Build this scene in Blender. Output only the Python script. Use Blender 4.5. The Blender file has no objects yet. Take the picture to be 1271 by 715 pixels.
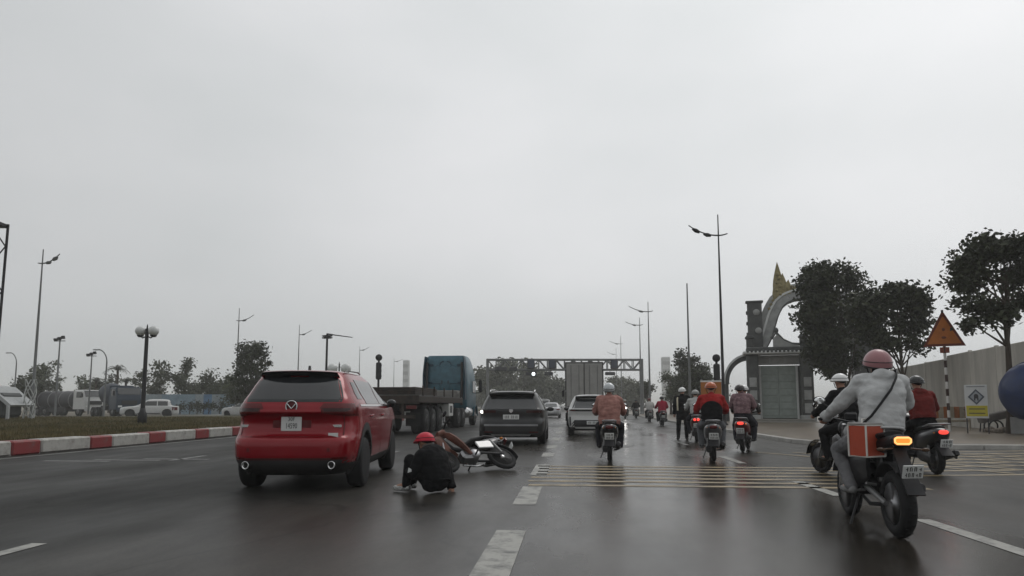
import bpy, bmesh, math, random
import numpy as np
from mathutils import Vector, Matrix, noise as mnoise
R = math.radians
scene = bpy.context.scene
COL = scene.collection

# ------------------------------------------------------------------ camera
FPX, CXP, CYP, SHIFT, CAMH = 850.0, 635.5, 357.5, 56.2, 1.18
YAW, PITCH = R(5.0), R(6.0)
cam = bpy.data.objects.new('camera', bpy.data.cameras.new('camera'))
COL.objects.link(cam)
scene.camera = cam
cam.location = (0, 0, CAMH)
cam.rotation_euler = (R(90) + PITCH, 0, YAW)
cam.data.sensor_width = 36.0
cam.data.lens = 36.0 * FPX / 1271.0
cam.data.shift_y = SHIFT / 1271.0
cam.data.clip_start = 0.05
cam.data.clip_end = 5000

# ------------------------------------------------------------------ light: overcast sky + weak, very soft sun
SUN_EL, SUN_AZ = R(52), R(35)          # high sun behind cloud, ahead and to the right
world = bpy.data.worlds.new('World')
scene.world = world
world.use_nodes = True
wn = world.node_tree
wn.nodes.clear()
def wnode(t, **k):
    n = wn.nodes.new(t)
    for a, b in k.items():
        setattr(n, a, b)
    return n
w_out = wnode('ShaderNodeOutputWorld')
w_bg = wnode('ShaderNodeBackground')
w_bg.inputs['Strength'].default_value = 0.1
w_sky = wnode('ShaderNodeTexSky', sky_type='NISHITA', sun_disc=False)
w_sky.sun_elevation = SUN_EL
w_sky.sun_rotation = SUN_AZ
w_sky.dust_density = 6.0
w_sky.air_density = 1.0
w_hsv = wnode('ShaderNodeHueSaturation')
w_hsv.inputs['Saturation'].default_value = 0.12
w_tc = wnode('ShaderNodeTexCoord')
w_map = wnode('ShaderNodeMapping')
w_map.inputs['Scale'].default_value = (1.0, 1.0, 2.2)
w_noi = wnode('ShaderNodeTexNoise')
w_noi.inputs['Scale'].default_value = 1.7
w_noi.inputs['Detail'].default_value = 4.0
w_noi.inputs['Roughness'].default_value = 0.45
w_ramp = wnode('ShaderNodeValToRGB')
w_ramp.color_ramp.elements[0].position = 0.28
w_ramp.color_ramp.elements[0].color = (5.72, 6.04, 6.12, 1)
w_ramp.color_ramp.elements[1].position = 0.72
w_ramp.color_ramp.elements[1].color = (7.5, 7.6, 7.75, 1)
# thin patch in the cloud towards the hidden sun: broad, soft
w_dot = wnode('ShaderNodeVectorMath', operation='DOT_PRODUCT')
sd = Vector((math.sin(SUN_AZ) * math.cos(SUN_EL), math.cos(SUN_AZ) * math.cos(SUN_EL), math.sin(SUN_EL)))
w_dot.inputs[1].default_value = sd
w_mr = wnode('ShaderNodeMapRange', interpolation_type='SMOOTHSTEP')
w_mr.inputs['From Min'].default_value = 0.15
w_mr.inputs['From Max'].default_value = 1.0
w_mr.inputs['To Min'].default_value = 0.86
w_mr.inputs['To Max'].default_value = 1.17
w_mul = wnode('ShaderNodeVectorMath', operation='SCALE')
w_mix = wnode('ShaderNodeMix', data_type='RGBA')
w_mix.inputs['Factor'].default_value = 0.88
L = wn.links.new
L(w_sky.outputs[0], w_hsv.inputs['Color'])
L(w_tc.outputs['Generated'], w_map.inputs[0]); L(w_map.outputs[0], w_noi.inputs['Vector'])
L(w_noi.outputs['Fac'], w_ramp.inputs[0])
L(w_tc.outputs['Generated'], w_dot.inputs[0]); L(w_dot.outputs['Value'], w_mr.inputs['Value'])
L(w_ramp.outputs[0], w_mul.inputs[0]); L(w_mr.outputs[0], w_mul.inputs['Scale'])
L(w_hsv.outputs[0], w_mix.inputs['A']); L(w_mul.outputs[0], w_mix.inputs['B'])
L(w_mix.outputs['Result'], w_bg.inputs['Color']); L(w_bg.outputs[0], w_out.inputs['Surface'])
sun_l = bpy.data.lights.new('sun', 'SUN')
sun_l.energy = 0.55
sun_l.angle = R(25)
sun_l.color = (1.0, 0.97, 0.93)
sun = bpy.data.objects.new('sun', sun_l)
COL.objects.link(sun)
sun.rotation_euler = (-sd).to_track_quat('-Z', 'Y').to_euler()
scene.view_settings.view_transform = 'Standard'
scene.view_settings.look = 'None'
scene.view_settings.exposure = 0.0
scene.view_settings.gamma = 1.0
scene.cycles.use_denoising = True
scene.cycles.max_bounces = 6
scene.cycles.volume_bounces = 2
scene.cycles.sample_clamp_indirect = 4.0

# ------------------------------------------------------------------ placing things: photograph pixel -> point of the place
def _ray(px, py):
    v = Vector(((px - CXP) / FPX, -(py - CYP - SHIFT) / FPX, -1.0))
    return Matrix.Rotation(YAW, 3, 'Z') @ (Matrix.Rotation(R(90) + PITCH, 3, 'X') @ v)
def G(px, py, z=0.0):
    r = _ray(px, py)
    t = (z - CAMH) / r.z
    return Vector((r.x * t, r.y * t, z))
def at(px, depth, z=0.0):
    """point on height z at the column px of the photo, `depth` metres away along the view"""
    lat = (px - CXP) / FPX * depth
    return Vector((lat * math.cos(YAW) - depth * math.sin(YAW), lat * math.sin(YAW) + depth * math.cos(YAW), z))

# ------------------------------------------------------------------ materials
_mats = {}
def mat(name, col, rough=0.5, metal=0.0, coat=0.0, var=0.12, vscale=3.0, bump=0.0, bscale=40.0, emit=None, estr=0.0, spec=0.25, col2=None, alpha=1.0, stretch=None):
    if name in _mats:
        return _mats[name]
    m = bpy.data.materials.new(name)
    _mats[name] = m
    m.use_nodes = True
    nt = m.node_tree
    b = nt.nodes['Principled BSDF']
    b.inputs['Roughness'].default_value = rough
    b.inputs['Metallic'].default_value = metal
    b.inputs['Coat Weight'].default_value = coat
    b.inputs['Coat Roughness'].default_value = 0.08
    b.inputs['Specular IOR Level'].default_value = spec
    tc = nt.nodes.new('ShaderNodeTexCoord')
    vec = tc.outputs['Object']
    if stretch:
        mp = nt.nodes.new('ShaderNodeMapping')
        mp.inputs['Scale'].default_value = stretch
        nt.links.new(vec, mp.inputs[0]); vec = mp.outputs[0]
    if var > 0:
        n = nt.nodes.new('ShaderNodeTexNoise')
        n.inputs['Scale'].default_value = vscale
        n.inputs['Detail'].default_value = 6
        n.inputs['Roughness'].default_value = 0.62
        nt.links.new(vec, n.inputs['Vector'])
        r = nt.nodes.new('ShaderNodeValToRGB')
        c2 = col2 or tuple(min(1, c * (1 + var)) for c in col)
        c1 = tuple(c * (1 - var) for c in col)
        r.color_ramp.elements[0].position = 0.32
        r.color_ramp.elements[1].position = 0.68
        r.color_ramp.elements[0].color = (*c1, 1)
        r.color_ramp.elements[1].color = (*c2, 1)
        nt.links.new(n.outputs['Fac'], r.inputs[0])
        nt.links.new(r.outputs[0], b.inputs['Base Color'])
        mr = nt.nodes.new('ShaderNodeMapRange')
        mr.inputs['To Min'].default_value = max(0.02, rough * 0.8)
        mr.inputs['To Max'].default_value = min(1, rough * 1.25)
        nt.links.new(n.outputs['Fac'], mr.inputs['Value'])
        nt.links.new(mr.outputs[0], b.inputs['Roughness'])
    else:
        b.inputs['Base Color'].default_value = (*col, 1)
    if bump > 0:
        n2 = nt.nodes.new('ShaderNodeTexNoise')
        n2.inputs['Scale'].default_value = bscale
        n2.inputs['Detail'].default_value = 4
        nt.links.new(vec, n2.inputs['Vector'])
        bp = nt.nodes.new('ShaderNodeBump')
        bp.inputs['Strength'].default_value = bump
        bp.inputs['Distance'].default_value = 0.02
        nt.links.new(n2.outputs['Fac'], bp.inputs['Height'])
        nt.links.new(bp.outputs[0], b.inputs['Normal'])
    if emit:
        b.inputs['Emission Color'].default_value = (*emit, 1)
        b.inputs['Emission Strength'].default_value = estr
    return m

# ------------------------------------------------------------------ mesh building
class MB:
    def __init__(s):
        s.v, s.f, s.mi, s.sm = [], [], [], []
    def add(s, vs, fs, mi=0, smooth=False, X=None):
        o = len(s.v)
        if X is not None:
            vs = [X @ Vector(p) for p in vs]
        s.v.extend([tuple(p) for p in vs])
        s.f.extend([tuple(i + o for i in f) for f in fs])
        s.mi.extend([mi] * len(fs)); s.sm.extend([smooth] * len(fs))
        return s
    def box(s, c, d, mi=0, rot=None, ch=None):
        """box centred on c with full size d; ch = width of the chamfer"""
        hx, hy, hz = d[0] / 2, d[1] / 2, d[2] / 2
        if ch is None:
            ch = min(hx, hy, hz) * 0.22
        ch = min(ch, hx * .9, hy * .9, hz * .9)
        vs, idx = [], {}
        for sx in (-1, 1):
            for sy in (-1, 1):
                for sz in (-1, 1):
                    for a in range(3):
                        p = [sx * hx, sy * hy, sz * hz]
                        for k in range(3):
                            if k != a:
                                p[k] -= (sx, sy, sz)[k] * ch
                        idx[(sx, sy, sz, a)] = len(vs); vs.append(Vector(p))
        fs = []
        def q(*k):
            fs.append([idx[x] for x in k])
        for sg in (-1, 1):
            q((sg, -1, -1, 0), (sg, 1, -1, 0), (sg, 1, 1, 0), (sg, -1, 1, 0))
            q((-1, sg, -1, 1), (1, sg, -1, 1), (1, sg, 1, 1), (-1, sg, 1, 1))
            q((-1, -1, sg, 2), (1, -1, sg, 2), (1, 1, sg, 2), (-1, 1, sg, 2))
        for a in (-1, 1):
            for b in (-1, 1):
                q((a, b, -1, 0), (a, b, 1, 0), (a, b, 1, 1), (a, b, -1, 1))
                q((a, -1, b, 0), (a, 1, b, 0), (a, 1, b, 2), (a, -1, b, 2))
                q((-1, a, b, 1), (1, a, b, 1), (1, a, b, 2), (-1, a, b, 2))
                for e in (-1, 1):
                    q((a, b, e, 0), (a, b, e, 1), (a, b, e, 2))
        out = []
        for f in fs:      # face outwards
            n = (vs[f[1]] - vs[f[0]]).cross(vs[f[2]] - vs[f[0]])
            m = sum((vs[i] for i in f), Vector()) / len(f)
            out.append(f if n.dot(m) >= 0 else f[::-1])
        X = Matrix.Translation(Vector(c))
        if rot is not None:
            X = X @ (rot.to_4x4() if isinstance(rot, Matrix) else Matrix.Rotation(rot, 4, 'Z'))
        return s.add(vs, out, mi, False, X)
    def tube(s, pts, r, n=8, mi=0, smooth=True, flat=1.0, closed=False):
        pts = [Vector(p) for p in pts]
        k = len(pts)
        rs = [r] * k if isinstance(r, (int, float)) else list(r)
        vs, fs = [], []
        nrm = None
        for i, p in enumerate(pts):
            if closed:
                t = pts[(i + 1) % k] - pts[i - 1]
            else:
                t = pts[min(i + 1, k - 1)] - pts[max(i - 1, 0)]
            t = t.normalized() if t.length > 1e-9 else Vector((0, 0, 1))
            if nrm is None:
                a = Vector((1, 0, 0)) if abs(t.x) < 0.9 else Vector((0, 0, 1))
                nrm = (a - t * a.dot(t)).normalized()
            else:
                nrm = (nrm - t * nrm.dot(t))
                nrm = nrm.normalized() if nrm.length > 1e-6 else t.orthogonal().normalized()
            b = t.cross(nrm)
            for j in range(n):
                a = 2 * math.pi * j / n
                vs.append(p + (nrm * math.cos(a) + b * math.sin(a) * flat) * rs[i])
        for i in range(k - 1 + (1 if closed else 0)):
            for j in range(n):
                i2 = (i + 1) % k
                fs.append((i * n + j, i * n + (j + 1) % n, i2 * n + (j + 1) % n, i2 * n + j))
        s.add(vs, fs, mi, smooth)
        if not closed:
            s.add(vs[:n], [tuple(range(n))[::-1]], mi); s.add(vs[-n:], [tuple(range(n))], mi)
        return s
    def lathe(s, prof, origin, axis, n=24, mi=0, smooth=True, closed=False):
        axis = Vector(axis).normalized()
        a = axis.orthogonal().normalized(); b = axis.cross(a)
        o = Vector(origin)
        vs, fs = [], []
        for r, h in prof:
            for j in range(n):
                t = 2 * math.pi * j / n
                vs.append(o + axis * h + (a * math.cos(t) + b * math.sin(t)) * r)
        k = len(prof)
        for i in range(k if closed else k - 1):
            i2 = (i + 1) % k
            for j in range(n):
                fs.append((i * n + j, i * n + (j + 1) % n, i2 * n + (j + 1) % n, i2 * n + j))
        if not closed:
            if prof[0][0] > 1e-4: fs.append(tuple(range(n))[::-1])
            if prof[-1][0] > 1e-4: fs.append(tuple((k - 1) * n + j for j in range(n)))
        return s.add(vs, fs, mi, smooth)
    def ell(s, c, r, rot=None, nu=14, nv=9, mi=0, smooth=True):
        if isinstance(r, (int, float)): r = (r, r, r)
        X = Matrix.Translation(Vector(c))
        if rot is not None: X = X @ rot.to_4x4()
        vs, fs = [(0, 0, r[2])], []
        for i in range(1, nv):
            t = math.pi * i / nv
            for j in range(nu):
                p = 2 * math.pi * j / nu
                vs.append((r[0] * math.sin(t) * math.cos(p), r[1] * math.sin(t) * math.sin(p), r[2] * math.cos(t)))
        vs.append((0, 0, -r[2]))
        for j in range(nu):
            fs.append((0, 1 + j, 1 + (j + 1) % nu))
            e = 1 + (nv - 2) * nu
            fs.append((len(vs) - 1, e + (j + 1) % nu, e + j))
            for i in range(nv - 2):
                a = 1 + i * nu
                fs.append((a + j, a + nu + j, a + nu + (j + 1) % nu, a + (j + 1) % nu))
        return s.add(vs, fs, mi, smooth, X)
    def cap(s, p0, r0, p1, r1, n=12, mi=0):
        """capsule that tapers"""
        p0, p1 = Vector(p0), Vector(p1)
        d = p1 - p0
        l = d.length
        d = d / l if l > 1e-6 else Vector((0, 0, 1))
        prof = [(max(1e-4, r0 * math.cos(a)), -r0 * math.sin(a)) for a in [R(x) for x in (88, 60, 30)]]
        prof += [(r0, 0), (r1, l)] + [(max(1e-4, r1 * math.cos(a)), l + r1 * math.sin(a)) for a in [R(x) for x in (30, 60, 88)]]
        prof = [(max(a, 2e-4), b) for a, b in prof]
        return s.lathe(prof, p0, d, n, mi)
    def prism(s, poly, X, depth, mi=0, smooth=False):
        """polygon (list of (a,b)) extruded from 0 to depth along local z, placed by X"""
        n = len(poly)
        ar = sum(poly[i][0] * poly[(i + 1) % n][1] - poly[(i + 1) % n][0] * poly[i][1] for i in range(n))
        if ar < 0: poly = poly[::-1]
        vs = [(a, b, 0) for a, b in poly] + [(a, b, depth) for a, b in poly]
        fs = [tuple(range(n))[::-1], tuple(range(n, 2 * n))]
        for i in range(n):
            j = (i + 1) % n
            fs.append((i, j, n + j, n + i))
        return s.add(vs, fs, mi, smooth, X)
    def grid(s, rows, mi=0, smooth=True, thick=None):
        """rows of points; thick = vector (or function) giving the back side"""
        a, b = len(rows), len(rows[0])
        vs = [Vector(p) for r in rows for p in r]
        fs = [(i * b + j, i * b + j + 1, (i + 1) * b + j + 1, (i + 1) * b + j) for i in range(a - 1) for j in range(b - 1)]
        s.add(vs, fs, mi, smooth)
        if thick is not None:
            t = Vector(thick)
            back = [p + t for p in vs]
            s.add(back, [f[::-1] for f in fs], mi, smooth)
            rim = [j for j in range(b)] + [i * b + b - 1 for i in range(1, a)] + [(a - 1) * b + j for j in range(b - 2, -1, -1)] + [i * b for i in range(a - 2, 0, -1)]
            m = len(rim)
            s.add([vs[i] for i in rim] + [back[i] for i in rim], [(i, m + i, m + (i + 1) % m, (i + 1) % m) for i in range(m)], mi, False)
        return s
    def loft(s, loops, mi=0, smooth=True, caps=True):
        n = len(loops[0])
        vs = [p for l in loops for p in l]
        fs = [(i * n + j, i * n + (j + 1) % n, (i + 1) * n + (j + 1) % n, (i + 1) * n + j) for i in range(len(loops) - 1) for j in range(n)]
        s.add(vs, fs, mi, smooth)
        if caps:
            s.add(loops[0], [tuple(range(n))[::-1]], mi); s.add(loops[-1], [tuple(range(n))], mi)
        return s
    def mesh(s, name):
        me = bpy.data.meshes.new(name)
        me.from_pydata(s.v, [], s.f)
        me.polygons.foreach_set('material_index', s.mi)
        me.polygons.foreach_set('use_smooth', s.sm)
        me.update()
        return me
    def build(s, name, mats, parent=None, **k):
        return link(name, s.mesh(name), mats, parent, **k)

def link(name, me, mats, parent=None, label=None, cat=None, group=None, kind=None, loc=None, rotz=0.0):
    o = bpy.data.objects.new(name, me)
    COL.objects.link(o)
    if not isinstance(mats, (list, tuple)): mats = [mats]
    if me is not None and len(me.materials) == 0:
        for m in mats: me.materials.append(m)
    if parent: o.parent = parent
    if loc is not None: o.location = loc
    o.rotation_euler.z = rotz
    tag(o, label, cat, group, kind)
    return o
def tag(o, label=None, cat=None, group=None, kind=None):
    if label: o['label'] = label
    if cat: o['category'] = cat
    if group: o['group'] = group
    if kind: o['kind'] = kind
    return o
def thing(name, label, cat, loc=(0, 0, 0), rotz=0.0, group=None):
    o = bpy.data.objects.new(name, None)
    o.empty_display_size = 0.2
    COL.objects.link(o)
    o.location = loc
    o.rotation_euler.z = rotz
    return tag(o, label, cat, group)
def copy_tree(o, parent=None):
    c = o.copy()
    COL.objects.link(c)
    if parent: c.parent = parent
    for ch in list(o.children):
        copy_tree(ch, c)
    return c
def text_mesh(name, s, size, X, m, parent, extrude=0.0015, align='CENTER'):
    cu = bpy.data.curves.new(name, 'FONT')
    cu.body = s; cu.size = size; cu.extrude = extrude; cu.align_x = align; cu.align_y = 'CENTER'
    cu.resolution_u = 2
    t = bpy.data.objects.new(name, cu)
    COL.objects.link(t)
    dg = bpy.context.evaluated_depsgraph_get()
    me = bpy.data.meshes.new_from_object(t.evaluated_get(dg))
    bpy.data.objects.remove(t)
    me.transform(X)
    me.materials.clear()
    return link(name, me, m, parent)
def frameX(origin, xdir, ydir):
    """matrix whose local x, y run along xdir, ydir (z = their cross product)"""
    x = Vector(xdir).normalized(); z = x.cross(Vector(ydir)).normalized(); y = z.cross(x)
    M = Matrix.Identity(4)
    for i in range(3):
        M[i][0], M[i][1], M[i][2], M[i][3] = x[i], y[i], z[i], origin[i]
    return M
def remesh(mb, voxel, smooth=3, name='blob', wr=0.0, wf=9.0, seed=0, factor=0.5):
    """one continuous skin round all the shells of mb"""
    me = mb.mesh(name)
    o = bpy.data.objects.new(name, me)
    COL.objects.link(o)
    md = o.modifiers.new('r', 'REMESH'); md.mode = 'VOXEL'; md.voxel_size = voxel; md.use_smooth_shade = True
    if smooth:
        sm = o.modifiers.new('s', 'SMOOTH'); sm.iterations = smooth; sm.factor = factor
    dg = bpy.context.evaluated_depsgraph_get()
    out = bpy.data.meshes.new_from_object(o.evaluated_get(dg))
    bpy.data.objects.remove(o); bpy.data.meshes.remove(me)
    out.name = name
    if wr > 0:
        off = Vector((seed * 3.1, seed * 1.7, 0))
        nn = [v.normal.copy() for v in out.vertices]
        for v, n in zip(out.vertices, nn):
            p = v.co * wf
            w = mnoise.noise(Vector((p.x, p.y, p.z * 1.6)) + off) + 0.5 * mnoise.noise(Vector((p.x * 2.2, p.y * 2.2, p.z * 3.2)) + off)
            v.co += n * (w * wr)
    for p in out.polygons: p.use_smooth = True
    out.materials.clear()
    return out
random.seed(7)

# shared materials
rubber = mat('rubber', (0.018, 0.018, 0.019), 0.75, bump=.2, bscale=80)
blackpl = mat('black_plastic', (0.022, 0.022, 0.024), 0.5)
gloss_black = mat('gloss_black', (0.012, 0.012, 0.013), 0.18, coat=.6)
chrome = mat('chrome', (0.62, 0.62, 0.62), 0.18, 1.0, var=.05)
alloy = mat('alloy', (0.32, 0.32, 0.33), 0.35, 0.9)
steel = mat('grey_steel', (0.22, 0.22, 0.22), 0.5, 0.6)
dark_metal = mat('dark_metal', (0.05, 0.05, 0.052), 0.5, 0.5)
glass = mat('tinted_glass', (0.02, 0.022, 0.024), 0.06, 0, spec=.8, var=.05)
plate_w = mat('plate_white', (0.62, 0.63, 0.62), 0.4, var=.05)
plate_ink = mat('plate_ink', (0.02, 0.02, 0.02), 0.5, var=0)
redlens = mat('red_lens', (0.09, 0.003, 0.004), 0.15, coat=.3, var=.05)
redlit = mat('red_lamp_lit', (0.6, 0.03, 0.02), 0.3, emit=(1, .07, .05), estr=1.3, var=0)
amberlens = mat('amber_lens', (0.45, 0.15, 0.02), 0.2, var=.05)
amberlit = mat('amber_lamp_lit', (0.7, 0.2, 0.04), 0.3, emit=(1, .27, .04), estr=1.0, var=0)
hotlit = mat('amber_lamp_core', (0.9, 0.5, 0.2), 0.3, emit=(1, .42, .13), estr=1.5, var=0)
whitelit = mat('white_lamp_lit', (0.8, 0.8, 0.8), 0.3, emit=(1, .96, .9), estr=3.0, var=0)
white_paint = mat('white_paint', (0.50, 0.50, 0.49), 0.28, coat=.4, var=.04)
# ------------------------------------------------------------------ setting: ground, road, markings, median, pavement
def road_material():
    m = bpy.data.materials.new('wet_asphalt')
    m.use_nodes = True
    nt = m.node_tree; b = nt.nodes['Principled BSDF']; lk = nt.links.new
    tc = nt.nodes.new('ShaderNodeTexCoord')
    def noi(scale, detail, st=(1, 1, 1), rough=.6):
        mp = nt.nodes.new('ShaderNodeMapping'); mp.inputs['Scale'].default_value = st
        n = nt.nodes.new('ShaderNodeTexNoise'); n.inputs['Scale'].default_value = scale; n.inputs['Detail'].default_value = detail
        n.inputs['Roughness'].default_value = rough
        lk(tc.outputs['Object'], mp.inputs[0]); lk(mp.outputs[0], n.inputs['Vector'])
        return n.outputs['Fac']
    def ramp(f, p0, c0, p1, c1):
        r = nt.nodes.new('ShaderNodeValToRGB')
        e = r.color_ramp.elements
        e[0].position, e[1].position = p0, p1
        e[0].color, e[1].color = (*c0, 1), (*c1, 1)
        lk(f, r.inputs[0]); return r.outputs[0]
    def mix(f, a, c, typ='MIX'):
        x = nt.nodes.new('ShaderNodeMix'); x.data_type = 'RGBA'; x.blend_type = typ
        if isinstance(f, float): x.inputs['Factor'].default_value = f
        else: lk(f, x.inputs['Factor'])
        lk(a, x.inputs['A']); lk(c, x.inputs['B']); return x.outputs['Result']
    big = noi(0.35, 5, (1, .22, 1))       # long worn wheel tracks
    mid = noi(1.1, 6, (1, .6, 1), .65)
    fine = noi(28, 5, rough=.75)
    grit = noi(190, 2)
    c = ramp(big, .35, (.019, .019, .018), .68, (.034, .033, .031))
    c2 = ramp(mid, .38, (.75, .75, .75), .70, (1.18, 1.16, 1.10))
    c3 = ramp(fine, .3, (.55, .55, .55), .72, (1.5, 1.5, 1.48))
    # the middle and right lanes carry a film of muddy water, the left lanes have drained
    sx = nt.nodes.new('ShaderNodeSeparateXYZ'); lk(tc.outputs['Object'], sx.inputs[0])
    warp = nt.nodes.new('ShaderNodeMath'); warp.operation = 'MULTIPLY_ADD'; warp.inputs[1].default_value = 5.0
    lk(noi(0.22, 4, (1, .3, 1)), warp.inputs[0]); lk(sx.outputs['X'], warp.inputs[2])
    film = nt.nodes.new('ShaderNodeMapRange'); film.interpolation_type = 'SMOOTHSTEP'
    film.inputs['From Min'].default_value = -3.0; film.inputs['From Max'].default_value = 4.5
    lk(warp.outputs[0], film.inputs['Value'])
    shoulder = nt.nodes.new('ShaderNodeMapRange'); shoulder.interpolation_type = 'SMOOTHSTEP'
    for k_, v_ in (('From Min', 5.2), ('From Max', 7.2), ('To Min', 1.0), ('To Max', .42)): shoulder.inputs[k_].default_value = v_
    lk(warp.outputs[0], shoulder.inputs['Value'])
    fm = nt.nodes.new('ShaderNodeMath'); fm.operation = 'MULTIPLY'
    lk(film.outputs[0], fm.inputs[0]); lk(shoulder.outputs[0], fm.inputs[1])
    film = fm.outputs[0]
    muddy = ramp(big, .35, (.027, .023, .019), .68, (.050, .043, .036))
    base = mix(film, c, muddy)
    # fine cracks and dark sealed patches
    mpv = nt.nodes.new('ShaderNodeMapping'); mpv.inputs['Scale'].default_value = (1, .55, 1)
    wv = nt.nodes.new('ShaderNodeVectorMath'); wv.operation = 'MULTIPLY_ADD'; wv.inputs[1].default_value = (.9, .9, 0)
    wn_ = nt.nodes.new('ShaderNodeTexNoise'); wn_.inputs['Scale'].default_value = 1.6; wn_.inputs['Detail'].default_value = 5
    lk(tc.outputs['Object'], wn_.inputs['Vector']); lk(wn_.outputs['Color'], wv.inputs[0]); lk(tc.outputs['Object'], wv.inputs[2])
    lk(wv.outputs[0], mpv.inputs[0])
    vo = nt.nodes.new('ShaderNodeTexVoronoi'); vo.feature = 'DISTANCE_TO_EDGE'; vo.inputs['Scale'].default_value = .34
    lk(mpv.outputs[0], vo.inputs['Vector'])
    crack = ramp(vo.outputs['Distance'], .0, (.45, .45, .45), .012, (1, 1, 1))
    patch_ = ramp(noi(.16, 2, (1, .35, 1), .4), .60, (1, 1, 1), .62, (.72, .72, .72))
    col_ = mix(1.0, mix(1.0, base, c2, 'MULTIPLY'), c3, 'MULTIPLY')
    lk(mix(1.0, mix(1.0, col_, crack, 'MULTIPLY'), patch_, 'MULTIPLY'), b.inputs['Base Color'])
    wet = noi(0.5, 5, (1, .35, 1), .6)
    def mr(f, a0, a1, b0, b1):
        r = nt.nodes.new('ShaderNodeMapRange')
        for k, v in zip(('From Min', 'From Max', 'To Min', 'To Max'), (a0, a1, b0, b1)): r.inputs[k].default_value = v
        lk(f, r.inputs['Value']); return r.outputs[0]
    add = nt.nodes.new('ShaderNodeMath'); add.operation = 'ADD'
    lk(mr(wet, .36, .66, .0, .20), add.inputs[0]); lk(mr(film, 0, 1, .46, .085), add.inputs[1])
    lk(add.outputs[0], b.inputs['Roughness'])
    lk(mr(film, 0, 1, .08, .34), b.inputs['Specular IOR Level'])
    bp = nt.nodes.new('ShaderNodeBump'); bp.inputs['Strength'].default_value = .14; bp.inputs['Distance'].default_value = .004
    lk(grit, bp.inputs['Height']); lk(bp.outputs[0], b.inputs['Normal'])
    return m
M_road = road_material()
def worn(name, col, lo=.42, hi=.62, rough=.5, under=(.06, .06, .057), scale=5.0, st=(1, 1, 1)):
    m = bpy.data.materials.new(name); m.use_nodes = True
    nt = m.node_tree; b = nt.nodes['Principled BSDF']
    tc = nt.nodes.new('ShaderNodeTexCoord'); mp = nt.nodes.new('ShaderNodeMapping'); mp.inputs['Scale'].default_value = st
    n = nt.nodes.new('ShaderNodeTexNoise'); n.inputs['Scale'].default_value = scale; n.inputs['Detail'].default_value = 8; n.inputs['Roughness'].default_value = .7
    r = nt.nodes.new('ShaderNodeValToRGB')
    r.color_ramp.elements[0].position, r.color_ramp.elements[1].position = lo, hi
    r.color_ramp.elements[0].color, r.color_ramp.elements[1].color = (*under, 1), (*col, 1)
    nt.links.new(tc.outputs['Object'], mp.inputs[0]); nt.links.new(mp.outputs[0], n.inputs['Vector'])
    nt.links.new(n.outputs['Fac'], r.inputs[0]); nt.links.new(r.outputs[0], b.inputs['Base Color'])
    b.inputs['Roughness'].default_value = rough
    return m
M_white = worn('worn_white_marking', (.29, .285, .26), .32, .54)
M_faint = worn('faint_white_marking', (.20, .20, .19), .40, .66)
M_yel = worn('worn_yellow_marking', (.34, .26, .14), .34, .62, under=(.075, .062, .045), st=(.5, 1, 1))
M_pave = mat('muddy_pavement', (.125, .098, .070), .36, var=.35, vscale=.9, bump=.25, bscale=18)
M_earth = mat('earth', (.12, .105, .08), .85, var=.3, vscale=.2, bump=.3, bscale=3)
M_grassbase = mat('grass_soil', (.062, .058, .026), .95, var=.35, vscale=.5, bump=.4, bscale=6)
M_conc = mat('pale_concrete', (.36, .35, .33), .75, var=.22, vscale=2, bump=.15, bscale=25)
M_kred = worn('kerb_red_paint', (.20, .020, .022), .30, .50, .55, (.13, .08, .07), 4)
M_kwhite = worn('kerb_white_paint', (.38, .37, .345), .33, .55, .55, (.20, .185, .165), 4)

def sheet(name, poly, z, m, kind='structure', label=None):
    b = MB()
    b.add([(x, y, z) for x, y in poly], [tuple(range(len(poly)))])
    return b.build(name, m, kind=kind, label=label)
def strip(mb, a, b, w, z):
    a, b = Vector((a[0], a[1], z)), Vector((b[0], b[1], z))
    t = (b - a).normalized(); n = Vector((-t.y, t.x, 0)) * w / 2
    mb.add([a - n, b - n, b + n, a + n], [(0, 1, 2, 3)])
sheet('ground', [(-1500, -300), (1500, -300), (1500, 2400), (-1500, 2400)], -.03, M_earth)
sheet('road', [(-13.05, -40), (60, -40), (60, 21), (7.2, 21), (7.2, 900), (-13.05, 900)], 0.0, M_road)
# far carriageway beyond the median and the yard behind it
sheet('far_road', [(-75, 38), (-75, 30), (-32, 60), (-27.5, 900), (-42, 900), (-45, 75)], .004, mat('far_asphalt', (.17, .168, .16), .5, var=.15, vscale=.3))

# lane markings (white dashes), rumble stripes
def dash(x0, y0, y1, w, m=M_white, x1=None, name='lane_dash'):
    b = MB(); strip(b, (x0, y0), (x0 if x1 is None else x1, y1), w, .004)
    return b.build(name, m, kind='structure')
for y0, y1 in ((2.2, 6.62), (8.3, 10.15), (11.75, 13.9), (16.0, 17.3), (19.0, 20.6), (23.2, 25.2), (28.5, 31), (35, 38), (42, 45), (50, 54), (60, 64), (72, 77), (88, 94)):
    dash(-.585, y0, y1, .28)
dash(-4.56, 2.0, 5.65, .14)
dash(-4.50, 15.2, 17.6, .14, M_faint); dash(-4.50, 22, 25, .14, M_faint)
dash(-8.6, 14.2, 15.6, .13, M_faint, -8.6); dash(-9.0, 18.0, 20.5, .13, M_faint)
for k in range(3):
    dash(-10.5 + .9 * k, 13.8 + .35 * k, 13.95 + .35 * k, 1.5, M_faint, name='faint_marking')
dash(3.60, 4.3, 7.62, .17); dash(3.47, 9.45, 11.2, .17); dash(3.45, 14.5, 16.5, .17); dash(3.4, 21, 24, .15, M_faint); dash(3.4, 30, 34, .15, M_faint)
dash(1.35, 19.8, 21.0, .5, M_faint, 1.6, name='faint_marking')
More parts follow.
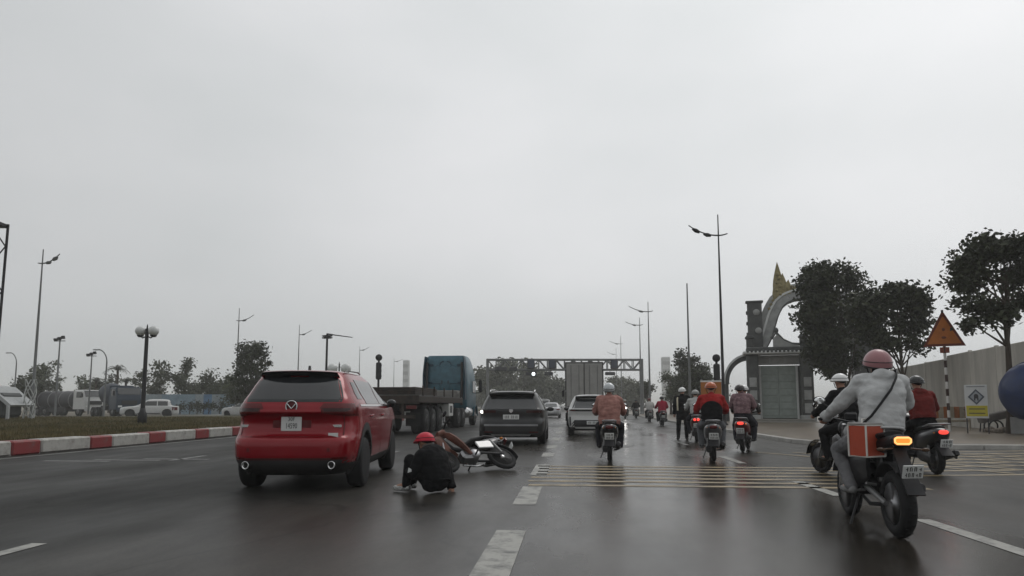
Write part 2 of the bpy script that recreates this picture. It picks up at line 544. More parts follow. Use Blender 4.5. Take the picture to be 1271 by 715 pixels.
b = MB(); strip(b, (-12.55, -20), (-12.55, 300), .18, .004); b.build('edge_line', M_faint, kind='structure')
for i in range(7):
    b = MB()
    y = 10.35 + .53 * i
    b2 = .19
    xs = np.linspace(-.62 - random.uniform(0, .12), 5.2 + random.uniform(-.3, .6), 9)
    rows = [[(x, y + .05 * math.sin(x * .7 + i) * .4 - b2 / 2, .004) for x in xs], [(x, y + .05 * math.sin(x * .7 + i) * .4 + b2 / 2, .004) for x in xs]]
    b.grid(rows, smooth=False); b.build('rumble_stripe', M_yel, kind='structure')
for i in range(8):
    b = MB()
    strip(b, (5.1 + .12 * i, 12.1 + .80 * i), (17, 14.4 + .80 * i + .05 * i), .19, .004)
    b.build('rumble_stripe', M_yel, kind='structure')
for i in range(9):
    b = MB(); strip(b, (4.6 + .9 * i, 17.9), (7.6 + 1.0 * i, 12.75 + .12 * i), .14, .008)
    b.build('rumble_stripe', M_yel, kind='structure')

# ---- median: long kerb of red and white blocks, grass behind
KX, KH = -13.06, .34
b = MB(); b.box((KX - .22, 130, KH / 2 - .03), (.40, 340, KH - .02), ch=.02)
kerb = b.build('median_kerb', M_conc, kind='structure')
kb = {}
def kerb_block(mname, m, y0, y1):
    l = round(y1 - y0, 2)
    key = (mname, l)
    if key not in kb:
        q = MB(); q.box((0, 0, KH / 2), (.46, l - .02, KH), ch=.035)
        kb[key] = q.mesh('kerb_block'); kb[key].materials.append(m)
    return link('kerb_block', kb[key], m, kerb, loc=(KX - .2 + random.uniform(-.012, .012), (y0 + y1) / 2, random.uniform(-.012, .012)), rotz=random.uniform(-.012, .012))
def ky(px, py):
    g = G(px, py)
    return g.y * (KX + .03) / g.x
ys = [(ky(15, 564), ky(50, 561)), (ky(109, 556.4), ky(134, 554.4)), (ky(183, 550.5), ky(204, 548.8)), (ky(243, 545.7), ky(262, 544.2))]
y0 = ys[0][0]
per = (ys[-1][0] - y0) / 3          # red blocks come at an even pace, the white ones between are longer
lr = sum(b - a for a, b in ys) / 4
for k in range(-5, 50):
    kerb_block('red', M_kred, y0 + per * k, y0 + per * k + lr)
    kerb_block('white', M_kwhite, y0 + per * k + lr, y0 + per * (k + 1))
gp = [(KX - .38, -15), (KX - .38, 900), (-26.5, 900), (-31, 62), (-75, 28), (-75, -15)]
sheet('median_ground', gp, .24, M_grassbase)
# grass tufts on the median: uncountable, one object
def grass(name, n, fx, m, hmin=.05, hmax=.16, w=.02):
    rnd = random.Random(3)
    vs, fs = [], []
    for i in range(n):
        x, y = fx(rnd)
        h = rnd.uniform(hmin, hmax); a = rnd.uniform(0, 6.28); ww = w * (1 + y * .02)
        dx, dy = math.cos(a) * ww, math.sin(a) * ww
        lx, ly = rnd.uniform(-.06, .06), rnd.uniform(-.06, .06)
        o = len(vs)
        vs += [(x - dx, y - dy, .235), (x + dx, y + dy, .235), (x + lx, y + ly, .24 + h)]
        fs.append((o, o + 1, o + 2))
    me = bpy.data.meshes.new(name); me.from_pydata(vs, [], fs)
    return link(name, me, m, kind='stuff', label='short brownish grass growing on the wide median', cat='grass')
M_grass = mat('grass_blade', (.085, .085, .030), .8, var=.5, vscale=.35, col2=(.16, .125, .06))
def gxy(r):
    y = 12 + 38 * r.random() ** 1.3
    return KX - .45 - r.random() ** 1.2 * min(30, (y * 1.0)), y
grass('median_grass', 70000, gxy, M_grass)

# ---- right pavement with its kerb, muddy and wet
pv = [(6.9, 900), (6.9, 25), (6.95, 22.5), (7.4, 20.9), (8.4, 20.1), (10, 19.75), (14, 19.6), (60, 19.6), (60, 900)]
b = MB(); b.prism(pv, Matrix.Translation((0, 0, -.02)), .12)
b.build('pavement', M_pave, kind='structure')
b = MB()
kl = [Vector((x, y, 0)) for x, y in pv[:8]]
kl[0].y = 260
edge = MB()
for a, c in zip(kl[:-1], kl[1:]):
    t = (c - a); l = t.length
    n = max(1, int(l / 1.0)) if l < 40 else int(l / 3)
    for i in range(n):
        p = a + t * ((i + .5) / n)
        if p.y > 70 or p.x > 30: continue
        ang = math.atan2(t.y, t.x)
        edge.box((p.x, p.y, .055), (l / n - .015, .20, .15), rot=ang, ch=.02)
edge.build('pavement_kerb', M_conc, kind='structure')
# ------------------------------------------------------------------ cars: horizontal slices, every detail laid on the resulting surface
def pchip(xs, ys):
    xs, ys = np.array(xs, float), np.array(ys, float)
    h = np.diff(xs); d = np.diff(ys) / h
    m = np.zeros(len(xs)); m[0], m[-1] = d[0], d[-1]
    for i in range(1, len(xs) - 1):
        if d[i - 1] * d[i] > 0:
            w1, w2 = 2 * h[i] + h[i - 1], h[i] + 2 * h[i - 1]
            m[i] = (w1 + w2) / (w1 / d[i - 1] + w2 / d[i])
    def f(x):
        x = min(max(x, xs[0]), xs[-1])
        i = min(max(int(np.searchsorted(xs, x)) - 1, 0), len(h) - 1)
        t = (x - xs[i]) / h[i]
        return float((1 + 2 * t) * (1 - t) ** 2 * ys[i] + t * (1 - t) ** 2 * h[i] * m[i] + t * t * (3 - 2 * t) * ys[i + 1] + t * t * (t - 1) * h[i] * m[i + 1])
    return f
class CarShape:
    def __init__(s, keys):
        z = [k[0] for k in keys]
        s.z0, s.z1 = z[0], z[-1]
        s.W, s.yr, s.yf, s.n = [pchip(z, [k[i] for k in keys]) for i in (1, 2, 3, 4)]
    def rear(s, x, z):
        W, a, f, n = s.W(z), s.yr(z), s.yf(z), s.n(z)
        L = (f - a) / 2; q = min(1, abs(x) / W)
        return (a + f) / 2 - L * (1 - q ** n) ** (1 / n)
    def front(s, x, z):
        return s.yr(z) + s.yf(z) - s.rear(x, z)
    def side(s, y, z):
        W, a, f, n = s.W(z), s.yr(z), s.yf(z), s.n(z)
        L = (f - a) / 2; q = min(1, abs(y - (a + f) / 2) / L)
        return W * (1 - q ** n) ** (1 / n)
    def body(s, nz=64, nu=128):
        loops = []
        for i in range(nz + 1):
            t = i / nz
            z = s.z0 + (s.z1 - s.z0) * (1 - (1 - t) ** 1.35)
            W, a, f, n = s.W(z), s.yr(z), s.yf(z), s.n(z)
            lp = []
            for j in range(nu):
                th = 2 * math.pi * (j + .5) / nu
                c, sn = math.cos(th), math.sin(th)
                # warp so points spread evenly over a squarish outline
                m = 1 / (abs(c) ** n + abs(sn) ** n) ** (1 / n)
                lp.append((W * c * m, (a + f) / 2 + (f - a) / 2 * sn * m, z))
            loops.append(lp)
        return loops
    def rear_patch(s, pts, eps=.004, nx=14, thick=.02):
        """pts: list of (z, x_left, x_right)"""
        rows = []
        for z, xl, xr in pts:
            rows.append([(x, s.rear(x, z) - eps, z) for x in np.linspace(xl, xr, nx)])
        return MB().grid(rows, thick=(0, thick, 0))
    def front_patch(s, pts, eps=.004, nx=14, thick=-.02):
        rows = [[(x, s.front(x, z) + eps, z) for x in np.linspace(xr, xl, nx)] for z, xl, xr in pts]
        return MB().grid(rows, thick=(0, thick, 0))
    def side_patch(s, pts, sg, eps=.004, ny=10, thick=.02):
        """pts: list of (z, y_back, y_front)"""
        rows = []
        for z, a, c in pts:
            r = [(sg * (s.side(y, z) + eps), y, z) for y in np.linspace(a, c, ny)]
            rows.append(r if sg > 0 else r[::-1])
        return MB().grid(rows, thick=(-sg * thick, 0, 0))
def zs(z0, z1, n, f0, f1):
    return [(z0 + (z1 - z0) * i / n,) + tuple(a + (b - a) * i / n for a, b in zip(f0, f1)) for i in range(n + 1)]
def bool_cut(me, cutters, mats):
    o = bpy.data.objects.new('t', me); COL.objects.link(o)
    for m in mats: me.materials.append(m)
    cm = cutters.mesh('cut')
    for m in mats: cm.materials.append(m)
    c = bpy.data.objects.new('c', cm); COL.objects.link(c)
    md = o.modifiers.new('b', 'BOOLEAN'); md.operation = 'DIFFERENCE'; md.object = c; md.solver = 'EXACT'
    dg = bpy.context.evaluated_depsgraph_get()
    out = bpy.data.meshes.new_from_object(o.evaluated_get(dg))
    bpy.data.objects.remove(o); bpy.data.objects.remove(c)
    return out
_wheelmesh = {}
def car_wheel(root, x, y, r, w, sg, spokes=5, rim=None):
    key = (r, w, sg, spokes)
    if key not in _wheelmesh:
        t = MB()
        rr = r * .66
        t.lathe([(rr, -w / 2), (r * .93, -w / 2), (r * .985, -w * .40), (r, -w * .25), (r, w * .25), (r * .985, w * .40), (r * .93, w / 2), (rr, w / 2)], (0, 0, 0), (1, 0, 0), 36)
        q = MB()
        o = sg * w * .42
        q.lathe([(rr, 0), (rr * .96, o * .9), (rr * .90, o * .8), (rr * .88, o * .2)], (0, 0, 0), (1, 0, 0), 32)
        q.lathe([(.001, o * .2), (rr * .9, o * .2)], (0, 0, 0), (1, 0, 0), 24)
        q.lathe([(.001, o * 1.0), (.05, o * .95), (.055, o * .3)], (0, 0, 0), (1, 0, 0), 16)
        for k in range(spokes):
            a = 2 * math.pi * k / spokes
            for da in (-.13, .13):
                p0 = (o * .85, .05 * math.cos(a), .05 * math.sin(a)); p1 = (o * .78, rr * .93 * math.cos(a + da), rr * .93 * math.sin(a + da))
                q.tube([p0, p1], [.022, .017], 6)
        _wheelmesh[key] = (t.mesh('wheel'), q.mesh('rim'))
    a, bm = _wheelmesh[key]
    wh = link('wheel', a, rubber, root, loc=(x, y, r))
    link('rim', bm, rim or alloy, wh)
    return wh
def plate(root, lines, loc, w=.33, h=.20, tilt=0.0, size=None, x_dir=(1, 0, 0), up=(0, 0, 1), name='licence_plate'):
    """number plate facing local -y"""
    X = frameX(loc, x_dir, up)
    b = MB(); b.box((0, 0, 0), (w, h, .012), ch=.004)
    b.v = [tuple(X @ Vector(p)) for p in b.v]
    p = b.build(name, plate_w, root)
    n = len(lines)
    for i, s in enumerate(lines):
        sz = size or h / n * .92
        zz = (n - 1) / 2 - i
        if isinstance(s, int):      # figures too small to read: dark strokes only
            q = MB(); cw = w * .86 / s
            for k in range(s):
                if s > 5 and k == 3: continue
                x = -w * .43 + cw * (k + .5); hh = h / n * .62
                z0 = zz * h / n * .9
                if (k * 7 + i * 3) % 3: q.box((x - cw * .22, z0, .0068), (cw * .2, hh, .002), ch=.0003)
                q.box((x + cw * .18, z0 - hh * .12 * (k % 2), .0068), (cw * .2, hh * (.76 if k % 2 else 1), .002), ch=.0003)
                q.box((x, z0 + hh * (.42 if k % 3 else 0), .0069), (cw * .4, hh * .16, .002), ch=.0003)
            q.v = [tuple(X @ Vector(v)) for v in q.v]
            q.build('plate_number', plate_ink, p)
            continue
        text_mesh('plate_number', s, sz, X @ Matrix.Translation((0, zz * h / n * .92, .0072)), plate_ink, p)
    return p

# ---- red crossover, nearest car
def red_car():
    root = thing('car', 'red crossover car with a white number plate and winged badge, nearest vehicle', 'car', (-4.13, 11.25, 0), R(6.5))
    S = CarShape([(.20, .74, -2.02, 2.05, 5), (.27, .84, -2.17, 2.17, 5.5), (.36, .895, -2.25, 2.24, 6), (.48, .912, -2.275, 2.27, 6.5), (.60, .918, -2.275, 2.27, 6.5),
                  (.68, .92, -2.255, 2.25, 6.5), (.70, .92, -2.215, 2.24, 6.5), (.735, .92, -2.15, 2.24, 6.5), (.82, .918, -2.105, 2.22, 6.3), (.90, .912, -2.135, 2.17, 6), (.945, .908, -2.175, 2.05, 6), (.985, .905, -2.165, 1.95, 6), (1.04, .875, -2.12, 1.35, 6),
                  (1.09, .845, -2.085, 1.08, 6), (1.18, .79, -2.02, .86, 6), (1.30, .74, -1.935, .60, 6), (1.44, .68, -1.83, .30, 6), (1.54, .63, -1.76, .05, 5.5), (1.585, .605, -1.745, -.05, 5), (1.625, .55, -1.68, -.2, 4.5), (1.655, .46, -1.5, -.35, 4), (1.672, .22, -1.2, -.5, 3), (1.676, .03, -.9, -.8, 2)])
    red = mat('red_pearl_paint', (.22, .003, .009), .22, .15, coat=.45, var=.05)
    clad = mat('dark_cladding', (.035, .034, .034), .6, bump=.15, bscale=120)
    b = MB(); b.loft(S.body())
    # lower cladding by height
    for i, f in enumerate(b.f):
        z = sum(b.v[k][2] for k in f) / len(f)
        if z < .345: b.mi[i] = 1
    cut = MB()
    for y in (-1.33, 1.37):
        for sg in (-1, 1):
            cut.lathe([(.395, .50 * sg), (.395, 1.2 * sg)] if sg > 0 else [(.395, -1.2), (.395, -.50)], (0, y, .36), (1, 0, 0), 40, mi=1)
    me = bool_cut(b.mesh('body'), cut, [red, clad])
    body = link('body', me, [red, clad], root)
    for y in (-1.33, 1.37):
        for sg in (-1, 1):
            rows = []
            for a in np.linspace(R(-22), R(202), 26):
                rows.append([(sg * (S.side(y + rr * math.cos(a), max(.24, .36 + rr * math.sin(a))) + .012), y + rr * math.cos(a), .36 + rr * math.sin(a)) for rr in ((.395, .46) if sg > 0 else (.46, .395))])
            MB().grid(rows, thick=(-sg * .05, 0, 0)).build('arch_trim', clad, root)
        for sg in (-1, 1):
            car_wheel(root, sg * .795, y, .355, .235, sg)
    # rear window and the black surround
    win = [(1.055 + .40 * t, -(.665 - .13 * t - .03 * max(0, 1 - t * 8) - .05 * max(0, t - .85) * 6), .665 - .13 * t - .03 * max(0, 1 - t * 8) - .05 * max(0, t - .85) * 6) for t in np.linspace(0, 1, 14)]
    S.rear_patch([(z, a - .045, c + .045) for z, a, c in win] + [(1.50, -.56, .56)], .003, 24).build('window_surround', gloss_black, root)
    w_ = S.rear_patch(win[1:], .007, 22).build('rear_window', glass, root)
    # roof spoiler
    sp = []
    for z, y0, hw in ((1.49, -1.80, .58), (1.53, -1.90, .575), (1.595, -1.915, .555), (1.625, -1.86, .52), (1.662, -1.45, .42)):
        sp.append([(x, y0 + .10 * (x / .6) ** 4 + .03 * (x / .64) ** 2, z - .035 * (x / .64) ** 2 - .02 * (x / .64) ** 4) for x in np.linspace(-hw, hw, 17)])
    MB().grid(sp[:3], thick=(0, .03, -.02)).build('roof_spoiler', gloss_black, root)
    MB().grid(sp[2:], thick=(0, .03, -.02)).build('spoiler_top', red, root)
    S.rear_patch([(1.462, -.13, .13), (1.482, -.13, .13)], .01, 5).build('brake_lamp', redlens, root)
    MB().tube([(.16, -2.005, 1.075), (0, -2.03, 1.085), (-.36, -2.02, 1.10)], [.018, .016, .010], 6).build('wiper', blackpl, root)
    b = MB(); b.prism([(-.05, 0), (.05, 0), (.02, .10), (-.03, .10)], frameX((0, -1.30, 1.665), (0, 1, 0), (0, 0, 1)) @ Matrix.Translation((0, 0, -.012)), .024)
    b.build('roof_fin', gloss_black, root)
    for sg in (-1, 1):
        b = MB(); b.tube([(sg * .60, -1.55, 1.60), (sg * .615, -1.4, 1.645), (sg * .60, -.6, 1.675), (sg * .56, -.2, 1.655)], [.014, .018, .018, .012], 8); b.build('roof_rail', steel, root)
        # tail lamp: tapers towards the emblem
        tl = []
        for t in np.linspace(0, 1, 9):
            z = .905 + .135 * t
            tl.append((z, .40 + .06 * abs(t - .62) * 2, .868 - .012 * t) if t > .25 else (z, .40 + .5 * (.25 - t) + .05 + .6 * (.25 - t), .868 - .012 * t))
        pts = tl if sg > 0 else [(z, -c, -a) for z, a, c in tl]
        lens = S.rear_patch(pts, .012, 14, .03).build('tail_lamp', redlens, root)
        S.rear_patch([(z, a + .04, c - .03) if sg > 0 else (z, a + .03, c - .04) for z, a, c in pts[3:6]], .016, 12, .006).build('lamp_band', mat('dark_lens', (.03, .003, .003), .15, coat=.3, var=0), lens)
        sl = [(z, -2.13, -1.86 + .1 * (z - .97)) for z in (.93, .96, 1.0, 1.03)]
        S.side_patch(sl, sg, .010, 6, .02).build('tail_lamp', redlens, root)
        # side glass
        S.side_patch([(1.035 + .40 * t, -1.20 - .28 * (1 - t) * 0 - .12 * t, -.12) for t in np.linspace(0, 1, 7)], sg, .006, 8).build('door_window', glass, root)
        S.side_patch([(1.035 + .41 * t, -.05, .95 - .72 * t) for t in np.linspace(0, 1, 7)], sg, .006, 8).build('door_window', glass, root)
        S.side_patch([(1.10 + .28 * t, -1.62 + .05 * t, -1.32 - .05 * t) for t in np.linspace(0, 1, 5)], sg, .006, 6).build('quarter_window', glass, root)
        S.side_patch([(1.012, -1.62, .98), (1.028, -1.62, .98)], sg, .012, 20, .015).build('window_trim', chrome, root)
        for yy in (-.92, .12):
            b = MB(); x = sg * (S.side(yy, .90) + .022); b.tube([(x - sg * .02, yy - .09, .895), (x, yy - .06, .90), (x, yy + .06, .905), (x - sg * .02, yy + .09, .905)], .013, 8); b.build('door_handle', red, root)
        for yy in (-.95, -.06, 1.0):
            S.side_patch([(.36 + .66 * t, yy - .005 - .14 * (yy < -.5) * (1 - t), yy + .005 - .14 * (yy < -.5) * (1 - t)) for t in np.linspace(0, 1, 10)], sg, .0015, 2, .004).build('door_seam', mat('seam', (.05, .003, .004), .6, var=0), root)
        mr = MB(); mr.ell((sg * .97, .74, 1.05), (.085, .055, .060)); mr.tube([(sg * .86, .74, 1.0), (sg * .95, .74, 1.02)], .025, 8); mr.build('door_mirror', gloss_black, root)
        # exhausts, reflectors, bumper corners
        e = MB(); e.lathe([(.050, 0), (.052, -.10), (.040, -.10), (.038, -.02)], (sg * .60, -2.14, .335), (0, 1, 0), 20); e.lathe([(.001, -.03), (.04, -.03)], (sg * .60, -2.14, .335), (0, 1, 0), 16, mi=1)
        e.build('exhaust', [chrome, blackpl], root)
        S.rear_patch([(.415, sg * .70 - .09, sg * .70 + .09), (.44, sg * .70 - .09, sg * .70 + .09)], .006, 8).build('reflector', redlens, root)
    S.rear_patch(zs(.235, .40, 5, (-.70, .70), (-.80, .80)), .006, 24).build('rear_diffuser', clad, root)
    S.rear_patch(zs(.40, .43, 2, (-.845, .845), (-.85, .85)), .004, 24).build('bumper_lip', mat('seam_dark', (.06, .012, .012), .5, var=0), root)
    for sg in (-1, 1):      # shut lines of the tailgate
        S.rear_patch([(z, sg * (.715 + .05 * (1.03 - z)) - .005, sg * (.715 + .05 * (1.03 - z)) + .005) for z in np.linspace(.72, 1.03, 9)], .002, 3, .004).build('hatch_seam', mat('seam', (.05, .003, .004), .6, var=0), root)
        S.rear_patch([(z, sg * .56 - .02, sg * .56 + .02) for z in (.52, .545, .57)], .003, 5, .004).build('parking_sensor', mat('recess_red', (.10, .004, .006), .35, coat=.4, var=0), root)
    # hatch crease and plate recess
    S.rear_patch(zs(.705, .713, 1, (-.84, .84), (-.84, .84)), .002, 24, .004).build('hatch_seam', mat('seam', (.05, .003, .004), .6, var=0), root)
    y0 = S.rear(0, .80)
    MB().grid([[(x, y0 - .006, z) for x in np.linspace(-.27, .27, 6)] for z in np.linspace(.725, .94, 5)], thick=(0, .03, 0)).build('plate_recess', mat('recess_red', (.10, .004, .006), .35, coat=.4, var=0), root)
    bar = MB(); bar.grid([[(x, S.rear(x, z) - .030 - .012 * math.sin((z - .93) / .05 * math.pi), z) for x in np.linspace(-.43, .43, 12)] for z in np.linspace(.93, .975, 5)], thick=(0, .06, 0)); bar.build('hatch_grip', red, root)
    plate(root, ['30F', '14590'], (-.005, y0 - .022, .835), .29, .150, size=.068)
    for xa, w in ((-.66, .15), (.62, .16)):
        MB().box((xa, S.rear(xa, .80) - .004, .80), (w, .012, .022)).build('badge', chrome, root)
    MB().box((.60, S.rear(.6, .72) - .010, .722), (.14, .006, .045)).build('badge_strip', plate_w, root)
    # winged oval emblem
    ey = S.rear(0, 1.005) - .012
    em = MB()
    em.tube([(.078 * math.cos(a), ey - .008, 1.005 + .064 * math.sin(a)) for a in np.linspace(0, 2 * math.pi, 28)[:-1]], .0085, 8, closed=True)
    wing = [Vector((.068 * u, ey - .010, 1.005 + .030 - .052 * (1 - abs(u)) ** .8 + .010 * abs(u))) for u in np.linspace(-1, 1, 17)]
    em.tube(wing, [.009 if abs(u) < .8 else .006 for u in np.linspace(-1, 1, 17)], 8)
    ee = em.build('emblem', chrome, root)
    MB().lathe([(.001, .004), (.07, .004), (.072, 0)], (0, ey + .004, 1.005), (0, -1, 0), 26).build('emblem_plate', mat('emblem_dark', (.10, .012, .014), .3, var=0), ee)
    MB().box((0, 0, .27), (1.35, 3.3, .14)).build('underbody', blackpl, root)
    for sg in (-1, 1):   # head lamps, unseen side but there
        S.front_patch([(z, sg * .58 - .2, sg * .58 + .2) for z in (.74, .80, .86)], .008, 8).build('headlight', plate_w, root)
    S.front_patch([(z, -.45, .45) for z in (.45, .6, .75)], .006, 10).build('grille', blackpl, root)
    ws = S.front_patch([(1.10 + .42 * t, -.74 + .13 * t, .74 - .13 * t) for t in np.linspace(0, 1, 9)], .006, 16).build('windscreen', glass, root)
    root.scale = (.955, 1, 1); root.location.x += .07
    # lift belt, tail and bumper to this car's proportions
    fz = pchip([-1, 0, .34, .72, .825, .93, 1.0, 1.055, 1.455, 1.54, 1.676, 2], [-1, 0, .385, .77, .935, 1.06, 1.155, 1.225, 1.575, 1.635, 1.70, 2])
    done = set()
    def lift(o):
        for c in o.children:
            if c.name.startswith(('wheel', 'rim')): continue
            if c.data.name not in done:
                done.add(c.data.name)
                for v in c.data.vertices: v.co.z = fz(v.co.z)
            lift(c)
    lift(root)
    return root
red_car()

# ---- black crossover ahead
def black_car():
    p = at(636, 20.6)
    root = thing('car', 'black crossover car with silver bumper strip and lit left tail lamp', 'car', (p.x, p.y + 2.15, 0), R(.5))
    S = CarShape([(.22, .78, -2.05, 2.05, 6), (.30, .88, -2.20, 2.18, 6.5), (.45, .925, -2.25, 2.24, 7), (.62, .935, -2.25, 2.24, 7), (.72, .935, -2.20, 2.22, 7), (.80, .93, -2.14, 2.2, 6.5), (.95, .925, -2.14, 2.1, 6.5), (1.03, .915, -2.14, 1.5, 6.5),
                  (1.10, .89, -2.08, 1.1, 6), (1.22, .84, -1.98, .8, 6), (1.38, .77, -1.86, .4, 6), (1.52, .69, -1.78, .05, 5.5), (1.575, .64, -1.77, -.1, 5), (1.60, .58, -1.68, -.2, 4.5), (1.622, .42, -1.4, -.4, 4), (1.632, .05, -1.0, -.8, 2)])
    pt = mat('black_car_paint', (.010, .010, .011), .3, .1, coat=.4, var=.05)
    clad = mat('dark_cladding', (.035, .034, .034), .6)
    b = MB(); b.loft(S.body(48, 96))
    for i, f in enumerate(b.f):
        if sum(b.v[k][2] for k in f) / len(f) < .40: b.mi[i] = 1
    cut = MB()
    for y in (-1.35, 1.35):
        for sg in (-1, 1):
            cut.lathe([(.39, .50), (.39, 1.2)] if sg > 0 else [(.39, -1.2), (.39, -.50)], (0, y, .36), (1, 0, 0), 32, mi=1)
    link('body', bool_cut(b.mesh('body'), cut, [pt, clad]), [pt, clad], root)
    for y in (-1.35, 1.35):
        for sg in (-1, 1): car_wheel(root, sg * .81, y, .355, .235, sg)
    win = [(1.07 + .38 * t, -(.72 - .13 * t), .72 - .13 * t) for t in np.linspace(0, 1, 10)]
    S.rear_patch(win, .006, 16).build('rear_window', glass, root)
    MB().grid([[(x, y0 + .08 * (x / .66) ** 4, z - .03 * (x / .66) ** 2) for x in np.linspace(-.63, .63, 13)] for z, y0 in ((1.50, -1.80), (1.53, -1.94), (1.56, -1.95), (1.61, -1.6))], thick=(0, .03, -.02)).build('roof_spoiler', pt, root)
    MB().tube([(.12, -2.02, 1.09), (-.33, -2.03, 1.12)], [.018, .010], 6).build('wiper', blackpl, root)
    for sg in (-1, 1):
        b = MB(); b.tube([(sg * .62, -1.62, 1.585), (sg * .63, -1.5, 1.64), (sg * .60, -.5, 1.665), (sg * .57, -.1, 1.64)], [.018, .02, .02, .014], 8); b.build('roof_rail', chrome, root)
        S.rear_patch([(z, sg * .66 - .24 * 1, sg * .66 + .24) for z in (.955, .99, 1.03)], .008, 10).build('tail_lamp', mat('smoked_lens', (.035, .008, .008), .1, coat=.5, var=0), root)
        if sg < 0:
            l = MB(); l.ell((-.81, S.rear(-.81, .985) - .012, .985), (.060, .02, .05)); l.build('reversing_lamp', whitelit, root, label='brightly lit lamp')
        S.side_patch([(1.05 + .42 * t, -1.35 - .12 * t, .95 - .8 * t) for t in np.linspace(0, 1, 7)], sg, .006, 10).build('side_window', glass, root)
        mr = MB(); mr.ell((sg * 1.02, .72, 1.05), (.11, .06, .075)); mr.tube([(sg * .87, .74, 1.0), (sg * .97, .72, 1.03)], .03, 8); mr.build('door_mirror', pt, root)
        S.rear_patch([(z, sg * .62 - .12, sg * .62 + .12) for z in (.375, .40)], .006, 6).build('reflector', redlens, root)
    S.rear_patch(zs(.565, .62, 2, (-.74, .74), (-.74, .74)), .012, 20).build('bumper_strip', alloy, root)
    S.rear_patch(zs(.26, .32, 2, (-.50, .50), (-.55, .55)), .02, 14, .1).build('lower_strip', mat('silver_strip', (.5, .5, .5), .3, .4), root)  # pale silver strip low across the rear
    S.rear_patch(zs(.32, .56, 4, (-.70, .70), (-.72, .72)), .004, 18).build('lower_bumper', clad, root)
    plate(root, [8], (0, S.rear(0, .82) - .02, .83), .44, .14, size=.075)
    em = MB(); em.prism([(-.05, .05), (.05, .05), (.055, -.01), (0, -.065), (-.055, -.01)], frameX((0, S.rear(0, 1.0) - .004, 1.01), (1, 0, 0), (0, 0, 1)), .012); em.build('emblem', chrome, root)
    MB().box((0, 0, .30), (1.3, 3.2, .16)).build('underbody', blackpl, root)
    S.front_patch([(1.10 + .40 * t, -.74 + .13 * t, .74 - .13 * t) for t in np.linspace(0, 1, 7)], .006, 12).build('windscreen', glass, root)
    for sg in (-1, 1): S.front_patch([(z, sg * .6 - .2, sg * .6 + .2) for z in (.74, .80, .86)], .008, 8).build('headlight', plate_w, root)
black_car()
for o in COL.objects:
    if o.get('label', '').startswith('black crossover'): o.scale = (1.09, 1, 1.0); o.location.x -= .06

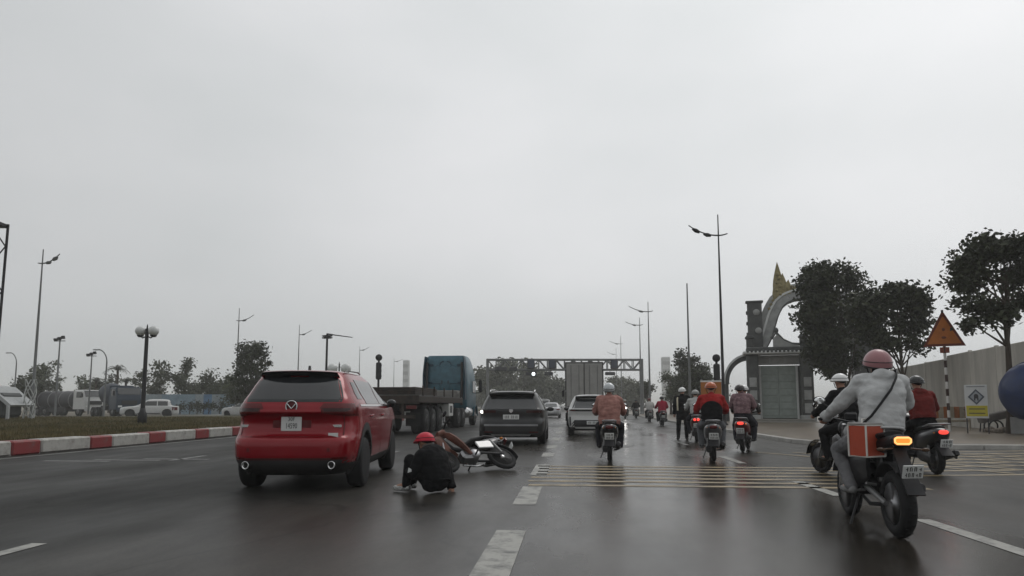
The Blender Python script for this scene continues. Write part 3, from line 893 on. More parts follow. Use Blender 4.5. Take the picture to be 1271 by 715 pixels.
# ---- white crossover further on, black boot edge and black lower bumper
def white_car():
    p = at(734, 26.3)
    root = thing('car', 'white crossover car with black boot edge driving ahead of the scooter rider', 'car', (p.x, p.y + 2.1, 0), R(0))
    S = CarShape([(.22, .76, -2.0, 2.0, 6), (.30, .87, -2.12, 2.12, 6.5), (.5, .915, -2.16, 2.16, 7), (.70, .92, -2.12, 2.14, 7), (.80, .92, -2.10, 2.12, 6.5), (.95, .91, -2.12, 2.0, 6.5), (1.02, .90, -2.13, 1.5, 6.5), (1.05, .885, -2.08, 1.2, 6),
                  (1.15, .85, -1.95, .9, 6), (1.30, .79, -1.80, .55, 6), (1.45, .70, -1.66, .15, 5.5), (1.53, .64, -1.60, -.05, 5), (1.57, .56, -1.5, -.2, 4.5), (1.595, .40, -1.3, -.4, 4), (1.605, .05, -1.0, -.8, 2)])
    clad = mat('dark_cladding', (.035, .034, .034), .6)
    b = MB(); b.loft(S.body(44, 88))
    for i, f in enumerate(b.f):
        if sum(b.v[k][2] for k in f) / len(f) < .36: b.mi[i] = 1
    cut = MB()
    for y in (-1.30, 1.32):
        for sg in (-1, 1):
            cut.lathe([(.38, .50), (.38, 1.2)] if sg > 0 else [(.38, -1.2), (.38, -.50)], (0, y, .35), (1, 0, 0), 32, mi=1)
    link('body', bool_cut(b.mesh('body'), cut, [white_paint, clad]), [white_paint, clad], root)
    for y in (-1.30, 1.32):
        for sg in (-1, 1): car_wheel(root, sg * .80, y, .345, .23, sg)
    S.rear_patch([(1.06 + .36 * t, -(.76 - .14 * t), .76 - .14 * t) for t in np.linspace(0, 1, 8)], .006, 16).build('rear_window', glass, root)
    S.rear_patch(zs(.955, 1.025, 3, (-.85, .85), (-.86, .86)), .010, 22).build('lamp_bar', gloss_black, root)
    low = [(.36 + .26 * t, -.66 - .2 * (1 - t), .66 + .2 * (1 - t)) for t in np.linspace(0, 1, 6)]
    S.rear_patch(low, .006, 18).build('lower_bumper', blackpl, root)
    S.rear_patch(zs(.29, .35, 2, (-.62, .62), (-.66, .66)), .014, 14).build('bumper_lip', white_paint, root)
    for sg in (-1, 1):
        S.rear_patch([(.40 + .34 * t, sg * .83 - .03, sg * .83 + .03) for t in np.linspace(0, 1, 5)], .010, 4).build('bumper_vent', blackpl, root)
        S.rear_patch([(z, sg * .73 - .11, sg * .73 + .11) for z in (.975, .99, 1.005)], .016, 8).build('tail_lamp', redlens, root)
        S.side_patch([(1.05 + .38 * t, -1.3 - .12 * t, .95 - .7 * t) for t in np.linspace(0, 1, 7)], sg, .006, 10).build('side_window', glass, root)
        mr = MB(); mr.ell((sg * 1.0, .75, 1.04), (.10, .06, .075)); mr.tube([(sg * .87, .74, 1.0), (sg * .96, .75, 1.02)], .03, 8); mr.build('door_mirror', gloss_black, root)
    MB().grid([[(x, y0 + .08 * (x / .66) ** 4, z - .03 * (x / .66) ** 2) for x in np.linspace(-.62, .62, 13)] for z, y0 in ((1.46, -1.66), (1.49, -1.80), (1.53, -1.80), (1.58, -1.4))], thick=(0, .03, -.02)).build('roof_spoiler', gloss_black, root)
    plate(root, [8], (.02, S.rear(0, .52) - .02, .52), .44, .13, size=.07)
    MB().box((0, 0, .28), (1.3, 3.2, .14)).build('underbody', blackpl, root)
    S.front_patch([(1.07 + .40 * t, -.76 + .13 * t, .76 - .13 * t) for t in np.linspace(0, 1, 7)], .006, 12).build('windscreen', glass, root)
    for sg in (-1, 1): S.front_patch([(z, sg * .6 - .2, sg * .6 + .2) for z in (.74, .80, .86)], .008, 8).build('headlight', plate_w, root)
white_car()

# ---- smaller cars in the distance
def small_car(label, loc, rz, paint, H=1.46, group=None, van=False):
    root = thing('van' if van else 'car', label, 'van' if van else 'car', loc, rz, group)
    k = H / 1.46
    if van:
        keys = [(.22, .76, -2.2, 2.2, 6), (.4, .86, -2.3, 2.3, 7), (.9, .87, -2.3, 2.2, 7), (1.05, .86, -2.28, 1.7, 7), (1.5, .80, -2.2, 1.2, 7), (1.85, .74, -2.1, .9, 6), (1.97, .6, -2.0, .6, 5), (2.0, .1, -1, 0, 2)]
    else:
        keys = [(.2, .74, -2.1, 2.1, 5), (.32, .84, -2.22, 2.2, 5.5), (.55, .88, -2.25, 2.2, 6), (.80, .87, -2.2, 2.1, 6), (.92, .86, -2.15, 1.8, 6), (.98, .83, -1.75, 1.2, 6), (1.1, .77, -1.45, .8, 6), (1.3, .66, -1.05, .35, 5.5), (1.40 * 1, .56, -.85, .1, 5), (1.45, .3, -.5, -.1, 3), (1.46, .05, -.3, -.2, 2)]
        keys = [(z * k if z > .5 else z, *r) for z, *r in keys]
    S = CarShape(keys)
    b = MB(); b.loft(S.body(30, 56))
    cut = MB()
    for y in (-1.3, 1.35):
        for sg in (-1, 1):
            cut.lathe([(.36, .48), (.36, 1.2)] if sg > 0 else [(.36, -1.2), (.36, -.48)], (0, y, .33), (1, 0, 0), 24, mi=1)
    link('body', bool_cut(b.mesh('body'), cut, [paint, blackpl]), [paint, blackpl], root)
    for y in (-1.3, 1.35):
        for sg in (-1, 1): car_wheel(root, sg * .75, y, .325, .21, sg)
    z0, z1 = (1.1, 1.7) if van else (1.0 * k, 1.34 * k)
    for t0, f in (('rear_window', S.rear_patch), ('windscreen', S.front_patch)):
        f([(z0 + (z1 - z0) * t, -(.70 - .14 * t), .70 - .14 * t) for t in np.linspace(0, 1, 6)], .006, 10).build(t0, glass, root)
    for sg in (-1, 1):
        S.side_patch([(z0 + (z1 - z0) * t, -1.25 + .45 * t * (not van), .8 - .5 * t) for t in np.linspace(0, 1, 5)], sg, .006, 8).build('side_window', glass, root)
        S.rear_patch([(z, sg * .66 - .15, sg * .66 + .15) for z in (.74 * k, .80 * k, .86 * k)], .008, 6).build('tail_lamp', redlens, root)
        S.front_patch([(z, sg * .6 - .17, sg * .6 + .17) for z in (.66, .72, .78)], .008, 6).build('headlight', plate_w, root)
        mr = MB(); mr.ell((sg * .95, .65, 1.0 * k), (.09, .05, .07)); mr.build('door_mirror', paint, root)
    S.rear_patch([(z, -.25, .25) for z in (.52, .58, .64)], .010, 4).build('licence_plate', plate_w, root)
    S.rear_patch([(z, -.7, .7) for z in (.27, .34, .40)], .006, 8).build('lower_bumper', blackpl, root)
    return root
silver = mat('silver_paint', (.36, .36, .37), .3, .5, coat=.5, var=.04)
p = at(683.5, 64); small_car('silver saloon car between the black and the white crossover', (p.x, p.y + 2.2, 0), 0, silver)
p = at(677, 88); small_car('grey van far ahead above the silver saloon', (p.x - .3, p.y + 2.2, 0), 0, mat('grey_van_paint', (.30, .30, .30), .4, var=.05), van=True)
p = at(306, 66, 0); small_car('white car on the far side road, partly hidden by the red car', (p.x, p.y, .0), R(78), white_paint, 1.5)
# ------------------------------------------------------------------ lorries
def truck_wheel(root, x, y, r=.52, w=.30, sg=1, dual=False):
    ww = w * (2.05 if dual else 1)
    t = MB()
    t.lathe([(r * .56, -ww / 2), (r * .93, -ww / 2), (r, -ww * .42)] + ([(r, -ww * .06), (r * .9, -ww * .03), (r * .9, ww * .03), (r, ww * .06)] if dual else []) + [(r, ww * .42), (r * .93, ww / 2), (r * .56, ww / 2)], (0, 0, 0), (1, 0, 0), 28)
    wh = t.build('wheel', rubber, root, loc=(x, y, r))
    q = MB(); o = sg * ww / 2
    dish = -.10 if dual else .02
    q.lathe([(r * .56, o), (r * .50, o - sg * .02), (r * .46, o + sg * (dish if dual else 0)), (r * .26, o + sg * dish), (r * .22, o + sg * (dish + .08)), (.001, o + sg * (dish + .09))], (0, 0, 0), (1, 0, 0), 24)
    for k in range(8):
        a = k * math.pi / 4
        q.tube([(o + sg * (dish - .01), r * .36 * math.cos(a), r * .36 * math.sin(a)), (o + sg * (dish + .03), r * .36 * math.cos(a), r * .36 * math.sin(a))], .018, 6)
    q.build('rim', steel, wh)
    return wh
rust = mat('rusty_chassis', (.036, .033, .031), .75, .2, var=.35, vscale=4, col2=(.07, .052, .042))
deck_m = mat('weathered_deck', (.10, .098, .092), .8, var=.3, vscale=3)
blue_cab = mat('teal_blue_cab_paint', (.042, .11, .145), .4, .1, coat=.3, var=.25)
def flatbed():
    """tractor with a long flatbed semi-trailer, seen from behind on its right"""
    rear = at(483, 27.6); front = at(546, 37.6)
    d = (front - rear); ang = math.atan2(d.y, d.x) - math.pi / 2
    Ltot = d.length
    tr = thing('flatbed_trailer', 'dark long flatbed trailer with three axles behind the blue tractor', 'trailer', rear, ang)
    W = 2.5
    b = MB(); b.box((0, 5.1, 1.52), (W, 10.2, .10), ch=.02)
    b.build('deck', deck_m, tr)
    pl = MB()
    q = [MB() for _ in range(9)]
    for i, m in enumerate(q):
        m.box((-1.12 + .28 * i, 5.0, 1.59), (.262, 9.9, .035), ch=.008); m.build('deck_plank', deck_m, tr)
    for sg in (-1, 1):
        b = MB(); b.box((sg * (W / 2 - .03), 5.1, 1.42), (.07, 10.2, .26), ch=.015)
        b.build('side_rail', rust, tr)
        b = MB(); b.box((sg * .45, 5.2, 1.18), (.16, 9.9, .50), ch=.02); b.build('chassis_beam', rust, tr)
        for yy in (1.5, 2.85, 4.2):
            truck_wheel(tr, sg * .95, yy, .52, .28, sg, True)
            f = MB(); f.grid([[(sg * .95 + x, yy + .62 * math.cos(a), .56 + .60 * math.sin(a)) for x in (-.3, .3)] for a in np.linspace(R(25), R(155), 8)], thick=(0, 0, .02)); f.build('mudguard', blackpl, tr)
        for k in range(5):
            st = MB(); st.box((sg * (W / 2 + .012), .6 + 2.2 * k, 1.78), (.06, .08, .42), ch=.01); st.build('stake', rust, tr)
        bx = MB(); bx.box((sg * .95, 6.9, .95), (.6, 1.05, .62), ch=.03); t = bx.build('tool_box', mat('white_tool_box', (.55, .55, .53), .5, var=.1), tr)
        for dy in (-.2, .12):
            MB().box((sg * 1.255, 6.9 + dy, .98), (.012, .22, .34)).build('box_hatch', blackpl, t)
        lg = MB(); lg.tube([(sg * .8, 8.0, 1.4), (sg * .8, 8.0, .35)], .07, 8); lg.box((sg * .8, 8.0, .3), (.3, .3, .06)); lg.build('landing_leg', rust, tr)
        MB().box((sg * .95, -.03, 1.10), (.42, .05, .14)).build('tail_lamp', redlens, tr)
        MB().box((sg * .95, .30, .62), (.62, .03, .55), ch=.008).build('mud_flap', rubber, tr)
    b = MB(); b.box((0, .0, 1.40), (W, .10, .34), ch=.02); b.box((0, -.02, .72), (2.2, .10, .14), ch=.02)
    for sg in (-1, 1): b.box((sg * .6, .0, .98), (.10, .08, .5))
    b.build('rear_bumper', rust, tr)
    for k in range(6):
        MB().box((0, 1.2 + 1.4 * k, 1.30), (2.3, .12, .16)).build('cross_member', rust, tr)
    # low load: steel frames lying on the rear of the deck
    ld = thing('steel_frame_load', 'dark steel frames lying on the rear of the flatbed trailer', 'cargo', tuple(rear + Matrix.Rotation(ang, 3, 'Z') @ Vector((0, 0, 1.608))), ang)
    for k in range(4):
        f = MB()
        for s2 in (-1, 1):
            f.box((s2 * 1.0, 2.2, .05 + .075 * k), (.12, 4.2, .07), ch=.01)
        for j in range(5):
            f.box((0, .25 + .97 * j, .05 + .075 * k), (1.86, .10, .06), ch=.01)
        f.build('frame', rust, ld)
    # gooseneck plate at the front of the deck
    b = MB(); b.box((0, 9.6, 1.80), (2.3, 1.1, .34), ch=.05); b.box((0, 9.1, 1.70), (W, .12, .22)); b.build('headboard', mat('grey_headboard', (.14, .135, .125), .7, var=.25), tr)

    # ---- tractor
    a2 = ang - R(1.5)
    cb = thing('tractor_truck', 'blue tractor truck with tall sleeper cab and roof deflector', 'truck', tuple(front + Matrix.Rotation(a2, 3, 'Z') @ Vector((0, 1.0, 0))), a2)
    HW = 1.24
    def cabloop(z, hw, y0, y1, r=.16):
        pts = []
        for cx, cy, a0 in ((hw - r, y1 - r, 0), (-hw + r, y1 - r, 90), (-hw + r, y0 + r, 180), (hw - r, y0 + r, 270)):
            for k in range(5):
                a = R(a0 + k * 22.5); pts.append((cx + r * math.cos(a), cy + r * math.sin(a), z))
        return pts
    b = MB(); b.loft([cabloop(z, hw, y0, y1) for z, hw, y0, y1 in ((1.0, 1.18, .35, 3.4), (1.15, HW, .3, 3.5), (2.6, HW, .3, 3.3), (3.0, HW - .02, .3, 3.0), (3.55, HW - .06, .36, 2.5), (3.90, HW - .12, .44, 2.0), (4.0, HW - .20, .52, 1.7))])
    body = b.build('cab', blue_cab, cb)
    dk = mat('dark_blue_trim', (.012, .04, .065), .45, var=.1)
    for sg in (-1, 1):      # dark extenders on the rear edges
        e = MB(); e.grid([[(sg * (HW - .02 - .10 * max(0, t - .6) / .4), .22 + yy - .25, 1.5 + 2.42 * t) for yy in (0, .5)] for t in np.linspace(0, 1, 8)], thick=(-sg * .05, 0, 0)); e.build('side_extender', dk, cb)
        MB().box((sg * .86, .292, 3.45), (.34, .03, .12)).build('vent_slat', dk, cb)
        MB().box((sg * .9, .288, 2.45), (.34, .03, .10)).build('vent_slat', dk, cb)
        # wing shaped relief and hatch outlines on the rear wall
        w = MB(); w.tube([(sg * .10, .37, 3.68), (sg * .26, .37, 3.62), (sg * .34, .36, 3.45)], .035, 6); w.build('wing_mark', dk, cb)
        o = MB()
        pp = [(sg * .24, .34, 3.16), (sg * .62, .34, 3.16), (sg * .60, .35, 3.36), (sg * .43, .355, 3.46), (sg * .26, .35, 3.34)]
        o.tube(pp, .02, 5, closed=True); o.build('panel_rib', dk, cb)
        o = MB(); o.tube([(sg * .28, .28, 1.95), (sg * 1.02, .28, 1.95), (sg * 1.02, .28, 2.40), (sg * .28, .28, 2.40)], .02, 5, closed=True); o.build('panel_rib', dk, cb)
        MB().box((sg * .18, .285, 2.48), (.05, .03, .20)).build('hose_bracket', blackpl, cb)
        MB().box((sg * (HW + .0), 2.55, 2.25), (.03, .75, .70), ch=.01).build('side_window', glass, cb)
        m = MB(); m.tube([(sg * HW, 3.1, 2.7), (sg * 1.52, 3.2, 2.75), (sg * 1.52, 3.2, 1.95), (sg * HW, 3.1, 1.9)], .025, 6); m.box((sg * 1.54, 3.18, 2.32), (.20, .12, .74), ch=.04); m.build('wing_mirror', blackpl, cb)
        fr = MB(); fr.lathe([(.30, -.62), (.32, -.60), (.32, .60), (.30, .62)], (sg * 1.02, 1.2, .78), (0, 1, 0), 24); fr.build('fuel_tank', chrome, cb)
        truck_wheel(cb, sg * 1.05, 3.25, .52, .30, sg)
        fg = MB(); fg.grid([[(sg * 1.05 + x, 3.25 + .66 * math.cos(a), .55 + .64 * math.sin(a)) for x in (-.22, .22)] for a in np.linspace(R(0), R(180), 10)], thick=(0, 0, .03)); fg.build('fender', blue_cab, cb)
        for yy in (-.85, .42 - .02): pass
        for yy in (-1.75, -.45): truck_wheel(cb, sg * .95, yy, .52, .28, sg, True)
        st = MB(); st.tube([(sg * 1.0, .12, 1.2), (sg * 1.0, .12, 3.6)], .07, 10); st.build('exhaust_stack', dark_metal, cb)
        MB().box((sg * .46, .2, .95), (.12, 5.4, .26)).build('chassis_beam', rust, cb)
    o = MB(); o.tube([(-.44, .33, 2.62), (.44, .33, 2.62)], .018, 6); o.build('panel_rib', dk, cb)
    b = MB(); b.loft([cabloop(z, hw, 3.3, y1, .25) for z, hw, y1 in ((.75, .95, 4.5), (1.0, 1.0, 4.6), (1.6, .95, 4.5), (1.85, .80, 4.2))]); b.build('bonnet', blue_cab, cb)
    ws = MB(); ws.box((0, 3.33, 2.25), (2.1, .06, .75), rot=Matrix.Rotation(R(-12), 3, 'X')); ws.build('windscreen', glass, cb)
flatbed()

def box_truck():
    p = at(725, 38.5)
    t = thing('box_truck', 'grey box lorry with closed rear doors ahead of the white car', 'truck', (p.x, p.y, 0), 0)
    g = mat('grey_box_panel', (.30, .295, .28), .55, var=.12, vscale=2)
    gd = mat('grey_box_frame', (.10, .098, .094), .5)
    MB().box((0, 3.0, 2.30), (2.16, 6.0, 2.62), ch=.03).build('cargo_box', gd, t)
    for sg in (-1, 1):
        d = MB(); d.box((sg * .515, -.012, 2.31), (.96, .05, 2.40), ch=.015)
        dr = d.build('rear_door', g, t)
        for k in (-1, 1):
            lr = MB(); lr.tube([(sg * (.515 + k * .22), -.055, 1.2), (sg * (.515 + k * .22), -.055, 3.42)], .016, 6); lr.build('lock_rod', steel, dr)
        for k in range(4): MB().box((sg * 1.02, -.03, 1.35 + .62 * k), (.10, .05, .10)).build('hinge', steel, dr)
        MB().box((sg * .85, -.03, .86), (.30, .06, .12)).build('tail_lamp', redlens, t)
        for yy in (1.3,): truck_wheel(t, sg * .78, yy, .42, .24, sg, True)
        truck_wheel(t, sg * .88, 6.8, .42, .26, sg)
        MB().box((sg * .42, 3.5, .72), (.12, 7, .22)).build('chassis_beam', rust, t)
        m = MB(); m.tube([(sg * 1.0, 7.5, 2.2), (sg * 1.28, 7.6, 2.2), (sg * 1.28, 7.6, 1.8)], .02, 6); m.box((sg * 1.28, 7.6, 1.95), (.16, .08, .4)); m.build('wing_mirror', blackpl, t)
        MB().box((sg * .82, .28, .52), (.5, .03, .45)).build('mud_flap', rubber, t)
    MB().box((0, -.02, .60), (1.9, .09, .14)).build('rear_bumper', rust, t)
    MB().box((0, -.03, .92), (2.1, .08, .10)).build('rear_sill', gd, t)
    c = MB(); c.box((0, 7.1, 1.55), (2.0, 1.9, 1.9), ch=.18); c.build('cab', white_paint, t)
    MB().box((0, 8.03, 1.85), (1.8, .06, .75)).build('windscreen', glass, t)
box_truck()

# ---- parked lorries beyond the median (drive to the right)
def cab_over(root, paint, x0, w=2.4, L=2.0, H=2.85, z0=.75):
    def lp(y, ins, zt):
        return [(x0 - w / 2 + ins, y, z0), (x0 + w / 2 - ins, y, z0), (x0 + w / 2 - ins, y, zt - .15), (x0 + w / 2 - ins - .15, y, zt), (x0 - w / 2 + ins + .15, y, zt), (x0 - w / 2 + ins, y, zt - .15)]
    b = MB(); b.loft([lp(0, .04, H - .05), lp(.15, 0, H), (lp(L - .45, 0, H)), lp(L - .12, .02, H - .75), lp(L, .08, H - 1.25)], smooth=False)
    c = b.build('cab', paint, root)
    rows = [[(x, y, z) for x in np.linspace(-w / 2 + .15, w / 2 - .15, 6)] for y, z in ((L - .40, H - .10), (L - .27, H - .40), (L - .09, H - .74))]
    MB().grid([[(x, y + .03, z) for x, y, z in r] for r in rows], thick=(0, -.02, -.01)).build('windscreen', glass, root)
    for sg in (-1, 1):
        MB().box((sg * (w / 2 - .005), L * .50, H - .55), (.03, L * .45, .62)).build('side_window', glass, root)
        MB().box((sg * (w / 2 - .35), L + .01, z0 + .32), (.36, .06, .18)).build('headlight', plate_w, root)
        m = MB(); m.tube([(sg * w / 2, L - .3, H - .3), (sg * (w / 2 + .25), L - .1, H - .3), (sg * (w / 2 + .25), L - .1, H - .9)], .02, 6); m.box((sg * (w / 2 + .25), L - .1, H - .6), (.18, .08, .42)); m.build('wing_mirror', blackpl, root)
        truck_wheel(root, sg * (w / 2 - .22), L * .42, .50, .28, sg)
    MB().box((0, L + .03, z0 + .70), (w * .6, .05, .40)).build('grille', blackpl, root)
    MB().box((0, L + .05, z0 - .05), (w * .96, .16, .32)).build('bumper', paint, root)
def tanker():
    f = at(121, 75)
    d = Vector((math.cos(R(-20)), math.sin(R(-20)), 0)); a = R(-20) - math.pi / 2
    root = thing('tank_truck', 'white cab lorry with a dark tank parked beyond the median', 'truck', tuple(f - d * 2.0), a)
    cab_over(root, white_paint, 0)
    b = MB(); b.lathe([(.001, -7.6), (.75, -7.55), (.98, -7.3), (1.0, -7.0), (1.0, -.9), (.98, -.6), (.75, -.4), (.001, -.35)], (0, 0, 1.75), (0, 1, 0), 24)
    tk = b.build('tank', mat('dark_tank', (.045, .045, .05), .5, var=.25), root)
    for y in (-6.6, -4.7, -2.8, -1.1):
        MB().lathe([(1.01, -.04), (1.035, -.04), (1.035, .04), (1.01, .04)], (0, y, 1.75), (0, 1, 0), 24).build('tank_band', steel, tk)
    MB().box((0, -3.5, .80), (1.0, 8.4, .22)).build('chassis_beam', rust, root)
    for sg in (-1, 1):
        MB().box((sg * 1.05, -3.0, .72), (.08, 3.0, .5)).build('side_guard', blackpl, root)
        for y in (-6.2, -4.9): truck_wheel(root, sg * .92, y, .50, .26, sg, True)
    f = at(163, 69)
    a = R(-36) - math.pi / 2; d = Vector((math.cos(R(-36)), math.sin(R(-36)), 0))
    root = thing('mixer_truck', 'dark blue lorry with a round drum facing right beyond the median', 'truck', tuple(f - d * 2.0), a)
    bl = mat('dark_blue_truck_paint', (.012, .025, .045), .45, coat=.2, var=.2)
    cab_over(root, bl, 0, H=3.0)
    b = MB(); b.lathe([(.001, 0), (.55, .02), (.95, .8), (1.15, 1.9), (1.15, 2.7), (.8, 4.0), (.45, 4.7), (.40, 4.75)], (0, -.4, 1.95), (0, -1, .16), 24); b.build('drum', mat('slate_drum', (.028, .035, .048), .5, var=.25), root)
    MB().box((0, -2.6, .85), (1.1, 6.0, .24)).build('chassis_beam', rust, root)
    MB().box((0, -.25, 2.2), (2.3, .16, 2.0), ch=.04).build('front_frame', bl, root)
    for sg in (-1, 1):
        for y in (-3.4, -4.7): truck_wheel(root, sg * .92, y, .50, .26, sg, True)
        MB().box((sg * 1.0, -1.6, .9), (.4, 1.2, .5)).build('side_tank', blackpl, root)
    ch = MB(); ch.tube([(0, -5.2, 2.9), (0, -5.7, 2.2)], [.32, .22], 10); ch.build('chute', bl, root)
tanker()
def pickup():
    f = at(189, 66)
    root = thing('pickup_truck', 'white pickup truck with dark windows on the yard beyond the twin lamp', 'pickup', (f.x, f.y, 0), R(90) + R(28))
    S = CarShape([(.3, .78, -2.4, 2.4, 6), (.45, .9, -2.5, 2.5, 6), (.8, .92, -2.5, 2.48, 6), (1.0, .91, -2.5, 2.3, 6), (1.08, .88, -2.48, 1.5, 6), (1.12, .86, -1.95, 1.2, 6), (1.4, .78, -1.80, .7, 6), (1.65, .68, -1.65, .25, 5.5), (1.74, .5, -1.4, 0, 4), (1.76, .05, -.8, -.4, 2)])
    b = MB(); b.loft(S.body(32, 64))
    cut = MB()
    for y in (-1.5, 1.6):
        for sg in (-1, 1): cut.lathe([(.43, .5), (.43, 1.2)] if sg > 0 else [(.43, -1.2), (.43, -.5)], (0, y, .40), (1, 0, 0), 24, mi=1)
    link('body', bool_cut(b.mesh('body'), cut, [white_paint, blackpl]), [white_paint, blackpl], root)
    for y in (-1.5, 1.6):
        for sg in (-1, 1): car_wheel(root, sg * .79, y, .38, .25, sg)
    for sg in (-1, 1):
        S.side_patch([(1.14 + .42 * t, -1.55 + .02 * t, -.70) for t in np.linspace(0, 1, 5)], sg, .006, 6).build('side_window', glass, root)
        S.side_patch([(1.14 + .42 * t, -.62, .85 - .50 * t) for t in np.linspace(0, 1, 5)], sg, .006, 6).build('side_window', glass, root)
        m = MB(); m.ell((sg * 1.0, .75, 1.16), (.10, .06, .09)); m.build('door_mirror', white_paint, root)
        S.front_patch([(z, sg * .64 - .18, sg * .64 + .18) for z in (.78, .86, .94)], .008, 6).build('headlight', plate_w, root)
        S.rear_patch([(z, sg * .80 - .08, sg * .80 + .08) for z in (.7, .85, 1.0)], .008, 5).build('tail_lamp', redlens, root)
        st = MB(); st.box((sg * .92, 0, .42), (.14, 1.9, .06)); st.build('side_step', blackpl, root)
    S.front_patch([(1.14 + .42 * t, -.75 + .13 * t, .75 - .13 * t) for t in np.linspace(0, 1, 6)], .006, 8).build('windscreen', glass, root)
    S.rear_patch([(1.16 + .38 * t, -.72 + .13 * t, .72 - .13 * t) for t in np.linspace(0, 1, 6)], .006, 8).build('rear_window', glass, root)
    S.front_patch([(z, -.45, .45) for z in (.6, .75, .92)], .008, 6).build('grille', blackpl, root)
pickup()
# ------------------------------------------------------------------ people
SKIN = mat('skin', (.36, .20, .14), .5, var=.08, vscale=12)
HAIR = mat('black_hair', (.012, .011, .010), .55, var=.3, vscale=60)
def V(*a): return Vector(a)
def head_rot(fd, tilt=0.0):
    y = Vector(fd).normalized()
    x = y.cross(Vector((0, 0, 1))).normalized()
    z = x.cross(y)
    M = Matrix((x, y, z)).transposed()
    return M @ Matrix.Rotation(tilt, 3, 'Y')
def hand_shells(mb, wrist, elbow, grip, side, fr=.0095):
    """palm, four unequal bent fingers and a thumb from the palm's side; grip: 'bar' (closed), 'flat' or 'relaxed'"""
    wrist, elbow = Vector(wrist), Vector(elbow)
    d = (wrist - elbow).normalized()
    down = Vector((0, 0, -1)); down = (down - d * d.dot(down))
    down = down.normalized() if down.length > .1 else Vector((0, -1, 0))
    across = d.cross(down).normalized() * side          # towards the thumb (inner side)
    if across.x * side > 0: across = -across
    pc = wrist + d * .045
    M = Matrix((across, d, -down)).transposed()
    mb.ell(pc, (.040, .050, .017), M, 10, 7)
    for k, ln in enumerate((.068, .076, .070, .055)):
        o = across * (.029 - .0195 * k)
        p0 = pc + d * .040 + o
        if grip == 'bar':
            p1 = p0 + d * ln * .40 + down * .008; p2 = p1 + down * ln * .45 ; p3 = p2 - d * ln * .38
        elif grip == 'flat':
            p1 = p0 + d * ln * .42; p2 = p1 + d * ln * .36 + down * .004; p3 = p2 + d * ln * .28 + down * .008
        else:
            p1 = p0 + d * ln * .42 + down * .006; p2 = p1 + d * ln * .28 + down * .016; p3 = p2 + d * ln * .15 + down * .022
        for a, b_, r0, r1 in ((p0, p1, fr, fr * .95), (p1, p2, fr * .95, fr * .88), (p2, p3, fr * .88, fr * .78)):
            mb.cap(a, r0, b_, r1, 8)
    t0 = pc + across * .030 - d * .018; t1 = t0 + across * .022 + d * .026 + down * .012; t2 = t1 + d * .026 + down * .014
    mb.cap(t0, fr * 1.25, t1, fr * 1.1, 8); mb.cap(t1, fr * 1.1, t2, fr * .85, 8)
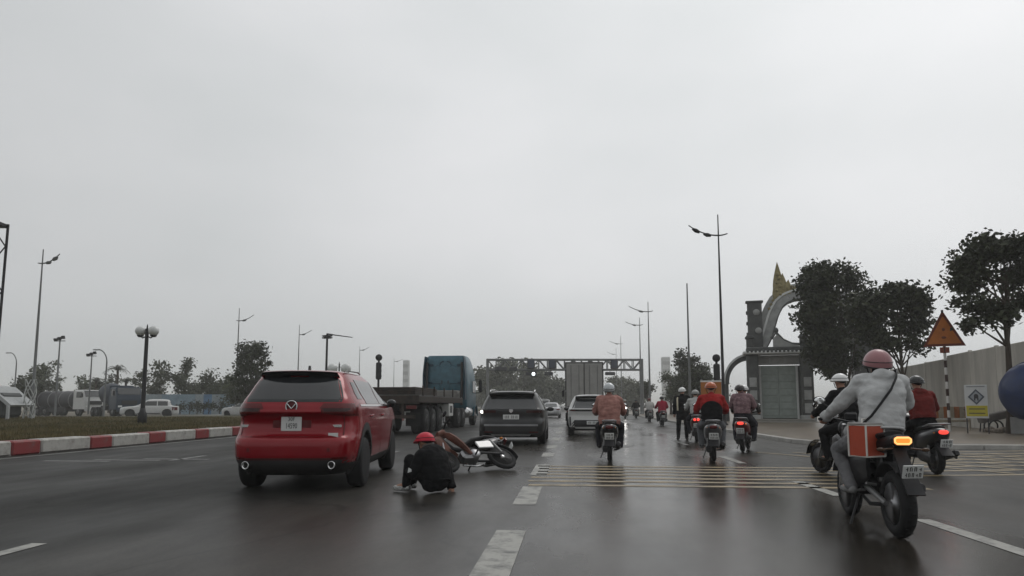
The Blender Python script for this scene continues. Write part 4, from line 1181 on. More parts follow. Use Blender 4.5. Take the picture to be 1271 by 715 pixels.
def person(label, loc, rz, J, st, group=None):
    root = thing('person', label, 'person', loc, rz, group)
    vx = st.get('voxel', .011)
    H, N, C, P = [Vector(J[k]) for k in ('head', 'neck', 'chest', 'pelvis')]
    fd = Vector(J.get('face', (0, 1, 0)))
    HR = head_rot(fd, J.get('tilt', 0))
    sx = (Vector(J['shR']) - Vector(J['shL'])).normalized()
    sp = (N - P).normalized()
    SR = Matrix((sx, sp.cross(sx).normalized() * 1, sp)).transposed()
    HX = HR.to_4x4(); HX.translation = H
    # --- continuous body
    b = MB()
    b.cap(P, .105, C, .12); b.cap(J['shL'], .062, J['shR'], .062); b.cap(J['hipL'], .085, J['hipR'], .085)
    b.cap(C, .115, N, .062); b.cap(N, .056, H + HR @ V(0, -.012, -.05), .055)
    b.ell(H + HR @ V(0, -.008, .02), (.074, .094, .100), HR, 16, 12)
    b.ell(H + HR @ V(0, .028, -.052), (.052, .058, .062), HR, 14, 9)
    b.cap(H + HR @ V(0, .086, .012), .010, H + HR @ V(0, .106, -.022), .015, 8)          # nose
    b.ell(H + HR @ V(0, .083, -.062), (.026, .012, .009), HR, 8, 6)                        # lips
    for s in (-1, 1):
        b.ell(H + HR @ V(s * .077, -.008, -.012), (.010, .020, .031), HR, 8, 6)            # ears
    for k, s in (('L', -1), ('R', 1)):
        b.cap(J['sh' + k], .056, J['el' + k], .043); b.cap(J['el' + k], .043, J['ha' + k], .028)
        hand_shells(b, J['ha' + k], J['el' + k], J.get('grip' + k, 'bar'), s, max(.0095, vx * .95))
        b.cap(J['hip' + k], .085, J['kn' + k], .058); b.cap(J['kn' + k], .058, J['an' + k], .038)
        b.cap(J['an' + k], .040, J['toe' + k], .030)
    link('body', remesh(b, vx, 2, 'body'), SKIN, root)
    # --- jacket
    jm = st['jacket']
    f = st.get('bulk', 1.0)
    b = MB()
    W_ = P + sp * st.get('hem', .04)
    # one padded barrel from hem to shoulders, following the spine
    cc = C + sp * .04
    fwd_ = SR @ V(0, 1, 0)
    lo = []
    for t_, hw_, dp_ in ((0, .168, .135), (.06, .184, .148), (.3, .186, .146), (.55, .190, .145), (.8, .198, .145), (.95, .192, .13), (1.12, .15, .105), (1.2, .09, .07)):
        q_ = W_.lerp(cc + sp * .08, t_) if t_ <= 1 else cc + sp * (.08 + (t_ - 1) * .55)
        bow = .012 * math.sin(math.pi * min(t_, 1))
        lo.append([q_ + sx * (hw_ * f * math.copysign(abs(math.cos(a)) ** .8, math.cos(a))) + fwd_ * (dp_ * f * math.copysign(abs(math.sin(a)) ** .8, math.sin(a)) - bow) for a in np.linspace(0, 2 * math.pi, 25)[:-1]])
    b.loft(lo)
    b.cap(J['shL'], .083 * f, J['shR'], .083 * f, 14)
    b.cap(C + sp * .1, .135 * f, N + sp * .012, .078)
    if st.get('hood'):
        back = -(SR @ V(0, 1, 0)) if (SR @ V(0, 1, 0)).dot(fd) > 0 else SR @ V(0, 1, 0)
        b.ell(N + back * .095 - sp * .035, (.125, .06, .075), SR, 16, 8)
    wr = {}
    for k in 'LR':
        el, ha, sh = [Vector(J[q + k]) for q in ('el', 'ha', 'sh')]
        wr[k] = el + (ha - el) * .95
        b.cap(sh, .082 * f, el, .066 * f, 14); b.cap(el, .066 * f, wr[k], .048 * f, 14)
        b.cap(el + (wr[k] - el) * .88, .054 * f, wr[k], .052 * f, 14)
    me = remesh(b, vx * 1.05, st.get('jsm', 4), 'jacket', st.get('wr', .011), st.get('wf', 9), st.get('seed', 1))
    mats = [jm] if not isinstance(jm, (list, tuple)) else list(jm)
    for m in mats: me.materials.append(m)
    if 'split' in st:
        for p in me.polygons:
            p.material_index = st['split'](p.center)
    link('jacket', me, mats, root)
    hb = MB(); hb.tube([W_ + (Vector(q_) - W_) * 1.015 for q_ in lo[0]], .013, 6, closed=True)
    hb.build('hem_band', mats[-1], root)
    for k in 'LR':
        el_ = Vector(J['el' + k]); dv_ = (wr[k] - el_).normalized()
        cf = MB(); cf.lathe([(.050 * f, -.035), (.056 * f, -.03), (.056 * f, .03), (.046 * f, .035)], wr[k] + dv_ * .015, dv_, 16); cf.build('cuff', mats[0], root)
    if st.get('collar'):
        q = MB(); q.lathe([(.070, -.01), (.078, .0), (.074, .055), (.066, .055), (.064, 0)], N + sp * .03, sp, 20); q.build('collar', st['collar'], root)
    # --- trousers
    b = MB()
    b.cap(J['hipL'], .125, J['hipR'], .125, 14); b.ell(P, (.165, .14, .12), SR)
    for k in 'LR':
        kn, an, hp = [Vector(J[q + k]) for q in ('kn', 'an', 'hip')]
        b.cap(hp, .110, kn, .080, 14); b.cap(kn, .080, an, st.get('cuff', .060), 14)
    me = remesh(b, vx * 1.05, 3, 'trousers', .008, 11, 5 + st.get('seed', 1))
    link('trousers', me, st['trousers'], root)
    # --- shoes
    for k in 'LR':
        an, toe = Vector(J['an' + k]), Vector(J['toe' + k])
        d = (toe - an); dz = Vector((d.x, d.y, 0)).normalized() if Vector((d.x, d.y, 0)).length > .01 else V(0, 1, 0)
        heel = an - dz * .045 + V(0, 0, -.035); tip = toe
        b = MB()
        b.cap(heel, .040, tip, .034, 12); b.cap(an, .048, heel + dz * .05, .042, 12); b.cap((heel + tip) / 2, .045, tip - dz * .02, .040, 12)
        link('shoe', remesh(b, max(vx, .011), 2, 'shoe'), st['shoes'], root)
    # --- hair, helmet or cap
    if st.get('hair', True):
        b = MB()
        rows = []
        for i in range(9):
            t = i / 8
            row = []
            for j in range(21):
                ph = R(-90 + 360 * j / 20)
                bk = .5 - .5 * math.sin(ph)           # 1 at the back
                th = t * R(62 + 55 * bk)
                row.append(HX @ V(.083 * math.sin(th) * math.cos(ph), .104 * math.sin(th) * math.sin(ph) - .006, .110 * math.cos(th) + .015))
            rows.append(row)
        b.grid(rows[::-1]); b.build('hair', HAIR, root)
    hk = st.get('helmet')
    if hk:
        kind, hm = hk[0], hk[1]
        b = MB()
        fr_, bk_ = {'open': (80, 118), 'half': (80, 98), 'cap': (82, 88)}[kind]
        rx, ry, rz_ = {'open': (.128, .150, .142), 'half': (.128, .148, .128), 'cap': (.098, .118, .110)}[kind]
        rows, inner = [], []
        for i in range(11):
            t = i / 10
            row, ro2 = [], []
            for j in range(29):
                ph = R(-90 + 360 * j / 28)
                q = .5 - .5 * math.sin(ph)
                th = max(.02, t * R(fr_ + (bk_ - fr_) * q ** .8))
                u = V(math.sin(th) * math.cos(ph), math.sin(th) * math.sin(ph), math.cos(th))
                row.append(HX @ V(rx * u.x, ry * u.y - .004, rz_ * u.z + .018)); ro2.append(HX @ V((rx - .022) * u.x, (ry - .022) * u.y - .004, (rz_ - .022) * u.z + .018))
            rows.append(row); inner.append(ro2)
        b.grid(rows[::-1])
        b.grid(inner)
        b.grid([inner[-1], rows[-1]])
        hel = b.build('helmet', hm, root)
        rim = MB(); rim.tube(rows[-1][:-1], .008, 6, closed=True); rim.build('rim', st.get('rim', blackpl), hel)
        if kind != 'cap':
            bd = MB(); bd.tube([HX @ (HX.inverted() @ p_ * 1.01) for p_ in rows[8][:-1]], .004, 5, closed=True); bd.build('shell_groove', blackpl, hel)
        # peak
        pk = MB()
        pr = []
        for i in range(3):
            row = []
            for j in range(11):
                ph = R(90 - 52 + 104 * j / 10)
                th = R(fr_ - 6)
                e = 1 + i * {'open': .18, 'half': .22, 'cap': .36}[kind] * math.cos(ph - R(90))
                row.append(HX @ V(rx * math.sin(th) * math.cos(ph) * (1 + .02 * i), ry * math.sin(th) * math.sin(ph) * e, rz_ * math.cos(th) + .022 - .012 * i))
            pr.append(row)
        pk.grid(pr, thick=(0, 0, -.008)); pk.build('peak', st.get('peak', hm), hel)
        if kind != 'cap':
            s_ = MB()
            s_.tube([HX @ V(-.105, .015, -.01), HX @ V(-.075, .03, -.09), HX @ V(0, .045, -.125), HX @ V(.075, .03, -.09), HX @ V(.105, .015, -.01)], .007, 6); s_.build('chin_strap', blackpl, hel)
    if st.get('eyes'):
        for s in (-1, 1):
            e = MB(); e.ell(H + HR @ V(s * .033, .076, .012), .013, None, 8, 6); e.build('eye', plate_ink, root)
    return root

def fabric(name, col, var=.22, vscale=7, rough=.85, col2=None, bump=.25, bscale=70):
    return mat(name, col, rough, 0, 0, var, vscale, bump, bscale, col2=col2, spec=.15)
WH = mat('white_helmet', (.68, .68, .67), .25, coat=.6, var=.05)
SHOE_D = mat('dark_shoe', (.03, .028, .026), .7)
SHOE_G = mat('grey_shoe', (.20, .20, .20), .7, var=.3)
BLK = fabric('black_cloth', (.009, .009, .010))
def ride_pose(seat=.80, reach=.40, gz=1.02, gx=.33, py=-.22, foot=(.17, .16, .31), lean=.10, knee=(.21, .26, .70), scale=1.0):
    J = dict(pelvis=(0, py, seat + .10), chest=(0, py + lean * .75, seat + .42), neck=(0, py + lean * 1.25, seat + .62), head=(0, py + lean * 1.25 + .05, seat + .775))
    for k, s in (('L', -1), ('R', 1)):
        J['sh' + k] = (s * .185, py + lean * 1.15, seat + .555)
        J['el' + k] = (s * (gx - .005), py + lean + .16, seat + .33)
        J['ha' + k] = (s * gx, reach - .10, gz + .045)
        J['hip' + k] = (s * .095, py + .02, seat + .07)
        J['kn' + k] = (s * knee[0], knee[1], knee[2])
        J['an' + k] = (s * foot[0], foot[1], foot[2])
        J['toe' + k] = (s * (foot[0] + .02), foot[1] + .17, foot[2] - .035)
    return J
# ------------------------------------------------------------------ two-wheelers
def bike_wheel(root, y, r, w, spokes=5, wire=False, z=None):
    t = MB()
    n = 10
    pr = []
    for k in range(n):
        a = 2 * math.pi * k / n
        pr.append((r - w * .5 + w * .5 * math.cos(a), w * .5 * math.sin(a)))
    t.lathe(pr, (0, 0, 0), (1, 0, 0), 36, closed=True)
    for k in range(36):     # tread blocks
        a = 2 * math.pi * k / 36
        t.box(((k % 2 - .5) * w * .34, (r - .001) * math.cos(a), (r - .001) * math.sin(a)), (w * .26, .012, .006), rot=Matrix.Rotation(a - math.pi / 2, 3, 'X'), ch=.001)
    wh = t.build('wheel', rubber, root, loc=(0, y, r if z is None else z))
    q = MB(); ri = r - w * .92
    q.lathe([(ri + .012, -w * .36), (ri - .012, -w * .30), (ri - .018, 0), (ri - .012, w * .30), (ri + .012, w * .36)], (0, 0, 0), (1, 0, 0), 32)
    q.lathe([(.03, -.06), (.045, -.05), (.045, .05), (.03, .06)], (0, 0, 0), (1, 0, 0), 16)
    for k in range(14 if wire else spokes):
        a = 2 * math.pi * k / (14 if wire else spokes)
        if wire: q.tube([(.02 * (-1) ** k, .04 * math.cos(a), .04 * math.sin(a)), (0, ri * math.cos(a + .15), ri * math.sin(a + .15))], .004, 5)
        else: q.tube([(0, .04 * math.cos(a), .04 * math.sin(a)), (0, ri * math.cos(a + .2), ri * math.sin(a + .2))], [.016, .011], 6)
    q.lathe([(.095, -.024), (.10, -.022), (.10, -.019), (.04, -.019)], (0, 0, 0), (1, 0, 0), 24)
    q.build('rim', alloy if not wire else chrome, wh)
    return wh
def sec(y, hw, z0, z1, n=18, e=2.6, x0=0.0):
    zc, hz = (z0 + z1) / 2, (z1 - z0) / 2
    out = []
    for k in range(n):
        a = 2 * math.pi * k / n
        c, s = math.cos(a), math.sin(a)
        m = 1 / (abs(c) ** e + abs(s) ** e) ** (1 / e)
        out.append((x0 + hw * c * m, y, zc + hz * s * m))
    return out
def mirror(root, s, base, top, rr=(.065, .018, .045), lit=None):
    m = MB(); m.tube([base, (base[0] + s * .02, base[1], base[2] + .10), top], .007, 6)
    m.ell(top, rr, Matrix.Rotation(s * R(-12), 3, 'Z'), 12, 8)
    o = m.build('mirror', blackpl, root)
    g = MB(); g.ell((top[0], top[1] - .008, top[2]), (rr[0] * .86, rr[1] * .8, rr[2] * .84), Matrix.Rotation(s * R(-12), 3, 'Z'), 12, 8)
    g.build('mirror_glass', lit or mat('mirror_silver', (.75, .76, .76), .05, 1.0, var=0), o)
def scooter(label, loc, rz, paint, trim=None, tail='lit', plate_n=(3, 5), tail_style=0, group=None, detail=True, indicators=None, cat='motor scooter', mirrors=True):
    root = thing('motor_scooter', label, cat, loc, rz, group)
    trim = trim or blackpl
    bike_wheel(root, -.62, .262, .105); bike_wheel(root, .62, .262, .095)
    b = MB(); b.loft([sec(-.93, .075, .69, .765), sec(-.90, .115, .64, .79), sec(-.78, .165, .54, .80), sec(-.60, .190, .45, .79), sec(-.35, .180, .38, .76), sec(-.15, .125, .32, .72), sec(-.08, .10, .30, .66)])
    b.build('rear_body', paint, root)
    b = MB(); b.loft([sec(-.80, .09, .775, .83), sec(-.62, .15, .765, .850), sec(-.35, .155, .74, .825), sec(-.10, .12, .70, .785), sec(.02, .06, .68, .74)]); b.build('seat', mat('seat_vinyl', (.02, .02, .021), .55, bump=.2, bscale=150), root)
    b = MB(); b.box((0, .10, .285), (.30, .50, .07), ch=.02); b.loft([sec(-.12, .13, .24, .36), sec(.36, .13, .24, .34)]); b.build('floorboard', trim, root)
    def sh(z, y, hw, d):
        return [(hw * math.sin(a) , y - d * (1 - math.cos(a)) * 1.2, z) for a in np.linspace(-1.35, 1.35, 9)] + [(hw * .85 * math.sin(a), y - .06 - d * (1 - math.cos(a)), z) for a in np.linspace(1.35, -1.35, 9)]
    b = MB(); b.loft([sh(.30, .42, .15, .10), sh(.45, .47, .21, .12), sh(.65, .46, .235, .13), sh(.82, .40, .20, .11), sh(.92, .35, .12, .08)]); b.build('leg_shield', paint, root)
    b = MB(); b.loft([sec(.24, .05, .93, .98), sec(.30, .16, .91, 1.03), sec(.38, .17, .90, 1.04), sec(.46, .10, .90, 1.0), sec(.48, .04, .92, .98)]); b.build('handlebar_cover', paint, root)
    b = MB(); b.ell((0, .465, .95), (.085, .03, .045)); b.build('headlight', plate_w, root)
    for s in (-1, 1):
        g = MB(); g.tube([(s * .14, .34, .985), (s * .24, .34, 1.005), (s * .38, .29, 1.01)], .016, 8); g.build('grip', rubber, root)
        l = MB(); l.tube([(s * .22, .37, 1.0), (s * .36, .36, 1.0)], .006, 5); l.build('brake_lever', alloy, root)
        if mirrors: mirror(root, s, (s * .20, .34, 1.01), (s * .33, .32, 1.19))
        i = MB(); i.ell((s * .105, -.86, .715), (.030, .035, .022)); i.build('indicator', amberlit if indicators == s else amberlens, root)
        f = MB(); f.tube([(s * .06, .62, .262), (s * .06, .53, .50)], .017, 8); f.build('fork_leg', alloy, root)
        fp = MB(); fp.box((s * .20, -.16, .30), (.13, .05, .025)); fp.build('footrest', rubber, root)
    # rear mudguard, plate holder, engine, exhaust, shock, rail
    b = MB(); b.grid([[(x, -.70 - .30 * t - .06 * t * t, .62 - .27 * t) for x in np.linspace(-.075 - .02 * t, .075 + .02 * t, 5)] for t in np.linspace(0, 1, 6)], thick=(0, .02, -.01)); b.build('mudguard', blackpl, root)
    plate(root, list(plate_n), (0, -1.005, .545), .19, .14, x_dir=(1, 0, 0), up=(0, -.30, .95))
    tl = MB()
    if tail_style == 0:
        tl.loft([sec(-.955, .03, .715, .745), sec(-.94, .075, .695, .765), sec(-.89, .088, .685, .775)]); tl.build('tail_lamp', redlit if tail == 'lit' else redlens, root)
    else:
        for s in (-1, 1): tl.loft([sec(-.955, .022, .70, .745, x0=s * .052), sec(-.93, .04, .685, .765, x0=s * .052), sec(-.88, .045, .68, .77, x0=s * .058)])
        tl.build('tail_lamp', redlit if tail == 'lit' else redlens, root)
    b = MB(); b.tube([(-.135, -.48, .80), (-.14, -.75, .86), (-.09, -.97, .87), (.09, -.97, .87), (.14, -.75, .86), (.135, -.48, .80)], .014, 8); b.build('grab_rail', alloy, root)
    b = MB(); b.loft([sec(-.72, .05, .20, .34, x0=-.10), sec(-.55, .08, .18, .40, x0=-.08), sec(-.25, .10, .20, .42, x0=-.03), sec(-.10, .08, .24, .38)]); b.build('engine', dark_metal, root)
    b = MB(); b.tube([(.10, -.15, .22), (.15, -.4, .24), (.165, -.52, .28)], .02, 8); b.tube([(.165, -.50, .275), (.175, -.58, .30), (.185, -.92, .385), (.185, -.95, .39)], [.035, .058, .055, .035], 14); b.build('exhaust', dark_metal, root)
    b = MB(); b.box((.215, -.74, .345), (.02, .28, .07), rot=Matrix.Rotation(R(13), 3, 'X')); b.build('exhaust_guard', steel, root)
    for s in (-1, 1): MB().tube([(s * .115, -.66, .30), (s * .115, -.60, .62)], .022, 8).build('shock_absorber', steel, root)
    b = MB(); b.grid([[(x, .62 + .31 * math.cos(a), .262 + .31 * math.sin(a)) for x in (-.07, -.03, .03, .07)] for a in np.linspace(R(10), R(165), 10)], thick=(0, 0, .012)); b.build('front_fender', paint, root)
    b = MB(); b.tube([(-.12, -.10, .25), (-.20, -.14, .04)], .011, 6); b.build('side_stand', dark_metal, root)
    return root

def naked_bike(label, loc, rz):
    root = thing('motorcycle', label, 'motorcycle', loc, rz)
    bike_wheel(root, -.64, .30, .135, 6); bike_wheel(root, .66, .295, .105, 6)
    gb = mat('matt_black_panel', (.018, .018, .019), .38, coat=.25)
    fr_ = dark_metal
    b = MB(); b.loft([sec(-.78, .035, .835, .905), sec(-.72, .07, .81, .92), sec(-.55, .105, .76, .90), sec(-.30, .12, .70, .84), sec(-.05, .11, .66, .80)]); b.build('tail_panel', gb, root)
    b = MB(); b.loft([sec(-.62, .08, .89, .945), sec(-.45, .125, .85, .925), sec(-.20, .135, .79, .86), sec(.05, .10, .76, .82)]); b.build('seat', mat('seat_vinyl', (.02, .02, .021), .55), root)
    b = MB(); b.loft([sec(-.02, .10, .72, .83), sec(.12, .15, .70, .95), sec(.30, .155, .70, 1.0), sec(.44, .10, .76, .97), sec(.50, .05, .80, .92)]); b.build('fuel_tank', gb, root)
    for s in (-1, 1):
        p = MB(); p.loft([sec(.18, .012, .62, .80, x0=s * .17), sec(.36, .02, .58, .88, x0=s * .19), sec(.58, .012, .62, .84, x0=s * .17)]); p.build('side_cowl', gb, root)
        f = MB(); f.tube([(s * .085, .66, .295), (s * .085, .56, .62), (s * .085, .46, .98)], [.026, .024, .022], 10); f.build('fork_leg', alloy, root)
        g = MB(); g.tube([(s * .03, .42, 1.0), (s * .20, .40, 1.04), (s * .26, .36, 1.045)], .012, 8); g.build('handlebar', dark_metal, root)
        g = MB(); g.tube([(s * .26, .36, 1.045), (s * .38, .30, 1.035)], .017, 8); g.build('grip', rubber, root)
        l = MB(); l.tube([(s * .24, .40, 1.035), (s * .37, .37, 1.03)], .006, 5); l.build('brake_lever', alloy, root)
        mirror(root, s, (s * .22, .38, 1.05), (s * .36, .34, 1.23), (.07, .02, .045))
        st = MB(); st.tube([(s * .07, -.80, .80), (s * .17, -.82, .79)], .008, 6); st.ell((s * .185, -.82, .79), (.035, .02, .018)); st.build('indicator', mat('smoked_amber', (.06, .03, .015), .2, var=0), root)
        a = MB(); a.tube([(s * .085, -.10, .40), (s * .10, -.64, .30)], [.030, .024], 8); a.build('swingarm', steel, root)
        fp = MB(); fp.tube([(s * .10, -.12, .36), (s * .23, -.14, .355)], .014, 8); fp.tube([(s * .10, -.42, .44), (s * .20, -.46, .46)], .013, 8); fp.build('footpeg', steel, root)
        fm = MB(); fm.tube([(s * .05, .42, .92), (s * .13, .15, .70), (s * .13, -.05, .48), (s * .11, -.10, .36)], .024, 8); fm.build('frame_tube', fr_, root)
    b = MB(); b.box((0, .18, .46), (.26, .34, .30), ch=.05); b.lathe([(.07, -.17), (.10, -.15), (.10, .15), (.07, .17)], (0, .02, .40), (1, 0, 0), 20); b.lathe([(.05, -.15), (.075, -.13), (.075, .13), (.05, .15)], (0, .26, .36), (1, 0, 0), 20)
    for k in range(6): b.box((0, .34, .50 + .035 * k), (.22, .20, .012), rot=Matrix.Rotation(R(20), 3, 'X'), ch=.002)
    b.build('engine', dark_metal, root)
    b = MB(); b.tube([(.0, .42, .50), (.02, .46, .30), (.07, .25, .18), (.13, -.10, .22), (.15, -.25, .30)], .022, 8); b.tube([(.15, -.22, .29), (.165, -.32, .33), (.175, -.66, .44), (.175, -.70, .45)], [.03, .055, .058, .04], 14); b.build('exhaust', dark_metal, root)
    b = MB(); b.tube([(0, -.30, .46), (0, -.22, .70)], .038, 10)
    b.tube([(.032 * math.cos(a), -.30 + .0033 * a * .9, .46 + .0095 * a) for a in np.linspace(0, 24, 90)], .007, 5); b.build('shock_absorber', mat('shock_spring', (.09, .09, .09), .4, .6), root)
    for s in (-1, 1):
        b = MB(); b.loft([sec(-.30, .02, .48, .72, x0=s * .12), sec(-.05, .035, .36, .70, x0=s * .15), sec(.25, .04, .32, .72, x0=s * .165), sec(.45, .02, .38, .74, x0=s * .15)]); b.build('side_fairing', gb, root)
        c = MB(); c.lathe([(.09, 0), (.085, .035), (.05, .045), (.001, .045)], (s * .15, .02, .40), (s, 0, 0), 18); c.build('engine_cover', steel, root)
    b = MB(); b.grid([[(x, -.64 + .36 * math.cos(a), .30 + .36 * math.sin(a)) for x in (-.085, -.05, .05, .085)] for a in np.linspace(R(35), R(128), 10)], thick=(0, 0, .012)); b.build('inner_fender', blackpl, root)
    # tail lamp: glowing orange bar with hot rim
    b = MB(); b.box((0, -.775, .865), (.17, .08, .10), ch=.03); b.build('lamp_housing', gb, root)
    tl = MB(); tl.box((0, -.818, .868), (.135, .02, .060), ch=.009); t = tl.build('tail_lamp', amberlit, root)
    rimp = [(.066 * sg_x * 1.0, -.830, .868 + dz) for sg_x, dz in ((-1, -.012), (-1, .014), (-.75, .028), (.75, .028), (1, .014), (1, -.012), (.75, -.028), (-.75, -.028))]
    q = MB(); q.tube(rimp, .0085, 6, closed=True); q.build('lamp_rim', hotlit, t)
    b = MB(); b.grid([[(x, -.72 - .26 * t - .08 * t * t, .83 - .40 * t) for x in np.linspace(-.05 - .02 * t, .05 + .02 * t, 5)] for t in np.linspace(0, 1, 8)], thick=(0, .02, -.01)); b.build('mudguard', blackpl, root)
    plate(root, [4, 5], (.0, -1.0, .615), .165, .125, x_dir=(1, 0, .03), up=(0, -.42, .90))
    b = MB(); b.grid([[(x, .66 + .345 * math.cos(a), .295 + .345 * math.sin(a)) for x in (-.075, -.04, .04, .075)] for a in np.linspace(R(25), R(170), 12)], thick=(0, 0, .012)); b.build('front_fender', gb, root)
    b = MB(); b.ell((0, .60, .93), (.11, .07, .10)); h = b.build('headlight_shell', gb, root)
    MB().lathe([(.001, .012), (.085, .008), (.09, 0)], (0, .655, .93), (0, 1, 0), 20).build('headlight', plate_w, h)
    b = MB(); b.box((0, .50, 1.06), (.13, .05, .09), ch=.02); b.build('instrument', blackpl, root)
    b = MB(); b.tube([(-.13, -.05, .32), (-.25, -.12, .03)], .012, 6); b.build('side_stand', dark_metal, root)
    b = MB(); b.tube([(.115, y, z) for y, z in ((-.64, .34), (-.10, .44), (-.10, .36), (-.64, .26))], .010, 6, closed=True); b.build('chain', steel, root)
    return root
# ------------------------------------------------------------------ traffic on two wheels, nearest first
grey_j = fabric('grey_jacket', (.46, .465, .465), .12, 8, .72, bump=.5, bscale=20)
def near_rider():
    loc = (2.95, 7.20, 0); rz = R(-3.6)
    naked_bike('black motorcycle with an orange tail lamp under the rider in the grey jacket', loc, rz)
    J = ride_pose(.85, .42, 1.02, .30, -.30, (.20, -.10, .40), .13, (.225, .22, .72))
    for k_ in ('pelvis', 'chest', 'neck'): J[k_] = tuple(Vector(J[k_]) + V({'pelvis': .02, 'chest': .06, 'neck': .09}[k_], 0, 0))
    for k_, s_ in (('L', -1), ('R', 1)): J['sh' + k_] = (s_ * .175 + .085, J['sh' + k_][1], J['sh' + k_][2])
    J['head'] = (.085, -.10, 1.575); J['face'] = (-.12, 1, -.05)
    J['hipL'] = (-.10, -.26, .90); J['hipR'] = (.10, -.26, .90)
    J['anL'] = (-.215, -.08, .395); J['toeL'] = (-.235, .10, .35); J['anR'] = (.215, -.08, .395); J['toeR'] = (.235, .10, .35)
    J['elL'] = (-.25, -.02, 1.20); J['elR'] = (.36, -.02, 1.20)
    person('rider in a light grey jacket and pink helmet with a strap across the back', loc, rz, J,
           dict(jacket=grey_j, bulk=1.08, voxel=.009, hood=True, wr=.014, wf=7, collar=BLK, trousers=fabric('grey_trousers', (.145, .145, .15), .25), shoes=SHOE_G,
                helmet=('open', mat('pink_helmet', (.33, .16, .17), .34, coat=.3, var=.05)), eyes=True, seed=4, hem=-.02))
    # orange box bag on its strap
    bag = thing('shoulder_bag', 'orange box bag with white piping hanging at the hip of the grey rider', 'bag', tuple(Vector(loc) + Matrix.Rotation(rz, 3, 'Z') @ V(-.165, -.42, .70)), rz + R(34))
    om = mat('orange_vinyl', (.42, .075, .04), .5, var=.10, bump=.1)
    pip = mat('white_piping', (.62, .60, .56), .5, var=.05)
    w, d, h = .25, .19, .30
    MB().box((0, 0, h / 2), (w, d, h), ch=.012).build('bag_body', om, bag)
    e = MB()
    for sx in (-1, 1):
        for sy in (-1, 1):
            e.tube([(sx * w / 2, sy * d / 2, .005), (sx * w / 2, sy * d / 2, h - .005)], .009, 6)
    e.build('piping', pip, bag)
    for zz in (.006, h - .006):
        e = MB(); e.tube([(-w / 2, -d / 2, zz), (w / 2, -d / 2, zz), (w / 2, d / 2, zz), (-w / 2, d / 2, zz)], .008, 6, closed=True); e.build('piping', pip, bag)
    fl = MB(); fl.box((0, 0, h + .008), (w + .012, d + .012, .02), ch=.006); fl.build('lid', mat('grey_lid', (.30, .29, .28), .5), bag)
    hd = MB(); hd.tube([(-.05, 0, h + .01), (-.045, 0, h + .05), (.045, 0, h + .05), (.05, 0, h + .01)], .008, 6); hd.build('handle', pip, bag)
    Xi = (Matrix.Translation(bag.location) @ Matrix.Rotation(rz + R(34), 4, 'Z')).inverted() @ Matrix.Translation(Vector(loc)) @ Matrix.Rotation(rz, 4, 'Z')
    path = [(-.20, -.43, 1.0), (-.12, -.452, 1.08), (-.02, -.430, 1.20), (.09, -.388, 1.33), (.17, -.325, 1.455), (.21, -.23, 1.512), (.20, -.14, 1.49), (.14, -.04, 1.38)]
    sm = []
    for i in range(len(path) - 1):
        for t in (0, .5): sm.append(Xi @ (Vector(path[i]) * (1 - t) + Vector(path[i + 1]) * t))
    s = MB(); s.tube(sm, .022, 8, flat=.35); s.build('strap', blackpl, bag)
near_rider()

